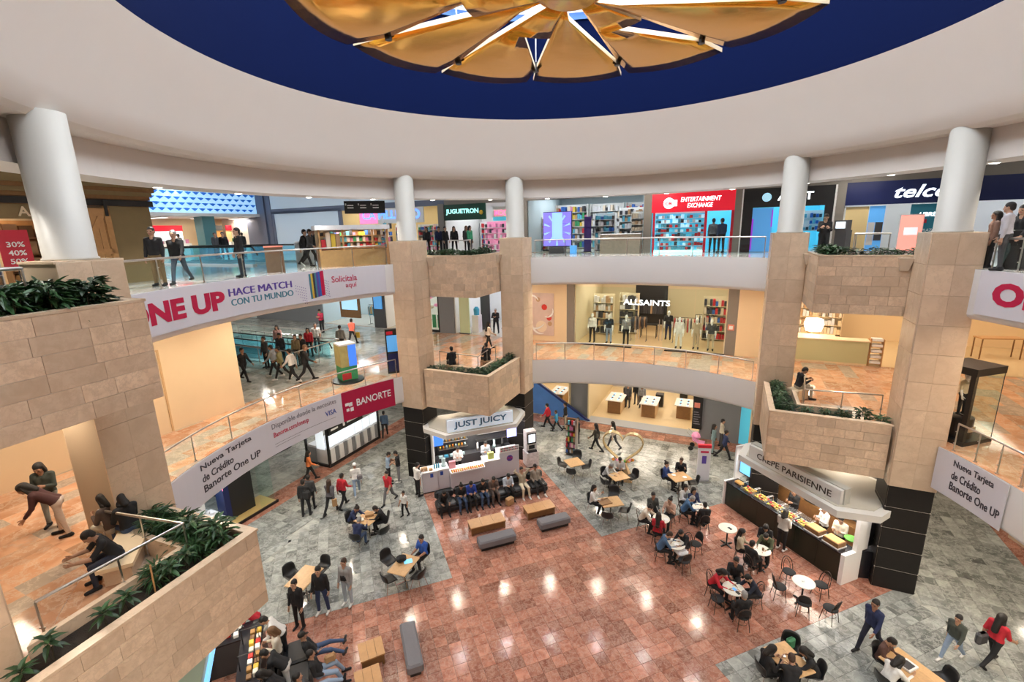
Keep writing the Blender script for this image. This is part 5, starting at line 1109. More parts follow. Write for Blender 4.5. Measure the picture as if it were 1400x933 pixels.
# mannequin case at the right
mc = E('mannequin_case', 'black framed glass case with a mannequin at the right rail', 'display case', G(1318, 607, Z2)+Vector((.20, .42, 0)), rad(15))
box('roof', 'black', (-.62, .62, -.5, .5, 2.2, 2.42), mc); box('floor_plate', 'black', (-.62, .62, -.5, .5, 0, .12), mc)
for x, y in ((-.52, -.40), (-.56, .44), (.16, .44)): box('post', 'black', (x-.06, x+.06, y-.06, y+.06, .12, 2.2), mc)
MB().tube([(.6, -.48, .12), (.6, -.48, 2.2)], .012, 4).build('glass_edge', 'darkgrey', mc)
MB().add([(-.6, -.48, .12), (.6, -.48, .12), (.6, -.48, 2.2), (-.6, -.48, 2.2), (.6, .48, .12), (.6, .48, 2.2)], [(0, 1, 2, 3), (1, 4, 5, 2)]).build('glass_pane', 'glass', mc); MB().lathe([(.34, .12), (.34, .75), (0, .76)], 20, (-.1, 0, 0)).build('pedestal', 'black', mc); box('plaque', 'steel', (-.25, .05, -.36, -.33, .35, .5), mc)
wallseg('wall_right', 'cream', 6, 6.6, -13.5, -16.5, Z2, 9.2, 'cream wall end in the right corridor'); wallseg('wall_right', 'plaster', 14.3, 14.9, -20, -30, Z2, 14.1, 'far wall of the right corridor')
ft = E('console_table', 'thin legged console table in the amber lit right corridor', 'table', G(1360, 490, Z2), rad(-10)); box('top', 'wood', (-.9, .9, -.3, .3, 1.0, 1.05), ft)
for x in (-.85, .85): 
    for y in (-.25, .25): box('leg', 'wooddark', (x-.02, x+.02, y-.02, y+.02, 0, 1.0), ft)
tsb = tag(bevbox(.5, .5, 1.05, .03).build('waste_bin', 'black', None, pol(12.2, 1.5, Z3), rad(10)), 'black square waste bin at the right end of the third storey rail', 'bin'); box('label_plate', 'paper', (-.18, .05, -.262, -.25, .62, .72), tsb); box('label_plate', 'paper', (-.18, .0, -.262, -.25, .3, .5), tsb)

# ---------------- ground floor left
wallseg('wall_left', 'cream', -12, 1.0, 20, 20.4, 0, 3.95, 'rear wall of the shoe shop')
shp = E('shoe_shop', 'shoe shop corner with black portal and glass return on the ground floor', 'shop front', W(-6, 14.55, 0), RZL)
box('step', mat('brassstep', (.62, .45, .18), .35), (0, 7.0, -.15, 1.0, 0, .10), shp); box('step_edge', 'black', (0, 7.05, -.2, -.14, 0, .12), shp)
box('portal', 'black', (5.2, 6.3, .35, .8, .1, 3.9), shp); box('portal_side', 'signnavy', (4.95, 5.2, .3, .85, .1, 3.9), shp); box('portal_return', 'black', (6.05, 6.3, .8, 4.5, .1, 3.9), shp); text_flat('aldo', 'neonwhite', shp, 5.4, 2.75, w=.7, h=.18, y=.35, bold=.02); box('red_spot', 'neonpink', (4.94, 4.97, .29, .3, 1.6, 1.75), shp)
MB().add([(6.3, .0, .1), (7.0, .0, .1), (7.0, .0, 3.9), (6.3, .0, 3.9), (7.0, 3.5, .1), (7.0, 3.5, 3.9)], [(0, 1, 2, 3), (1, 4, 5, 2)]).build('glass_pane', 'glass', shp)
box('window_base', 'shopwhite', (0, 4.9, .15, 1.6, .1, .45), shp); box('inner_wall', 'screenlight', (0, 4.95, 2.4, 2.45, .1, 3.9), shp); area('shoe_shop_lamp', (3, 1.2, 3.7), 3, 110, COOL, parent=shp, sy=1.2)
for k, (x0, x1, y0, h) in enumerate(((3.6, 4.7, .3, .75), (2.2, 3.4, .3, .75), (3.0, 4.6, 1.1, 1.15), (1.0, 2.8, 1.1, 1.15))): box('display_plinth', 'whitegloss', (x0, x1, y0, y0+.6, .45, h), shp)
def shoe(x, y, z, m, lab, boot=False):
    q = MB().box(-.045, .045, -.14, .0, 0, .03).box(-.04, .04, -.12, -.02, .03, .07).box(-.035, .035, 0, .12, .02, .10).box(-.03, .03, .08, .13, 0, .1)
    if boot: q.lathe([(.04, .08), (.05, .35), (0, .35)], 8, (0, .07, 0))
    c = W(-6, 14.55, 0)+E1*x+E2*y; t_ = q.build('shoe', m, None, (c.x, c.y, z), RZL+rad(35)); t_.scale = (1.5, 1.5, 1.5); return tag(t_, lab, 'shoe', 'shoes in the ground floor window')
for i, (x, y, z, m, lab, b) in enumerate(((3.9, .55, .75, 'p5', 'black shoe at the front of the shoe shop window', False), (4.4, .5, .75, 'p4', 'white shoe at the front of the shoe shop window', False), (2.6, .55, .75, 'p2', 'yellow shoe at the front of the shoe shop window', False), (3.3, 1.35, 1.15, 'p1', 'blue shoe on the rear plinth of the shoe shop', False), (4.0, 1.35, 1.15, 'p6', 'pink boot on the rear plinth of the shoe shop', True), (1.6, 1.35, 1.15, 'p8', 'brown shoe on the rear plinth of the shoe shop', False), (2.3, 1.35, 1.15, 'p0', 'red boot on the rear plinth of the shoe shop', True))): shoe(x, y, z, m, lab, b)
# glass kiosk island
ik = E('island_kiosk', 'black and glass island kiosk with lit white panels under the left walkway', 'kiosk', W(4.35, 14.5, 0), RZL)
box('plinth', 'black', (0, 4.0, 0, 1.7, 0, .12), ik); box('roof', 'black', (-.05, 4.05, -.05, 1.75, 2.35, 2.5), ik)
for x in (0, 3.9): 
    for y in (0, 1.6): box('post', 'black', (x, x+.1, y, y+.1, .12, 2.35), ik)
for i in range(6): box('lit_panel', 'screenwhite', (.15+.62*i, .70+.62*i, .0, .03, 1.15, 1.75), ik); box('lower_case', 'p4', (.15+.62*i, .45+.62*i, .0, .05, .2, 1.0), ik); box('lower_case', 'greypanel', (.47+.62*i, .70+.62*i, .0, .05, .2, 1.0), ik)
box('side_panel', 'screenwhite', (-.01, .02, .25, .8, 1.0, 2.2), ik); box('side_panel', 'greypanel', (-.01, .02, .9, 1.5, .15, 1.0), ik); box('counter', 'p4', (.1, 3.9, .1, 1.6, .12, 1.05), ik)
box('sign_band', 'black', (.1, 2.6, -.08, 0, 1.8, 2.35), ik); box('print_line', 'textwhite', (.25, .75, -.09, -.08, 2.0, 2.1), ik); box('print_line', 'textwhite', (1.1, 1.25, -.09, -.08, 1.95, 2.15), ik); box('print_line', 'textwhite', (1.4, 2.3, -.09, -.08, 2.02, 2.12), ik)
area('island_lamp', (2, .8, 2.3), 3, 35, COOL, parent=ik, sy=1.2)
ik2 = E('island_kiosk', 'second grey island kiosk farther back in the ground corridor', 'kiosk', W(3.2, 18.6, 0), RZL); box('body', 'p4', (0, 2.2, 0, 1.2, .12, 1.6), ik2); box('plinth', 'black', (0, 2.2, 0, 1.2, 0, .12), ik2); box('end_panel', 'greypanel', (1.1, 2.22, -.02, .1, .12, 1.9), ik2)
# ================================================================ BANNERS
def banner(lab, r, a0, a1, z0, z1, m='bannerwhite', th=.02):
    o = link('banner', None); tag(o, lab, 'banner', 'bank banners on the balcony fascias'); curved_panel(MB(), r, a0, a1, z0, z1, th).build('sheet', m, o); return o
b1 = banner('long grey-white bank banner with big red capitals on the upper left fascia', RB, 186, 129.5, 9.42, Z3-.01)
text_cyl('ONE UP', 'textred', b1, RB, 184.6, 165.6, 9.70, .62, bold=.05, name='letter')
text_cyl('HACE MATCH', 'textpurple', b1, RB, 164.6, 151.3, 10.08, .25, rep=.14, name='letter')
text_cyl('CON TU MUNDO', 'textteal', b1, RB, 164.4, 151.2, 9.76, .22, rep=.08, name='letter')
text_cyl('Solicítala', 'textred', b1, RB, 142.3, 136.4, 10.06, .26, bold=.005); text_cyl('aquí', 'textred', b1, RB, 139.2, 136.6, 9.74, .25, bold=.005)
for i, m in enumerate(('textteal', 'p2', 'p5', 'textteal', 'textpurple', 'p1', 'textred', 'textred')): curved_panel(MB(), RB-.01, 147.4-i*.42, 147.0-i*.42, 9.52+.012*i, 10.50+.012*i, .01).build('card_stripe', m, b1)
for i in range(9):
    for k in range(7):
        if i+k > 3: curved_panel(MB(), RB-.006, 150.6-i*.42 if i < 6 else 143.9-(i-6)*.35, 150.48-i*.42 if i < 6 else 143.78-(i-6)*.35, 9.50+.1*k+(.25 if i > 5 else 0)-.03*i, 9.53+.1*k+(.25 if i > 5 else 0)-.03*i, .006).build('dot', 'textpurple', b1)
b2 = banner('long grey-white bank banner with card slogan on the lower left fascia', RB, 186, 143.2, 3.97, Z2-.01)
for s_, z, a1 in (('Nueva Tarjeta', 4.94, 164.0), ('de Crédito', 4.60, 168.5), ('Banorte One UP', 4.26, 162.5)): text_cyl(s_, 'textdark', b2, RB, 176.5, a1+1, z, .24, bold=.014, name='letter')
text_cyl('Disponible donde la necesites', 'textgrey', b2, RB, 160.2, 144.6, 4.90, .26, bold=0); text_cyl('Banorte.com/oneup', 'textred', b2, RB, 160.0, 151.6, 4.56, .26, bold=.005); text_cyl('VISA', 'textblue', b2, RB, 147.5, 144.8, 4.52, .22, bold=.012)
for k, (a0, a1) in enumerate(((160, 145), (160, 154))): curved_panel(MB(), RB-.005, a0, a1, 4.34-.1*k, 4.352-.1*k, .005).build('rule', 'textgrey', b2)
b3 = banner('crimson bank banner with white logo and lettering next to the far left pillar', RB-.004, 143.2, 129.8, 3.97, Z2-.01, 'bannerred')
text_cyl('BANORTE', 'textwhite', b3, RB-.004, 139.6, 130.8, 4.50, .33, bold=.012, name='letter')
for k, (da, dz, w_) in enumerate(((142.5, 4.72, .9), (141.6, 4.66, .9), (142.3, 4.46, .7), (141.3, 4.42, .8))): curved_panel(MB(), RB-.012, da, da-w_, dz-.07, dz+.06+.04*(k % 2), .008).build('logo_petal', 'textwhite', b3)
b4 = banner('grey-white bank banner with big red letters on the upper right fascia', RB, 1.5, -20, 9.42, Z3-.01); text_cyl('ONE UP', 'textred', b4, RB, -.6, -19, 9.72, .62, bold=.05, name='letter')
b5 = banner('grey-white bank banner with dark lettering on the lower right fascia', RB, 2.5, -8.6, 3.95, Z2-.01)
for s_, z, a1 in (('Nueva Tarjeta', 4.90, -6.6), ('de Crédito', 4.56, -4.9), ('Banorte One UP', 4.22, -8.2)): text_cyl(s_, 'textdark', b5, RB, -.3, a1, z, .25, bold=.014, name='letter')
# ================================================================ FURNITURE
mat('whitetable', (.72, .70, .62), .3); mat('greyfab', (.17, .165, .18), .85, var=.1, vs=30); mat('leather', (.020, .020, .022), .45, var=.2, vs=8)
def grid_shell(rows, nx=6, th=.018):
    "rows of (y,z,halfwidth,ycurl,zcurl) -> closed curved shell"
    q = MB(); vs = []; w = nx+1
    for off in (0, 1):
        for k, (y, z, hw, yc, zc) in enumerate(rows):
            y2, z2 = rows[min(k+1, len(rows)-1)][:2]; y1, z1 = rows[max(k-1, 0)][:2]; t = Vector((0, y2-y1, z2-z1)).normalized(); nrm = Vector((0, t.z, -t.y))*th*off
            for i in range(w):
                f = 2*i/nx-1; vs.append((hw*f, y+yc*f*f+nrm.y, z+zc*f*f+nrm.z))
    n = len(rows)*w; fs = []
    for k in range(len(rows)-1):
        for i in range(nx):
            p = k*w+i; fs += [(p, p+1, p+w+1, p+w), (n+p, n+p+w, n+p+w+1, n+p+1)]
    bd = list(range(w))+[k*w+nx for k in range(1, len(rows))]+[(len(rows)-1)*w+i for i in range(nx-1, -1, -1)]+[k*w for k in range(len(rows)-2, 0, -1)]
    for i in range(len(bd)): j = (i+1) % len(bd); fs.append((bd[i], n+bd[i], n+bd[j], bd[j]))
    return q.add(vs, fs)
FM = {}
FM['shell'] = grid_shell([(.23, .435, .20, 0, .01), (.12, .445, .225, 0, .04), (-.05, .435, .235, 0, .07), (-.16, .45, .24, .02, .08), (-.22, .53, .24, .06, .04), (-.25, .65, .235, .09, .0), (-.27, .76, .22, .08, 0), (-.285, .84, .18, .05, -.02)]).mesh('seat_shell', 'black', True)
def leg_mesh(x, y):
    return MB().tube([(x*.6, y*.55, .43), (x*.95, y, .02)], .011, 6).lathe([(0, 0), (.016, 0), (.016, .02), (0, .02)], 6, (x*.95, y, 0)).mesh('leg', 'chrome')
FM['legs'] = [leg_mesh(x, y) for x in (-.22, .22) for y in (-.22, .22)]
FM['seat'] = MB().lathe([(0, .425), (.19, .425), (.205, .44), (.205, .455), (.19, .468), (0, .472)], 20).mesh('seat', 'blackfab', True)
def hoop(w, h, y0, lean, n=12): return [(w*math.cos(math.pi*i/n), y0-lean*math.sin(math.pi*i/n)-.02*0, .45+h*math.sin(math.pi*i/n)**.7) for i in range(n+1)]
mat('bentwood', (.055, .026, .014), .4)
FM['backhoop'] = MB().tube(hoop(.19, .42, -.12, .13), .014, 6).mesh('backrest', 'bentwood', True)
FM['innerhoop'] = MB().tube(hoop(.11, .33, -.14, .10), .010, 6).mesh('inner_hoop', 'bentwood', True)
FM['pad'] = grid_shell([(-.19, .56, .15, .03, 0), (-.225, .68, .175, .04, 0), (-.245, .80, .15, .03, -.02), (-.25, .86, .09, .02, -.01)], 6, .02).mesh('back_pad', 'blackfab', True)
FM['blegs'] = [MB().tube([(x*.75, y*.75, .44), (x, y*1.12, 0)], [.014, .011], 6).mesh('leg', 'bentwood', True) for x in (-.18, .18) for y in (-.17, .17)]
FM['bring'] = MB().tube([(.165*math.cos(i*math.pi/8), .165*math.sin(i*math.pi/8), .22) for i in range(16)], .008, 5, closed=True).mesh('stretcher', 'bentwood')
def shell_chair(loc, yaw, lab, grp='black shell chairs at the wooden tables'):
    o = E('shell_chair', lab, 'chair', loc, rad(yaw), grp); link('seat_shell', FM['shell'], o)
    for m in FM['legs']: link('leg', m, o)
    return o
def bistro_chair(loc, yaw, lab, pad=False, grp='bistro chairs at the round tables'):
    o = E('bistro_chair', lab, 'chair', loc, rad(yaw), grp); link('seat', FM['seat'], o); b = link('backrest', FM['backhoop'], o)
    link('back_pad', FM['pad'], b) if pad else link('inner_hoop', FM['innerhoop'], b)
    for m in FM['blegs']: link('leg', m, o)
    link('stretcher', FM['bring'], o); return o
def square_table(loc, yaw, lab, w=.72, d=.72):
    o = E('square_table', lab, 'table', loc, rad(yaw), 'wooden cafe tables'); t = bevbox(w, d, .035, .006, .705).build('tabletop', 'woodlight', o)
    n = 3
    for i in range(n): box('plank', 'woodlight2', (-w/2+.012+i*(w-.024)/n+.002, -w/2+.012+(i+1)*(w-.024)/n-.002, -d/2+.012, d/2-.012, .7395, .7425), t)
    MB().lathe([(.03, .02), (.028, .70), (.10, .705)], 12).build('column', 'chrome', o, smooth=True)
    for k in range(4):
        q = MB(); q.T = Matrix.Rotation(rad(45+90*k), 4, 'Z'); q.ext([(0, .0), (.34, .0), (.34, .015), (.04, .06), (0, .06)], -.025, .025).build('foot', 'chrome', o)
    return o
mat('woodlight2', (.60, .37, .18), .35, var=.2, vs=14, orand=.08)
def round_table(loc, lab, r=.33):
    o = E('round_table', lab, 'table', loc, 0, 'round white bistro tables')
    MB().lathe([(0, .715), (r-.01, .715), (r, .725), (r, .738), (r-.012, .745), (0, .745)], 28).build('tabletop', 'whitetable', o)
    MB().lathe([(.028, .04), (.028, .715)], 10).build('column', 'black', o, smooth=True)
    for k in range(4):
        q = MB(); q.T = Matrix.Rotation(rad(20+90*k), 4, 'Z'); q.ext([(0, .02), (.26, 0), (.28, .02), (.05, .07), (0, .07)], -.025, .025).build('foot', 'black', o)
    return o
def facing(p, q): d = q-p; return math.degrees(math.atan2(-d.x, d.y))
SKS = ('skinA', 'skinB', 'skinC')
def group_at(tuv, kind, lab, seats, yaw=20, w=.72, d=.72, zt=.74):
    """a table at photo pixel tuv and the seats round it. seat: (u, v, person dict or None, chair label)"""
    c = G(tuv[0], tuv[1], zt); c.z = 0
    t = square_table(c, yaw, lab, w, d) if kind == 's' else round_table(c, lab)
    for sname in seats:
        u, v, who, cl = sname[:4]; p = G(u, v, .75 if who else .5); p.z = 0
        dd = p-c; rmin = .60 if kind == 's' else .52
        if dd.length < rmin: p = c+dd.normalized()*rmin
        if dd.length > .95: p = c+dd.normalized()*.95
        yw = facing(p, c)+(sname[4] if len(sname) > 4 else 0)
        if cl:
            (shell_chair if kind == 's' else bistro_chair)(p, yw, cl, **({} if kind == 's' else {'pad': rng.random() < .45}))
        if who:
            k = dict(who); k.setdefault('sk', rng.choice(SKS)); k.setdefault('pose', rng.choice(('sit', 'sitlean', 'sittalk')))
            fw = Vector((-math.sin(rad(yw)), math.cos(rad(yw)), 0)); q = p-fw*.05
            person(q, yw, k.pop('pose'), k.pop('top'), k.pop('tro', BLK), k.pop('label'), **k)
    return c
# ================================================================ KIOSKS
# ---- juice bar under the far planter; local x runs left to right, y away from the viewer
def kroot(A, t, name, lab, cat): return E(name, lab, cat, pl(A, t, 0), rad(A-90))
def inK(A, t0, x, y, z): return pl(A, t0+y, -x, z)
JA, JT = 110, 9.5
jj = kroot(JA, JT, 'juice_bar', 'white juice bar counter with angular canopy between the far pillars', 'kiosk')
for x0, x1, y0, h in ((-3.05, -2.3, -.62, 1.05), (-2.3, -1.75, -.58, 1.05), (-1.75, -.05, -.80, .90), (-.05, .75, -.72, 1.08), (.75, 1.8, -.60, 1.32)):
    box('counter', 'counterwhite', (x0+.008, x1-.008, y0, y0+.6, .06, h), jj); box('plinth', 'darkgrey', (x0+.01, x1-.01, y0+.04, y0+.58, 0, .06), jj)
    box('worktop', 'whitegloss', (x0, x1, y0-.02, y0+.62, h, h+.03), jj)
box('back_counter', 'darkgrey', (-2.1, 1.9, .75, 1.2, 0, .92), jj); box('back_panel', 'darkgrey', (-2.0, 1.9, 1.25, 1.32, 0, 2.7), jj)
for k in range(3): box('shelf', 'steel', (-1.9, -.4, .98, 1.25, 1.25+.38*k, 1.28+.38*k), jj)
for k in range(2): box('shelf', 'steel', (.1, 1.7, .98, 1.25, 1.35+.4*k, 1.38+.4*k), jj)
box('side_wall', 'white', (-2.32, -2.26, .2, 1.3, 0, 2.7), jj)
cn = [(-2.7, .2), (-1.9, -1.0), (1.55, -1.0), (2.5, .25), (2.4, 1.5), (-2.6, 1.5)]
q = MB().prism(cn, 2.72, 2.93); cano = q.build('canopy', 'canopywhite', jj)
MB().prism([(x*.95, y*.95+.03) for x, y in cn], 2.70, 2.722).build('canopy_soffit', 'lampsoft', cano)
MB().prism([(x*.9, y*.9+.03) for x, y in cn], 2.93, 2.96).build('canopy_top', mat('rooftan', (.55, .52, .45), .6), cano)
area('juice_bar_lamp', (0, .2, 2.66), 2.6, 60, NEUT, parent=jj, sy=.8)
sg = box('sign_board', 'signlit', (-1.75, 1.45, -.78, -.68, 2.96, 3.52), jj); box('sign_return', 'canopywhite', (-1.79, 1.49, -.70, -.60, 2.94, 3.56), jj)
text_flat('JUST JUICY', 'letterblue', jj, -1.45, 3.05, w=2.6, h=.38, y=-.79, bold=.03, name='letter')
box('menu_screen', 'screenblue', (-2.22, -1.75, .55, .6, 1.75, 2.6), jj); box('menu_screen', mat('screenmag', (.4, .4, .9), .3, emit=1.5, ecol=(.45, .5, 1)), (1.45, 1.95, .1, .15, 1.75, 2.6), jj)
for i in range(22): MB().lathe([(0, 0), (.018, 0), (.014, .05), (0, .05)], 5).build('pendant_cup', 'orange', jj, (-.6+i*.1, -.55, 2.62))
sign = box('price_panel', 'white', (.78, 1.78, -.625, -.60, 1.34, 1.62), jj)
for r in range(2):
    for i in range(11): box('print_block', 'textdark' if (i+r) % 3 else 'textred', (.84+i*.083, .84+i*.083+.05, -.632, -.625, 1.40+.11*r, 1.47+.11*r), sign)
lg = MB().lathe([(.10, -.01), (.16, -.01), (.16, .01), (.10, .01)], 20); lg.T = None
o_ = lg.build('logo', 'textpurple', jj, (1.3, -.606, .98)); o_.rotation_euler = (rad(90), 0, 0)
MB().tube([(1.17, -.61, .95), (1.25, -.61, 1.05), (1.3, -.61, .93), (1.36, -.61, 1.06), (1.43, -.61, .94)], .02, 5).build('logo_mark', 'red', jj)
for x in (-2.6, -2.12): box('notice', 'textblue', (x-.07, x+.07, -.63 if x < -2.3 else -.59, -.62 if x < -2.3 else -.58, .78, .98), jj)
# things standing on the juice bar
def jput(name, q, m, x, y, z, lab, cat, grp=None, sm=False): return tag(q.build(name, m, None, inK(JA, JT, x, y, z), rad(JA-90), smooth=sm), lab, cat, grp)
def fruit(n, r=.045): return MB().lathe([(0, 0), (r*.7, r*.25), (r, r), (r*.75, r*1.7), (r*.15, r*1.95), (0, r*1.85)], 8)
fm = {m: fruit(0).mesh('fruit', m, True) for m in ('orange', 'yellow', 'fruitred')}
tray = box('fruit_rack', 'white', (-1.72, -.08, -.93, -.66, .90, .96)); tray.location = pl(JA, JT, 0); tray.rotation_euler = (0, 0, rad(JA-90)); tag(tray, 'sloping white rack of oranges along the juice bar front', 'display rack')
for r in range(2):
    for i in range(16):
        o = link('orange', fm['orange' if (i+r) % 4 else 'yellow'], None, inK(JA, JT, -1.66+i*.10, -.88+.13*r, .96), rad(40*i)); tag(o, '%s fruit from the left in the %s row of the juice bar rack' % (ORD[i], ('front', 'rear')[r]), 'fruit', 'oranges along the juice bar')
for i, (x, y, s_, m, lab) in enumerate(((-2.9, -.4, .2, 'kraft', 'wicker tray of snacks at the left end of the juice bar'), (-2.6, -.45, .12, 'kraft', 'small snack box beside the wicker tray'), (-1.55, -.35, .2, mat('pinkcard', (.6, .25, .3), .6), 'pink menu card standing on the juice bar'), (.35, -.5, .2, mat('limecard', (.5, .55, .15), .6), 'green and yellow flyer stand beside the oranges'))):
    jput('counter_display', bevbox(.30 if s_ > .15 else .16, .16, s_+(.15 if i > 1 else -.04), .01), m, x, y, 1.08 if i != 2 else .93, lab, 'display')
for i in range(3): jput('bottle', MB().lathe([(0, 0), (.04, 0), (.04, .16), (.015, .21), (.015, .25), (0, .25)], 8), 'cyanplastic', -2.4+i*.1, -.35, 1.08, 'light blue bottle on the left of the juice bar', 'bottle', 'blue bottles on the juice bar', True)
jput('juice_dispenser', MB().lathe([(0, 0), (.12, 0), (.12, .1), (.09, .1), (.10, .38), (.11, .4), (0, .44)], 12), 'bottleclear', -1.95, -.3, 1.08, 'clear juice dispenser on the white counter', 'dispenser', sm=True)
for k in range(3):
    for i in range(9):
        jput('cup', MB().lathe([(0, 0), (.035, 0), (.045, .14), (0, .14)], 8), ('yellow', 'orange', 'bottleclear')[(i+k) % 3], -1.8+i*.16, 1.12, 1.28+.38*k, 'juice cup on the shelves behind the juice bar', 'cup', 'cups on the juice bar shelves', True)
for i in range(4): jput('blender', MB().lathe([(0, 0), (.09, 0), (.08, .18), (.05, .19), (.07, .42), (0, .44)], 10), ('steel', 'black', 'bottleclear', 'black')[i], .1+i*.45, .95, .92, 'blender on the back counter of the juice bar', 'blender', 'blenders on the juice bar back counter', True)
for i in range(5): jput('cup_tray', bevbox(.2, .14, .12, .01), 'cyanplastic' if i % 2 else 'bottleclear', -1.85+i*.28, .85, .92, 'plastic tub on the back counter of the juice bar', 'tub', 'tubs on the juice bar back counter')
# photo booth style vending machine
vm = kroot(JA, 9.55, 'vending_machine', 'patterned white vending machine with bright screen beside the far pillar', 'vending machine')
mat('vendprint', (.62, .58, .58), .4, var=.5, vs=9)
box('base', 'vendprint', (2.35, 3.0, -.35, .25, .08, .85), vm); box('body', 'vendprint', (2.4, 2.95, -.18, .25, .85, 1.95), vm); box('tray', 'black', (2.45, 2.92, -.33, -.18, .85, .93), vm)
s_ = box('screen_frame', 'black', (2.45, 2.92, -.21, -.18, 1.28, 1.85), vm); box('screen', 'screenwhite', (2.5, 2.87, -.22, -.21, 1.36, 1.8), s_); box('plinth', 'black', (2.38, 2.97, -.3, .22, 0, .08), vm); box('slot', 'black', (2.52, 2.84, -.2, -.18, 1.0, 1.2), vm)
# ---- crêpe stand under the right planter
KA, KT = 20, 9.9
cp = kroot(KA, KT, 'crepe_stand', 'long dark green crêpe counter with grey angular canopy', 'kiosk')
xs = [-2.95, -2.15, -1.3, -.45, .4, 1.25, 2.1]
for x0, x1 in zip(xs, xs[1:]): box('counter_panel', 'darkgreen', (x0+.005, x1-.005, -.70, -.08, .0, 1.06), cp)
box('worktop', 'worktop', (-2.98, 2.12, -.74, -.05, 1.06, 1.10), cp)
for x0, x1 in ((-3.05, -2.97), (2.13, 2.27)): MB().prism([(x0, -.78), (x1, -.78), (x1, .05), (x0, .05)], 0, 1.13).prism([(x0, -.25), (x1, -.25), (x1, .3), (x0, .3)], 1.13, 2.65).build('end_panel', 'white', cp)
MB().prism([(2.12, -.05), (2.4, .4), (2.4, 1.4), (2.0, 1.4), (2.0, .4)], 0, 1.05).build('side_counter', 'worktop', cp)
box('back_counter', 'wooddark', (-2.4, 1.6, 1.25, 1.7, 0, .95), cp); box('back_panel', 'darkgrey', (-2.6, 2.3, 1.75, 1.82, 0, 2.65), cp)
for k in range(2): box('shelf', 'wooddark', (-2.3, 1.5, 1.45, 1.75, 1.3+.45*k, 1.34+.45*k), cp)
cn = [(-2.75, -.1), (-2.1, -1.1), (2.1, -1.25), (2.85, -.3), (2.5, 1.9), (-2.6, 1.9)]
cano = MB().prism(cn, 2.62, 2.86).build('canopy', 'canopywhite', cp); MB().prism([(x*.96, y*.94+.03) for x, y in cn], 2.60, 2.622).build('canopy_soffit', 'lampsoft', cano); MB().prism([(x*.9, y*.88+.05) for x, y in cn], 2.86, 2.89).build('canopy_top', 'rooftan', cano)
area('crepe_lamp', (0, 0, 2.56), 3.4, 90, WARM, parent=cp, sy=.8)
box('sign_board', 'canopywhite', (-1.75, 1.95, -.95, -.82, 2.89, 3.42), cp); box('sign_return', mat('signgrey', (.5, .5, .46), .5), (-1.8, 2.0, -.82, -.55, 2.86, 3.46), cp)
text_flat('CRÊPE PARISIENNE', 'letterdark', cp, -1.35, 3.02, w=3.0, h=.30, y=-.955, bold=.006, name='letter')
s_ = box('menu_screen', 'black', (-2.9, -2.3, -.1, -.04, 1.45, 2.1), cp); box('screen', 'screencyan', (-2.86, -2.34, -.11, -.1, 1.5, 2.06), s_)
s_ = box('menu_screen', 'black', (2.2, 2.26, .3, 1.2, 1.2, 2.3), cp); box('screen', 'screenblue', (2.19, 2.2, .34, 1.16, 1.24, 2.26), s_)
def kput(name, q, m, x, y, z, lab, cat, grp=None, sm=False): return tag(q.build(name, m, None, inK(KA, KT, x, y, z), rad(KA-90), smooth=sm), lab, cat, grp)
for i in range(5):
    x = -2.0+i*.62; o = E('food_case', 'low glass case of pastries, %s from the left on the crêpe counter' % ORD[i], 'display case', inK(KA, KT, x, -.4, 1.10), rad(KA-90), 'glass pastry cases on the crêpe counter')
    box('tray', 'steel', (-.28, .28, -.22, .22, 0, .03), o); MB().add([(-.28, -.22, .03), (.28, -.22, .03), (.28, -.1, .26), (-.28, -.1, .26), (.28, .2, .26), (-.28, .2, .26)], [(0, 1, 2, 3), (3, 2, 4, 5)]).build('glass_cover', 'glass', o)
    for s2 in (-.28, .28): MB().tube([(s2, -.22, .03), (s2, -.1, .26), (s2, .2, .26), (s2, .2, .03)], .008, 4).build('frame_bar', 'steel', o)
    for a in range(3):
        for b in range(5):
            m = ('bread', 'bread', 'yellow', 'bread', 'fruitred')[(a*2+b+i) % 5]
            t_ = bevbox(.085, .085, rng.uniform(.04, .08), .02).build('pastry', m, None, inK(KA, KT, x-.2+b*.1, -.55+a*.13, 1.13), rad(KA-90+rng.uniform(-30, 30))); tag(t_, 'small pastry in the %s glass case from the left on the crêpe counter' % ORD[i], 'pastry', 'pastries on the crêpe counter')
for i, x in enumerate((.95, 1.65)):
    o = E('warming_box', ('wooden box of fillings on the crêpe counter beside the pastries', 'second wooden box of fillings near the white end panel')[i], 'food box', inK(KA, KT, x, -.45, 1.10), rad(KA-90))
    box('box_body', 'wooddark', (-.27, .27, -.2, .2, 0, .2), o); box('rim', 'white', (-.29, .29, -.22, .22, .0, .04), o); box('filling', 'bread', (-.24, .24, -.17, .17, .2, .215), o)
kput('salad_bowl', MB().lathe([(0, 0), (.12, 0), (.22, .09), (.2, .1), (.1, .16), (0, .17)], 14), 'foodgreen', 1.75, .25, 1.10, 'bowl of green salad behind the boxes on the crêpe stand', 'bowl', sm=True)
kput('bread_basket', bevbox(.34, .24, .1, .03), 'bread', -2.6, -.35, 1.10, 'basket of rolls at the left end of the crêpe counter', 'basket')
for i in range(6): kput('jar', MB().lathe([(0, 0), (.06, 0), (.065, .14), (.04, .18), (0, .18)], 8), ('bread', 'wooddark', 'orange')[i % 3], -2.0+i*.5, 1.55, 1.34, 'jar on the shelf behind the crêpe counter', 'jar', 'jars on the crêpe stand shelf', True)
for i in range(3): kput('espresso_machine' if i == 1 else 'appliance', bevbox(.5, .35, .45, .04), 'wooddark' if i != 1 else 'black', -1.6+i*1.0, 1.42, .95, ('brown bread oven on the rear worktop of the crêpe stand', 'black coffee machine on the rear worktop of the crêpe stand', 'brown cabinet on the rear worktop of the crêpe stand')[i], 'appliance')
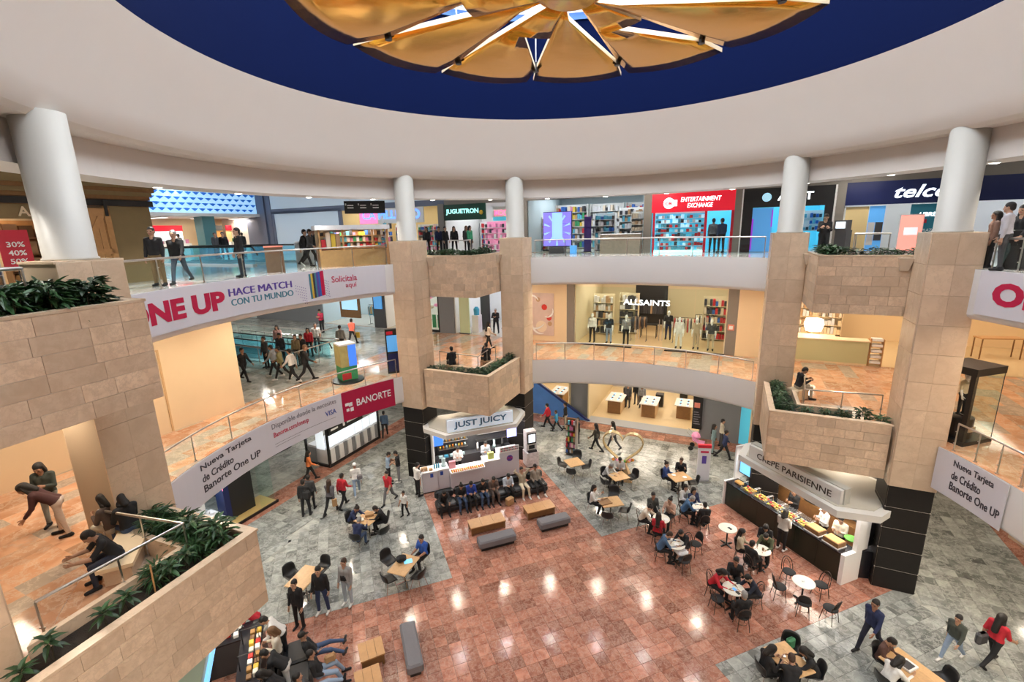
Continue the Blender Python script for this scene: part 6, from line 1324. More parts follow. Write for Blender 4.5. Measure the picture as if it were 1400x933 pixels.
# ---- snack kiosk under the near left planter, only its corner shows
SA, ST = 204.5, 9.2
sk = kroot(SA, ST, 'snack_kiosk', 'black snack kiosk counter with glass food cases at lower left', 'kiosk')
box('counter', 'darkgrey', (1.2, 3.0, -.55, -.05, 0, 1.0), sk); box('counter', 'darkgrey', (2.45, 3.0, -.05, 1.0, 0, 1.0), sk); box('counter', 'darkgrey', (-2.2, 1.2, -.55, -.05, 0, 1.0), sk)
box('worktop', 'worktop', (-2.2, 3.03, -.58, -.02, 1.0, 1.04), sk); box('worktop', 'worktop', (2.42, 3.03, -.02, 1.0, 1.0, 1.04), sk)
cano = MB().prism([(-2.2, .25), (1.9, .25), (2.3, .9), (2.2, 2.0), (-2.2, 2.0)], 2.55, 2.75).build('canopy', mat('mintpanel', (.55, .72, .64), .4), sk)
box('light_band', 'screencyan', (-2.1, 1.7, .20, .25, 2.35, 2.55), sk)
for x in (1.3, 2.2): MB().tube([(x, -.5, 1.04), (x, -.5, 1.5), (x, -.1, 1.5), (x, -.1, 1.04)], .012, 4).build('case_frame', 'black', sk)
area('snack_lamp', (1.4, .1, 2.5), 1.0, 25, WARM, parent=sk)
def sput(name, q, m, x, y, z, lab, cat, grp=None): return tag(q.build(name, m, None, inK(SA, ST, x, y, z), rad(SA-90)), lab, cat, grp)
for i in range(20):
    x, y = 1.0+.22*(i % 8)+rng.uniform(-.02, .02), -.48+.16*(i//8)
    if i > 15: x, y = 2.6+.1*(i % 2), .1+.2*(i-16)
    sput('snack_pack', bevbox(.16, .12, rng.uniform(.05, .14), .012), ('paper', 'yellow', 'wooddark', 'bread', 'white', 'fruitred')[i*7 % 6], x, y, 1.04, 'small snack pack on the black kiosk counter at lower left', 'snack', 'snack packs on the lower left kiosk')
# ================================================================ PLANTS
def leaf(q, base, d, L, w, droop, mi=0):
    d = Vector(d).normalized(); side = d.cross(Vector((0, 0, 1)))
    side = side.normalized() if side.length > 1e-3 else Vector((1, 0, 0)); up = side.cross(d); b = Vector(base)
    def P(f, s, u): return b+d*(L*f)+side*(w*s)+up*u-Vector((0, 0, droop*L*f*f))
    q.add([P(0, 0, 0), P(.3, -.5, .012), P(.3, 0, -.006), P(.3, .5, .012), P(.65, -.42, .008), P(.65, 0, -.008), P(.65, .42, .008), P(1, 0, 0)],
          [(0, 2, 1), (0, 3, 2), (1, 2, 5, 4), (2, 3, 6, 5), (4, 5, 7), (5, 6, 7)], mi)
def bush(n, h, r, L, w, seed, mats=('leafdark', 'leafmid')):
    R_ = random.Random(seed); q = MB()
    for i in range(n):
        a = R_.uniform(0, 6.283); z = h*R_.uniform(.12, 1)**.8; rr = r*R_.uniform(0, .75)*(1.1-.5*z/h)
        leaf(q, (rr*math.cos(a), rr*math.sin(a), z), (math.cos(a+R_.uniform(-.6, .6)), math.sin(a+R_.uniform(-.6, .6)), R_.uniform(-.1, .8)), L*R_.uniform(.7, 1.2), w*R_.uniform(.7, 1.2), R_.uniform(.1, .6), R_.random() < .4)
    return q.mesh('foliage', list(mats))
def stems(n, h, r, seed):
    R_ = random.Random(seed); q = MB()
    for i in range(n): a = R_.uniform(0, 6.283); q.tube([(.03*math.cos(a), .03*math.sin(a), -.1), (r*.5*math.cos(a), r*.5*math.sin(a), h*.8)], [.012, .006], 4)
    return q.mesh('stem', 'stem')
BUSH = [bush(110, .42, .34, .20, .065, s) for s in range(4)]; BST = [stems(6, .42, .3, s) for s in range(4)]
FERN = [bush(170, .40, .36, .26, .030, 20+s) for s in range(2)]
LEAF = []
for k in range(3):
    q = MB(); leaf(q, (0, 0, 0), (0, 1, .25), .24, .075, .35+.15*k); LEAF.append(q.mesh('leaf', ('leafdark', 'leafmid', 'leafdark')[k]))
def rosette(loc, lab, n=13, h=.35, s=1.0):
    o = E('leafy_plant', lab, 'plant', loc, rng.uniform(0, 6), 'leafy plants in the lower left planter'); link('stem', BST[0], o).scale = (.3, .3, h/.42)
    for i in range(n):
        f = i/n; l = link('leaf', LEAF[i % 3], o, (0, 0, h*(.75+.3*f))); l.rotation_euler = (rad(-20+75*f), 0, rad(137.5*i)); l.scale = (s, s*(1.05-.35*f), s)
    return o
def trough(A, t0, te, f, side, d): s1 = te-t0; return pl(A, t0+d+(te-t0-d*.0)*f*.92, side*(s1*f*.92))
k_ = 0
def shrub(loc, lab, grp, fern=False, s=1.0):
    global k_; k_ += 1
    o = E('shrub', lab, 'plant', loc, rad(73*k_), grp); m = (FERN if fern else BUSH)[k_ % (2 if fern else 4)]
    f = link('foliage', m, o); f['kind'] = 'stuff'; link('stem', BST[k_ % 4], o); o.scale = (s, s, s*rng.uniform(.85, 1.15)); return o
for A, t0, te, zt, wh in ((20, 7.75, 10.15, 5.72, 'lower planter over the crêpe kiosk'), (110, 7.75, 10.15, 5.72, 'lower planter over the juice kiosk'), (20, 9.2, 11.2, 10.93, 'upper right planter'), (110, 9.2, 11.2, 10.93, 'upper planter between the far pillars'), (204.5, 9.2, 11.2, 10.93, 'big upper left planter')):
    n = 6 if zt < 6 else 5
    for side in (-1, 1):
        for i in range(n):
            p = trough(A, t0, te, (i+.35)/n, side, .62); p.z = zt-.24
            shrub(p, '%s shrub from the corner, %s arm of the %s' % (ORD[i], 'left' if side > 0 else 'right', wh), 'shrubs in the '+wh, fern=rng.random() < .2, s=rng.uniform(.8, 1.1)*(1.45 if A > 200 else (1.15 if zt > 8 else .95)))
    if A > 200:
        for i in range(6):
            p = trough(A, t0, te, (i+.5)/6, 1, .95); p.z = zt-.24; shrub(p, '%s rear shrub from the corner in the %s' % (ORD[i], wh), 'shrubs in the '+wh, s=1.4)
A, t0, te, zt = 204.5, 8.05, 11.0, 5.72
for i in range(7):
    p = trough(A, t0, te, (i+.3)/7, -1, .6+.15*(i % 2)); p.z = zt-.24; shrub(p, '%s thick shrub from the corner towards the stone pillar in the lower left planter' % ORD[i], 'thick shrubs in the lower left planter', fern=i in (2, 3), s=1.25)
for i in range(4):
    p = trough(A, t0, te, .05+.1*i, -1 if i % 2 else 1, .95); p.z = zt-.24; shrub(p, '%s feathery shrub behind the corner of the lower left planter' % ORD[i], 'thick shrubs in the lower left planter', fern=True, s=1.0)
LB_ = ('rosette plant at the corner of the lower left planter', 'second rosette plant from the corner in the lower left planter', 'third rosette plant from the corner in the lower left planter', 'rosette plant beside the thin stake in the lower left planter', 'rosette plant midway along the front of the lower left planter', 'rosette plant near the nearest pillar in the lower left planter', 'last rosette plant by the nearest pillar in the lower left planter')
for i in range(7):
    p = trough(A, t0, te, (i+.25)/7, 1, .52+.2*(i % 2)); p.z = zt-.22; rosette(p, LB_[i], 14, .30+.06*(i % 3), 1.15)
p = trough(A, t0, te, .42, 1, .45); tag(MB().tube([(0, 0, 0), (.02, 0, .7)], .015, 6).build('plant_stake', 'wood', None, (p.x, p.y, zt-.22)), 'thin wooden stake standing in the lower left planter', 'stake')
# seat ledge inside the lower left landing
bn = E('stone_bench', 'warm stone bench behind the lower left planter', 'bench', pl(204.5, 10.55, 0, Z2), rad(204.5-90)); box('seat', 'cream', (-.15, 1.6, -.35, .25, .36, .44), bn); box('support', 'slabstone', (-.05, 1.5, -.28, .18, 0, .36), bn)
# ================================================================ WHO AND WHAT STANDS WHERE
for b, y, t_, l_, lab in MANQ: mannequin(at(b, y, Z2+.02), 155, t_, l_, lab)
def P_(u, v, yaw, pose, top, tro, lab, z=0.0, **k):
    k.setdefault('sk', rng.choice(SKS)); return person(G(u, v, z), yaw, pose, top, tro, lab, **k)
# ---- standing and walking on the ground floor
P_(527, 597, 10, 'walk', (.07, .12, .20), BLK, 'person in a denim blue shirt walking away under the crimson banner')
P_(425, 658, -60, 'walk2', (.70, .20, .06), BLK, 'person in an orange top with a dark bag walking beside the glass island kiosk', hair='long')
P_(420, 705, 5, 'stand2', BLK, BLK, 'person in black with a black backpack seen from behind', h=1.74)
P_(427, 696, 0, 'stand', DGR, BLK, 'person in dark clothes half hidden behind the backpack wearer')
P_(454, 702, -10, 'walk', (.09, .085, .10), BLK, 'person in a grey jacket carrying a brown paper bag', hair='long', hc='hairbrown')
P_(471, 693, -20, 'walk2', RED_, BLK, 'person in a red sweater walking beside the grey jacket')
P_(489, 677, 20, 'walk', WHT, LJEAN, 'person in a white cap and white shirt with a grey shoulder bag', hair='cap', hc='haircap', sho=WHT)
P_(533, 661, -80, 'phone', (.30, .40, .52), BLK, 'person in a light blue shirt talking by the far left pillar', fore='skinA')
P_(546, 659, 100, 'phone', BLK, GRY, 'person in a black top and wide grey trousers leaning near the far left pillar', fore='skinC', sho=WHT)
P_(533, 688, 160, 'walk', RED_, (.14, .14, .15), 'person in a red t-shirt and grey trousers striding', fore='skinB')
P_(554, 706, 150, 'child', WHT, BLK, 'child in a white t-shirt and black shorts walking', h=1.22, fore='skinA')
P_(572, 678, -50, 'phone', WHT, BLK, 'person in a white hooded top waiting at the juice bar counter')
P_(443, 838, 175, 'stand2', BLK, (.03, .05, .12), 'person in a black hooded top, jeans and white shoes standing facing the camera', sho=WHT, h=1.76)
P_(477, 826, 165, 'stand', (.34, .34, .34), (.38, .47, .55), 'person in a light grey sweater with a crossbody bag and pale jeans', hair='short', hc='hairbrown', sho=WHT, h=1.74)
P_(411, 858, 170, 'stand', BLK, BLK, 'person in a dark suit with a white shirt front beside the wooden table', h=1.74)
person(inK(SA, ST, 3.25, -.35, 0), 115, 'lean', RED_, BLK, 'person in a red jacket leaning over the lower left snack counter')
person(inK(SA, ST, 2.35, -1.05, 0), 115, 'lean', WHT, BLK, 'person in a white shirt with a dark strap bending by the snack counter', h=1.74, sho=WHT)
person(inK(SA, ST, 1.75, -.95, 0), 115, 'phone', (.66, .60, .50), BLK, 'person with long brown hair and a cream top at the snack counter', hair='long', hc='hairfair')
person(inK(SA, ST, 1.15, -1.15, 0), 100, 'bend', BLK, WHT, 'person in a black top and white trousers bending over the snack counter', fore='skinC')
person(inK(SA, ST, .55, -1.05, 0), 115, 'lean', BLK, BLK, 'person all in black at the bottom of the snack counter', hair='long')
P_(815, 617, 60, 'walk', (.06, .05, .04), BLK, 'person in a dark brown coat walking left of the gold heart', hair='long')
P_(838, 614, 50, 'walk2', (.50, .42, .34), DGR, 'person seen through the gold heart ring', hair='long')
P_(749, 586, 65, 'walk', RED_, BLK, 'person in a red top with a black bag before the blue stair panel', hair='short')
P_(761, 590, 70, 'walk2', (.05, .28, .50), BLK, 'child in a bright blue top before the blue stair panel', h=1.4)
P_(773, 586, 75, 'stand', BLK, (.45, .38, .30), 'person with a black backpack turned to the stair panel')
P_(790, 606, 100, 'stand', BLK, BLK, 'person in black standing behind the magazine rack', h=1.55)
P_(974, 620, -120, 'stand', (.20, .30, .32), (.22, .3, .32), 'person in a grey-green dress pushing the pink stroller', hair='long')
P_(989, 628, -100, 'walk', NVY, BLK, 'person in black walking beside the pink stroller')
P_(985, 612, -110, 'stand2', (.62, .58, .48), DGR, 'person in a pale shirt behind the pink stroller')
P_(1067, 752, -60, 'phone', (.55, .52, .48), BLK, 'person with long dark hair ordering at the crêpe counter', hair='long', sho=WHT)
P_(1187, 889, 110, 'walk', NVY, (.016, .018, .035), 'person in navy walking in front of the broad right pillar', h=1.78)
P_(1299, 902, 110, 'walk', (.06, .07, .06), LJEAN, 'person in a dark green jacket and light jeans walking at lower right', h=1.55, sho=WHT)
P_(1352, 908, -80, 'walk2', RED_, BLK, 'person in a red top carrying a dark bag at lower right', hair='long', fore='skinA')
# staff in the kiosks
for (x, y, t_, lab, hair) in ((-1.1, .35, WHT, 'juice bar worker in a white top with dark apron', 'bun'), (.35, .4, (.55, .60, .66), 'juice bar worker in a pale shirt by the blenders', 'short')): person(inK(JA, JT, x, y, 0), 200, 'phone', t_, BLK, lab, hair=hair)
for (x, y, t_, lab, hair, yw) in ((-.75, .6, BLK, 'crêpe stand worker in black behind the pastry cases', 'short', 110), (.55, .55, WHT, 'crêpe stand worker in a white top and cap', 'cap', 90), (1.2, .5, (.66, .6, .5), 'crêpe stand worker bending over the food boxes', 'short', 120), (1.85, 1.0, WHT, 'crêpe stand worker in white at the side counter', 'short', 80)): person(inK(KA, KT, x, y, 0), yw, 'phone', t_, BLK, lab, hair=hair, hc='haircap' if hair == 'cap' else 'hairblack')
# shoppers at the phone tables
for u, v, t_, lab in ((858, 557, DGR, 'person in dark clothes at the left phone table'), (870, 553, BLK, 'person in black between the phone tables'), (877, 558, GRY, 'person in grey beside the middle phone table')): P_(u, v, 150, 'stand', t_, DGR, lab, hair='short')
# ---- groups at tables
S = lambda top, label, tro=BLK, **k: dict(top=top, tro=tro, label=label, **k)
ch = 'black shell chair '
group_at((503, 708), 's', 'wooden table with three people left of the sofas', [(481, 704, S(NVY, 'person with dark hair in navy at the table left of the sofas', pose='sitlean', hair='bun'), ch+'under the navy-clad sitter left of the sofas'), (487, 728, S(NVY, 'grey-haired person in a dark jacket seen from behind at the table left of the sofas', JEAN, pose='sitlean', hc='hairgrey'), ch+'under the grey-haired sitter'), (519, 705, S(BLK, 'person in a black jacket bent over the table left of the sofas', pose='sitlean'), ch+'under the bent sitter in black'), (523, 727, None, 'empty '+ch+'at the table of three')], w=.8, d=.8, yaw=65)
group_at((552, 772), 's', 'wooden table with a black bag on the grey floor', [(577, 750, S((.03, .10, .42), 'person in a bright blue polo shirt at the table with a black bag', BLK, pose='sit', fore='skinB'), ch+'under the blue polo shirt'), (531, 766, None, 'empty '+ch+'left of the table with the black bag'), (537, 789, None, 'empty '+ch+'front left of the table with the black bag'), (572, 787, None, 'empty '+ch+'front right of the table with the black bag')], w=.7, d=1.0, yaw=-20)
group_at((416, 789), 's', 'empty wooden table behind the person in a dark suit', [(399, 786, None, 'empty '+ch+'left of the empty wooden table'), (441, 776, None, 'empty '+ch+'right of the empty wooden table'), (433, 806, None, 'empty '+ch+'before the empty wooden table'), (408, 812, None, 'empty '+ch+'beside the person in a dark suit')], w=.75, d=1.05, yaw=-15)
group_at((785, 632), 's', 'small wooden table beside the magazine rack', [(790, 622, None, 'empty '+ch+'behind the table beside the magazine rack'), (797, 638, None, 'empty '+ch+'right of the table beside the magazine rack'), (782, 645, None, 'empty '+ch+'in front of the table beside the magazine rack'), (772, 636, None, 'empty '+ch+'left of the table beside the magazine rack')], w=.8, d=.8, yaw=20)
group_at((846, 651), 's', 'wooden table under the gold heart', [(848, 634, S((.62, .6, .58), 'person in a pale top behind the table under the gold heart', pose='sitphone'), ch+'behind the table under the gold heart'), (829, 643, S((.5, .5, .5), 'person in a light grey top left of the table under the gold heart', pose='sitlean', hc='hairgrey'), ch+'left of the table under the gold heart'), (865, 652, None, 'empty '+ch+'right of the table under the gold heart'), (828, 660, None, 'empty '+ch+'front left of the table under the gold heart')], w=.8, d=.7, yaw=20)
group_at((929, 652), 's', 'wooden table with food next to the white totem sign', [(911, 646, S((.03, .06, .20), 'person in navy left of the table next to the totem sign', pose='sit', hair='bun'), ch+'left of the table next to the totem sign'), (931, 640, S(BLK, 'person in black behind the table next to the totem sign', pose='sittalk', hc='hairbrown'), ch+'behind the table next to the totem sign'), (948, 660, None, 'empty '+ch+'right of the table next to the totem sign')], w=.9, d=.75, yaw=15)
group_at((835, 686), 's', 'wooden table with a dark tray on the grey floor', [(811, 679, S(WHT, 'person in a white blouse crossing legs at the table with a dark tray', pose='sittalk', hair='long', sho=WHT), ch+'under the white blouse'), (839, 676, None, 'empty '+ch+'behind the table with the dark tray'), (851, 697, None, 'empty '+ch+'right of the table with the dark tray'), (831, 706, None, 'empty '+ch+'in front of the table with the dark tray')], w=.9, d=.72, yaw=10)
bc = 'bistro chair '
group_at((904, 709), 'r', 'round table with four people near the corner of the red floor', [(879, 702, S((.62, .55, .45), 'person in a cream top at the round table of four', hair='bun', pose='sitlean'), bc+'under the cream top'), (892, 689, S((.06, .065, .06), 'person in a dark grey top facing the camera at the round table of four', pose='sit'), bc+'under the dark grey top'), (916, 696, S((.50, .33, .26), 'person in a beige pink top at the round table of four', hair='bun', pose='sittalk'), bc+'under the beige pink top'), (901, 716, S(RED_, 'person in red seen from behind at the round table of four', hair='long', pose='sit'), bc+'under the red top')])
group_at((958, 694), 'r', 'round table near the left end of the crêpe counter', [(933, 676, S(WHT, 'person in a white top at the round table near the crêpe counter', pose='sittalk', hair='long'), bc+'under the white top'), (936, 691, S((.05, .12, .24), 'person in a blue sweater at the round table near the crêpe counter', pose='sitlean', hc='hairgrey'), bc+'under the blue sweater'), (962, 702, S(BLK, 'person in black seen from behind at the round table near the crêpe counter', pose='sit', hair='bun'), bc+'under the black back'), (948, 683, S(NVY, 'person in dark clothes at the back of the round table near the crêpe counter', pose='sit', hair='long'), None)])
round_table(Vector((*G(995, 722, .74)[:2], 0)), 'lone round table with a dark phone on the red floor')
group_at((924, 744), 'r', 'round table of the denim jacket group', [(909, 742, S((.06, .12, .22), 'person in a denim jacket with a grey hood', pose='sitlean', hc='hairbrown'), bc+'under the denim jacket'), (937, 736, S(BLK, 'person in a black jacket at the table of the denim jacket group', pose='sitlean'), bc+'under the black jacket of the denim group'), (931, 760, None, bc+'with a white coat over it'), (951, 742, None, 'empty '+bc+'with black round back beside the denim jacket group')])
group_at((1003, 805), 'r', 'round table with papers and four dark-clad people', [(977, 789, S(RED_, 'person in a red top at the table with papers', hair='long', pose='sitlean'), bc+'under the red top at the table with papers'), (1005, 781, S(BLK, 'person in black with hand at chin at the table with papers', pose='sittalk'), bc+'at the back of the table with papers'), (1033, 802, S((.016, .02, .035), 'person in a navy jacket right of the table with papers', pose='sitlean'), bc+'right of the table with papers'), (1016, 830, S(BLK, 'person with grey hair in black in front of the table with papers', pose='sit', hc='hairgrey'), bc+'in front of the table with papers'), (984, 816, None, bc+'with a black coat at the table with papers')])
group_at((1099, 796), 'r', 'empty round table surrounded by empty chairs', [(1066, 800, None, 'empty '+bc+'left of the empty round table'), (1079, 780, None, 'empty '+bc+'behind the empty round table'), (1099, 822, None, 'empty '+bc+'in front of the empty round table'), (1123, 798, None, 'empty '+bc+'right of the empty round table'), (1136, 830, None, 'empty '+bc+'farthest right by the grey floor')])
group_at((1040, 752), 'r', 'small round table before the crêpe counter', [(1014, 742, S((.42, .36, .26), 'person with long dark hair in a pale top before the crêpe counter', hair='long', pose='sit'), bc+'under the pale top before the crêpe counter'), (1028, 758, S(BLK, 'person in black seen from behind before the crêpe counter', pose='sit'), bc+'under the black back before the crêpe counter'), (1050, 740, S((.07, .08, .04), 'person in an olive jacket before the crêpe counter', pose='sitlean'), bc+'under the olive jacket'), (1047, 730, S(BLK, 'person in dark clothes nearest the crêpe counter', pose='sitphone', hair='long'), None)])
group_at((1078, 902), 's', 'wooden table with three dark-clad people at the bottom edge', [(1048, 906, S(BLK, 'person in a black hooded coat left of the bottom table', pose='sitphone', hair='long'), ch+'left of the bottom table'), (1110, 908, S(BLK, 'person in a black coat right of the bottom table', pose='sitlean', hair='long'), ch+'right of the bottom table'), (1082, 926, S(BLK, 'person in black in front of the bottom table', pose='sitlean', hc='hairbrown'), ch+'in front of the bottom table'), (1080, 886, None, ch+'with a green bag behind the bottom table')], w=.75, d=1.0, yaw=15)
group_at((1246, 915), 's', 'wooden table with a tray at the lower right edge', [(1215, 922, S(WHT, 'person in a white top at the lower right table', pose='sitlean', hair='long', hc='hairblack'), ch+'left of the lower right table'), (1224, 900, S((.10, .05, .04), 'person in brown at the back of the lower right table', pose='sitphone'), ch+'behind the lower right table'), (1288, 930, None, 'empty '+ch+'right of the lower right table')], w=.8, d=1.1, yaw=20)
# things on the tables
def put(name, q, m, u, v, z, lab, cat, rz=20, sm=False): return tag(q.build(name, m, None, G(u, v, z), rad(rz), smooth=sm), lab, cat)
plate = lambda r=.11: MB().lathe([(0, 0), (r*.6, 0), (r, .015), (r*.95, .02), (r*.55, .008), (0, .008)], 14)
cup = lambda: MB().lathe([(0, 0), (.03, 0), (.04, .09), (.035, .09), (.028, .01), (0, .01)], 10)
hb_ = bevbox(.34, .22, .24, .06); put('handbag', hb_, 'blackfab', 549, 768, .745, 'black bag lying on the wooden table by the blue polo shirt', 'bag')
put('magazine', MB().box(-.14, .14, -.1, .1, 0, .012), 'screencyan', 558, 768, .745, 'small blue magazine on the table by the blue polo shirt', 'magazine')
put('takeaway_box', bevbox(.34, .24, .1, .01), 'kraft', 505, 705, .745, 'cardboard food box on the table of three', 'box'); put('takeaway_box', bevbox(.2, .2, .06, .01), 'paper', 494, 712, .745, 'open paper food tray on the table of three', 'box')
put('serving_tray', MB().box(-.25, .25, -.2, .2, 0, .02).box(-.25, .25, -.2, -.185, .02, .04).box(-.25, .25, .185, .2, .02, .04), 'wooddark', 827, 687, .745, 'dark brown tray on the wooden table by the white blouse', 'tray')
for i, (u, v, lab) in enumerate(((921, 650, 'white plate left on the table next to the totem sign'), (936, 653, 'white plate right on the table next to the totem sign'), (897, 710, 'white plate on the round table of four'), (911, 711, 'plate of snacks on the round table of four'), (963, 692, 'white plate on the round table near the crêpe counter'), (925, 745, 'white plate of the denim jacket group'), (1072, 898, 'white saucer on the bottom table'), (1098, 795, 'white saucer on the empty round table'))): put('plate', plate(.10 if i < 6 else .05), 'whitegloss', u, v, .747, lab, 'plate')
for u, v, lab in ((902, 705, 'cup on the round table of four'), (1043, 753, 'dark cup on the small round table before the crêpe counter'), (918, 741, 'cup of the denim jacket group'), (1085, 905, 'white cup on the bottom table')): put('cup', cup(), 'white' if 'dark' not in lab else 'wooddark', u, v, .747, lab, 'cup', sm=True)
put('phone', MB().box(-.04, .04, -.08, .08, 0, .01), 'black', 998, 723, .747, 'dark phone on the lone round table', 'phone')
for u, v, m, lab, dx in ((997, 803, 'paper', 'white sheet on the table with papers', .1), (1004, 806, 'skypanel', 'blue card on the table with papers', .05), (1009, 811, 'black', 'black phone on the table with papers', .05)): put('paper_sheet' if dx > .06 else 'small_card', MB().box(-dx, dx, -.07, .07, 0, .006), m, u, v, .747, lab, 'paper')
put('tray_box', bevbox(.36, .30, .07, .01), 'white', 1241, 912, .745, 'white tray with a dark screen on the lower right table', 'tray'); put('tablet', MB().box(-.13, .13, -.10, .10, 0, .012), 'darkgrey', 1241, 910, .82, 'dark tablet in the white tray at lower right', 'tablet')
put('green_bag', bevbox(.26, .14, .32, .04), mat('greenbag', (.05, .22, .10), .6), 1080, 886, .46, 'green bag on the chair behind the bottom table', 'bag')
cb_ = put('coat', bevbox(.42, .40, .16, .06), 'p4', 931, 757, .47, 'white coat laid over a bistro chair of the denim group', 'coat')
# bags people carry
put('backpack', bevbox(.30, .18, .42, .07), 'blackfab', 420, 683, 1.0, 'black backpack on the back of the person in black', 'backpack', 5)
put('paper_bag', bevbox(.20, .12, .34, .01), 'kraft', 458, 692, .42, 'brown paper bag carried by the person in the grey jacket', 'bag', 30)
put('shoulder_bag', bevbox(.24, .12, .26, .05), 'greyfab', 492, 656, .98, 'grey shoulder bag of the person in the white cap', 'bag', 20)
put('crossbody_bag', bevbox(.24, .10, .22, .04), 'blackfab', 470, 795, .95, 'dark crossbody bag on the light grey sweater', 'bag', 165)
put('tote_bag', bevbox(.34, .16, .36, .06), 'darkgrey', 1340, 880, .62, 'large dark bag carried by the person in red at lower right', 'bag', 10)
# ---- sofas, low tables, benches
def sofa(A, t, s0, s1, lab):
    w = s0-s1; o = E('sofa', lab, 'sofa', pl(A, t, s0), rad(A-90)); bevbox(w, .78, .22, .04, .06).build('base', 'leather', o, (w/2, .40, 0)); n = max(2, round(w/.8))
    for i in range(n): bevbox(w/n-.02, .66, .16, .05, .27).build('seat_cushion', 'leather', o, (w*(i+.5)/n, .34, 0)); bevbox(w/n-.02, .24, .40, .08, .40).build('back_cushion', 'leather', o, (w*(i+.5)/n, .72, 0))
    for x in (.06, w-.06): box('foot', 'black', (x-.04, x+.04, .1, .7, 0, .06), o)
    return o
sofa(110, 6.9, 2.75, .12, 'long black leather sofa at left in front of the juice bar'); sofa(110, 6.85, .05, -2.45, 'long black leather sofa at right in front of the juice bar')
def low_table(p, rz, w, d, lab):
    o = E('low_table', lab, 'table', p, rz, 'low wooden tables'); n = 3
    for i in range(n): box('plank', 'wood', (-w/2+w*i/n+.004, -w/2+w*(i+1)/n-.004, -d/2, d/2, .33, .37), o)
    box('body', 'wooddark', (-w/2+.05, w/2-.05, -d/2+.05, d/2-.05, .06, .33), o)
    for x in (-w/2+.06, w/2-.06):
        for y in (-d/2+.06, d/2-.06): box('leg', 'wooddark', (x-.03, x+.03, y-.03, y+.03, 0, .33), o)
def bench(p, rz, w, d, lab):
    o = E('bench', lab, 'bench', p, rz, 'grey upholstered benches'); bevbox(w, d, .30, .05, .12).build('cushion', 'greyfab', o); box('plinth', 'black', (-w/2+.08, w/2-.08, -d/2+.08, d/2-.08, 0, .12), o)
low_table(pl(110, 5.4, -1.35), rad(20), 1.3, .62, 'low wooden table in front of the right sofa'); low_table(pl(110, 5.3, 1.05), rad(20), 1.5, .62, 'low wooden table in front of the left sofa')
bench(pl(110, 4.35, -1.55), rad(20), 1.35, .5, 'grey bench before the right low table'); bench(pl(110, 4.15, 1.0), rad(20), 1.5, .5, 'grey bench before the left low table')
bench(Vector((-3.16, 11.22, 0)), rad(-70), 1.65, .46, 'grey bench standing alone on the red floor at bottom left'); low_table(Vector((-4.28, 11.08, 0)), rad(25), .68, .66, 'low square wooden table by the lounging people'); low_table(G(503, 926, .37)+Vector((0, 0, -.37)), rad(25), .68, .62, 'low wooden table at the bottom edge')
so = E('sofa', 'dark sofa with two lounging people at bottom left', 'sofa', Vector((-6.15, 10.2, 0)), rad(-66)); bevbox(2.6, .8, .3, .05, .05).build('base', 'leather', so, (0, .1, 0)); bevbox(2.6, .26, .42, .08, .35).build('backrest', 'leather', so, (0, -.35, 0))
for x in (-.85, 0, .85): bevbox(.8, .6, .12, .05, .33).build('seat_cushion', 'leather', so, (x, .15, 0))
yw = -66
person(G(430, 888, .5)+Vector((0, 0, -.5)), yw, 'lounge', BLK, JEAN, 'person in a cap lounging with legs stretched over the red floor', hair='cap', hc='hairblack', sho=DGR); person(G(437, 918, .5)+Vector((0, 0, -.5)), yw, 'sitback', BLK, LJEAN, 'person in black and light jeans slumped on the bottom left sofa', sho=BLK); person(G(425, 945, .5)+Vector((0, 0, -.5)), yw, 'lounge', DGR, LJEAN, 'third person on the bottom left sofa showing only legs', hair='short')
put('shoulder_bag', bevbox(.3, .12, .26, .05), 'kraft', 452, 905, .55, 'brown bag lying between the lounging people', 'bag', 30)
for x, pose, t_, l_, lab, hr in ((-2.45, 'sitlean', BLK, BLK, 'person in black bent forward at the left end of the left sofa', 'short'), (-1.65, 'sitphone', BLK, JEAN, 'person in a black top and jeans second from the left on the sofa', 'bun'), (-1.2, 'sitphone', (.025, .06, .33), BLK, 'person in royal blue holding a white phone on the left sofa', 'short'), (-.65, 'sitphone', BLK, JEAN, 'person in black and blue jeans in the middle of the left sofa', 'short'), (-.15, 'sitphone', (.13, .09, .075), (.12, .09, .08), 'person in a brown jacket at the right end of the left sofa', 'short'), (.55, 'sitphone', (.52, .58, .66), BLK, 'person in a white and blue jacket at the left of the right sofa', 'short'), (1.3, 'armsup', (.34, .28, .20), (.62, .52, .38), 'person in a beige outfit with arms raised behind the head on the right sofa', 'short'), (2.0, 'sitback', (.24, .20, .16), BLK, 'person in a khaki jacket at the right end of the right sofa', 'cap')):
    person(pl(110, 7.18, -x), 200, pose, t_, l_, lab, hair=hr, sk=rng.choice(SKS), hc='hairblack', sho=WHT if x > .9 else BLK)
put('paper_bag', bevbox(.36, .24, .34, .03), 'kraft', 697, 690, .0, 'brown paper bag on the floor before the sofas', 'bag', 40)
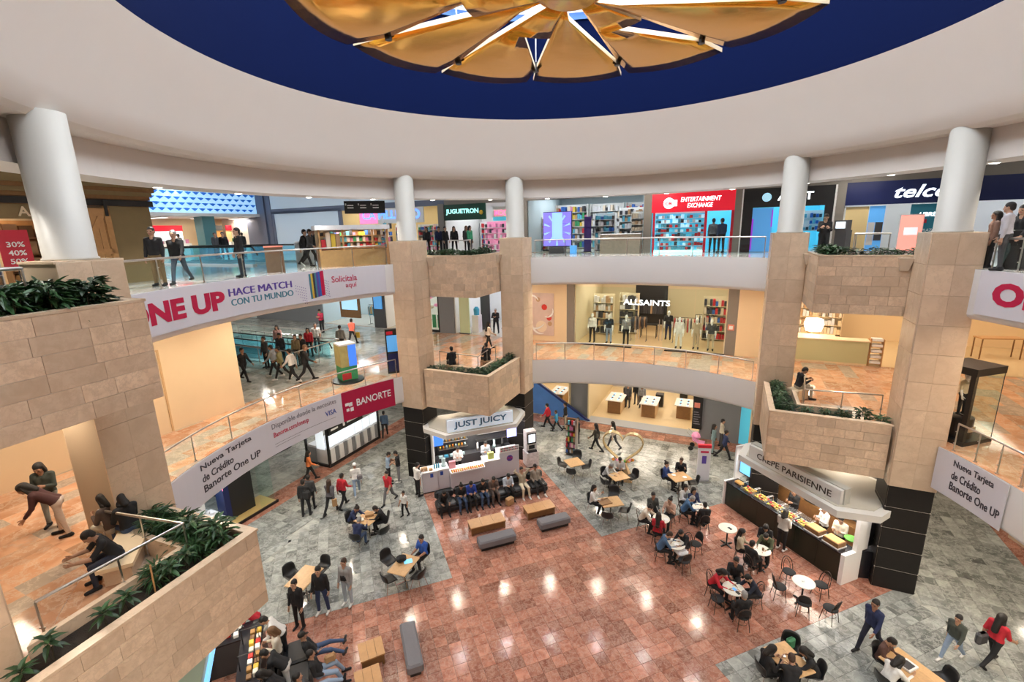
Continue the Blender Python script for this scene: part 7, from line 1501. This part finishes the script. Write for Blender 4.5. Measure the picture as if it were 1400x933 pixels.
# gold heart photo stand
hs = E('heart_frame', 'large golden heart-shaped ring on a tapering wooden stand', 'photo frame', G(850, 655), rad(-18)); mat('goldring', (.60, .44, .18), .3, .7); mat('goldflat', (.52, .40, .20), .4, .2)
hp = []
for i in range(40):
    t = 2*math.pi*i/40; hp.append((.060*16*math.sin(t)**3, .060*(13*math.cos(t)-5*math.cos(2*t)-2*math.cos(3*t)-math.cos(4*t))+1.75))
q = MB(); vs = []; n = len(hp); cz = 1.75
for x, z in hp: vs += [(x, -.14, z), (x, .14, z), (x*.95, .14, cz+(z-cz)*.95), (x*.95, -.14, cz+(z-cz)*.95)]
fs = []
for i in range(n):
    j = (i+1) % n
    for k in range(4): fs.append((4*i+k, 4*j+k, 4*j+(k+1) % 4, 4*i+(k+1) % 4))
q.add(vs, fs).build('heart_ring', 'goldflat', hs); MB().add([(-.5, -.3, 0), (.5, -.3, 0), (.5, .3, 0), (-.5, .3, 0), (-.16, -.12, .85), (.16, -.12, .85), (.16, .12, .85), (-.16, .12, .85)], [(0, 1, 5, 4), (1, 2, 6, 5), (2, 3, 7, 6), (3, 0, 4, 7), (4, 5, 6, 7)]).build('stand', 'woodlight', hs)
for i in range(16): MB().lathe([(0, -.07), (.07, -.03), (.085, .02), (.04, .08), (0, .08)], 7).build('flower', ('orange', 'paper', 'bread', 'pinkpanel', 'foodgreen')[i % 5], hs, (-.42+.06*i, -.10+.05*(i % 3), .90+.32*abs(-.42+.06*i)+.05*(i % 2)))
# magazine rack, totem, stroller
rk = E('magazine_rack', 'tall narrow grey magazine rack on the grey floor', 'rack', G(781, 622), rad(-25)); box('side_panel', 'steel', (.24, .34, -.14, .14, 0, 2.1), rk); box('back_panel', 'wooddark', (-.3, .24, .06, .12, .05, 2.1), rk)
for k in range(6): box('shelf', 'darkgrey', (-.3, .24, -.12, .06, .1+.33*k, .13+.33*k), rk); q = MB(); stockbox(q, -.28, .22, -.08, .04, .13+.33*k, .27, 5, 10); q.build('magazines', PALN, rk)['kind'] = 'stuff'
box('foot', 'steel', (-.34, .36, -.2, .2, 0, .05), rk)
tt = E('totem_sign', 'white upright totem sign with red top beside the crêpe counter', 'sign', G(960, 658), rad(-8)); box('board', 'bannerwhite', (-.28, .28, -.06, .06, .05, 1.75), tt); box('base', 'steel', (-.34, .34, -.16, .16, 0, .05), tt); box('red_top', 'red', (-.30, .30, -.07, .07, 1.75, 1.9), tt); box('card_print', 'textpurple', (-.1, .1, -.07, -.06, .95, 1.35), tt); box('print_line', 'textred', (-.18, .18, -.07, -.06, 1.5, 1.6), tt)
st = E('stroller', 'pink and grey baby stroller beside the grey shop wall', 'stroller', G(953, 615), rad(60))
for x in (-.25, .25):
    for y in (-.3, .3): MB().lathe([(.05, -.02), (.13, -.02), (.13, .02), (.05, .02)], 12).build('wheel', 'black', st, (x, y, .13)).rotation_euler = (0, rad(90), 0)
MB().tube([(-.25, -.3, .15), (-.25, .1, .6), (-.25, .55, 1.05), (.25, .55, 1.05), (.25, .1, .6), (.25, -.3, .15)], .015, 5).build('frame', 'steel', st); grid_shell([(-.35, .45, .2, 0, .05), (0, .42, .22, 0, .06), (.18, .6, .22, .05, 0), (.25, .9, .2, .05, 0)]).build('seat', 'pinkpanel', st, smooth=True); MB().lathe([(.24, .0), (.2, .15), (.1, .24), (0, .26)], 12, (0, .1, .75)).build('hood', 'pinkpanel', st, smooth=True)
# ---- second storey people
ZB = Z2
P2 = lambda *a, **k: P_(*a, z=ZB, **k)
P2(336, 521, -110, 'walk', BLK, BLK, 'person in black walking beside the cream wall'); P2(377, 516, 95, 'walk', (.30, .32, .34), BLK, 'person in a grey top walking in the corridor group', sho=WHT); P2(387, 519, 100, 'walk2', (.24, .22, .10), BLK, 'person in an olive jacket and black trousers in the corridor group', sho=WHT); P2(402, 523, 80, 'walk', WHT, BLK, 'person in a white shirt walking in the corridor group', sho=WHT); P2(421, 521, -60, 'walk2', BLK, BLK, 'tall person in black with a cream hood at the front of the corridor group', h=1.8, hc='hairfair')
P2(366, 503, 150, 'stand', DGR, BLK, 'person in a dark top at the rail in the corridor'); P2(387, 497, 170, 'stand2', (.03, .03, .04), BLK, 'person in a dark jacket behind the corridor group'); P2(408, 500, 170, 'stand', (.20, .15, .08), BLK, 'person in a brown top behind the corridor group'); P2(416, 499, 170, 'stand', BLK, BLK, 'person in a dark cap at the back of the corridor group'); P2(383, 483, 180, 'stand', (.62, .35, .32), BLK, 'person in a pink top standing beyond the escalator rail', hair='long'); P2(425, 488, 190, 'stand', RED_, BLK, 'person in dark pink near the escalator in the corridor', hair='long'); P2(435, 480, 190, 'stand', WHT, DGR, 'person in a white printed t-shirt near the escalator', fore='skinA')
P2(468, 484, 0, 'stand2', (.20, .20, .19), BLK, 'person in a grey jacket seen from behind in the corridor'); P2(483, 471, -10, 'walk', (.72, .13, .08), BLK, 'person in a coral t-shirt with a yellow bag in the corridor', fore='skinB'); P2(441, 455, 160, 'phone', (.5, .03, .08), BLK, 'person in a red vest at the corridor shop'); P2(668, 478, -60, 'walk2', (.60, .52, .44), BLK, 'person with dark hair and a beige top walking behind the far planter', hair='long')
person(at(10.0, .9, Z2), 165, 'cross', BLK, BLK, 'stout person in a black suit guarding the cosmetics shop', hair='short', hc='hairgrey', inner=WHT); put('shopping_bag', bevbox(.3, .15, .36, .02), 'yellow', 489, 462, Z2+.35, 'yellow shopping bag beside the coral t-shirt', 'bag')
for s_, lab, hr in ((1.0, 'person with dark hair seated at the left behind the far planter rail', 'short'), (-.75, 'person with dark hair seated at the right behind the far planter rail', 'bun')): person(pl(110, 10.35, s_, Z2), 20, 'sit', BLK, BLK, lab, hair=hr)
for s_, lab in ((1.0, 'dark bench block under the left sitter behind the far planter'), (-.75, 'dark bench block under the right sitter behind the far planter')): tag(bevbox(.6, .5, .42, .03).build('stool', 'wooddark', None, pl(110, 10.3, s_, Z2), rad(20)), lab, 'seat')
person(pl(20, 10.6, 1.25, Z2), -100, 'sitphone', BLK, (.42, .38, .30), 'person in black looking at a phone behind the right planter', sk='skinA'); tag(bevbox(.6, .5, .42, .03).build('stool', 'cream', None, pl(20, 10.6, 1.25, Z2), rad(20)), 'pale seat block behind the right planter', 'seat')
# lower left landing: seated and standing people, close to the camera
BR = rad(204.5-90)
def inB(x, y): return pl(204.5, 10.55+y, -x, Z2)
person(inB(1.25, .02), 65, 'sitphone', BLK, JEAN, 'person in a black jacket and jeans seated on the stone bench with phone', hair='long', sho=WHT); person(inB(1.42, .35), 75, 'sitphone', (.10, .07, .06), (.46, .42, .34), 'person in beige trousers seated behind the black jacket', hair='long', sho=BEI); person(inB(.25, .0), 140, 'sitlean', BLK, (.025, .03, .05), 'person in a black polo shirt bent forward at the end of the stone bench', fore='skinA', h=1.7)
person(G(72, 728, Z2)+Vector((-.2, .3, 0)), 200, 'phone', (.05, .06, .05), (.30, .32, .30), 'person in a dark green top standing behind the stone bench', hair='long'); person(G(90, 735, Z2)+Vector((-.1, .1, 0)), 120, 'bend', (.06, .02, .02), (.58, .50, .44), 'person bending down in pale shorts behind the stone bench', hair='long')
# ---- third storey people
P3 = lambda *a, **k: P_(*a, z=Z3, **k)
P3(221, 391, 190, 'stand', BLK, (.20, .13, .06), 'person in a dark sweater and tan trousers leaning by the left upper rail', h=1.72); P3(250, 388, 190, 'walk', BLK, (.06, .08, .11), 'person in a black printed t-shirt walking along the left upper rail', hc='hairgrey'); P3(333, 379, 140, 'stand', BLK, (.03, .04, .06), 'person in black standing at the left upper rail')
P3(420, 364, -100, 'walk', BLK, BLK, 'person in black with a raised arm behind the left upper rail'); P3(427, 364, -100, 'walk2', DGR, BLK, 'person in dark clothes walking by the carton stand', sho=WHT)
for i, (a, b, t_, lab) in enumerate(((8, 16.5, RED_, 'person in red at the corridor escalator on the top storey'), (7.4, 17, BLK, 'person in black at the corridor escalator on the top storey'), (7.0, 24, BLK, 'dark-clad person in the food hall left of the bin'), (8.5, 27, DGR, 'person in grey queueing in the food hall'), (9.5, 28.5, NVY, 'person in navy in the food hall'), (11.5, 29, WHT, 'person in white in the food hall'), (10.6, 27.5, BLK, 'person in black at the back of the food hall'), (12.6, 30, BLK, 'dark figure at the far food counter'), (8.6, 31, (.3, .25, .2), 'person in brown at the sweet counter'))): person(W(a, b, Z3), 120+40*i, 'stand' if i % 2 else 'stand2', t_, BLK, lab, sk=SKS[i % 3])
for i, (b, y, t_, lab, hr) in enumerate(((13.6, -1.2, BLK, 'person in black left of the grey pier on the top storey', 'long'), (12.9, -.9, NVY, 'person in navy before the grey pier on the top storey', 'short'), (12.3, -1.1, BLK, 'person in black before the green toy shop', 'short'), (11.9, -.7, BLK, 'second dark-clad person before the green toy shop', 'long'), (10.9, -.9, (.06, .06, .06), 'person with fair hair before the pink dolls', 'long'), (10.5, -1.2, (.04, .30, .16), 'person in a green coat before the pink dolls', 'long'), (-2.95, -.2, (.10, .12, .14), 'person in a grey jacket entering the red game shop', 'short'), (-3.35, -.2, (.03, .05, .10), 'person in a dark blue jacket entering the red game shop', 'short'), (-6.4, 1.5, NVY, 'person with raised hand inside the cyan phone shop', 'short'))): person(at(b, y, Z3), 180+25*(i % 3) if i < 6 else -25+30*(i % 2), 'stand2' if i % 2 else 'stand', t_, BLK, lab, hair=hr, hc='hairfair' if 'fair' in lab else 'hairblack', sk=SKS[i % 3])
person(pl(20, 12.1, 2.1, Z3), 150, 'phone', BLK, BLK, 'young person in black behind the upper right plants', hair='short', sk='skinC')
P3(1348, 366, 60, 'stand', (.22, .13, .10), BLK, 'person with dark hair in a brown top at the right upper rail', hair='long', h=1.55); P3(1364, 370, 30, 'stand2', (.50, .48, .52), DGR, 'person in a pale mauve shirt at the right upper rail', h=1.75); P3(1384, 368, 100, 'walk', BLK, (.03, .05, .05), 'person with long black hair walking at the right edge', hair='long', h=1.74)
cm = mannequin(G(1318, 607, Z2)+Vector((.14, .44, .78)), 190, (.55, .47, .32), BLK, 'mannequin in a pale jacket inside the black framed glass case'); cm.scale = (.8, .8, .78)
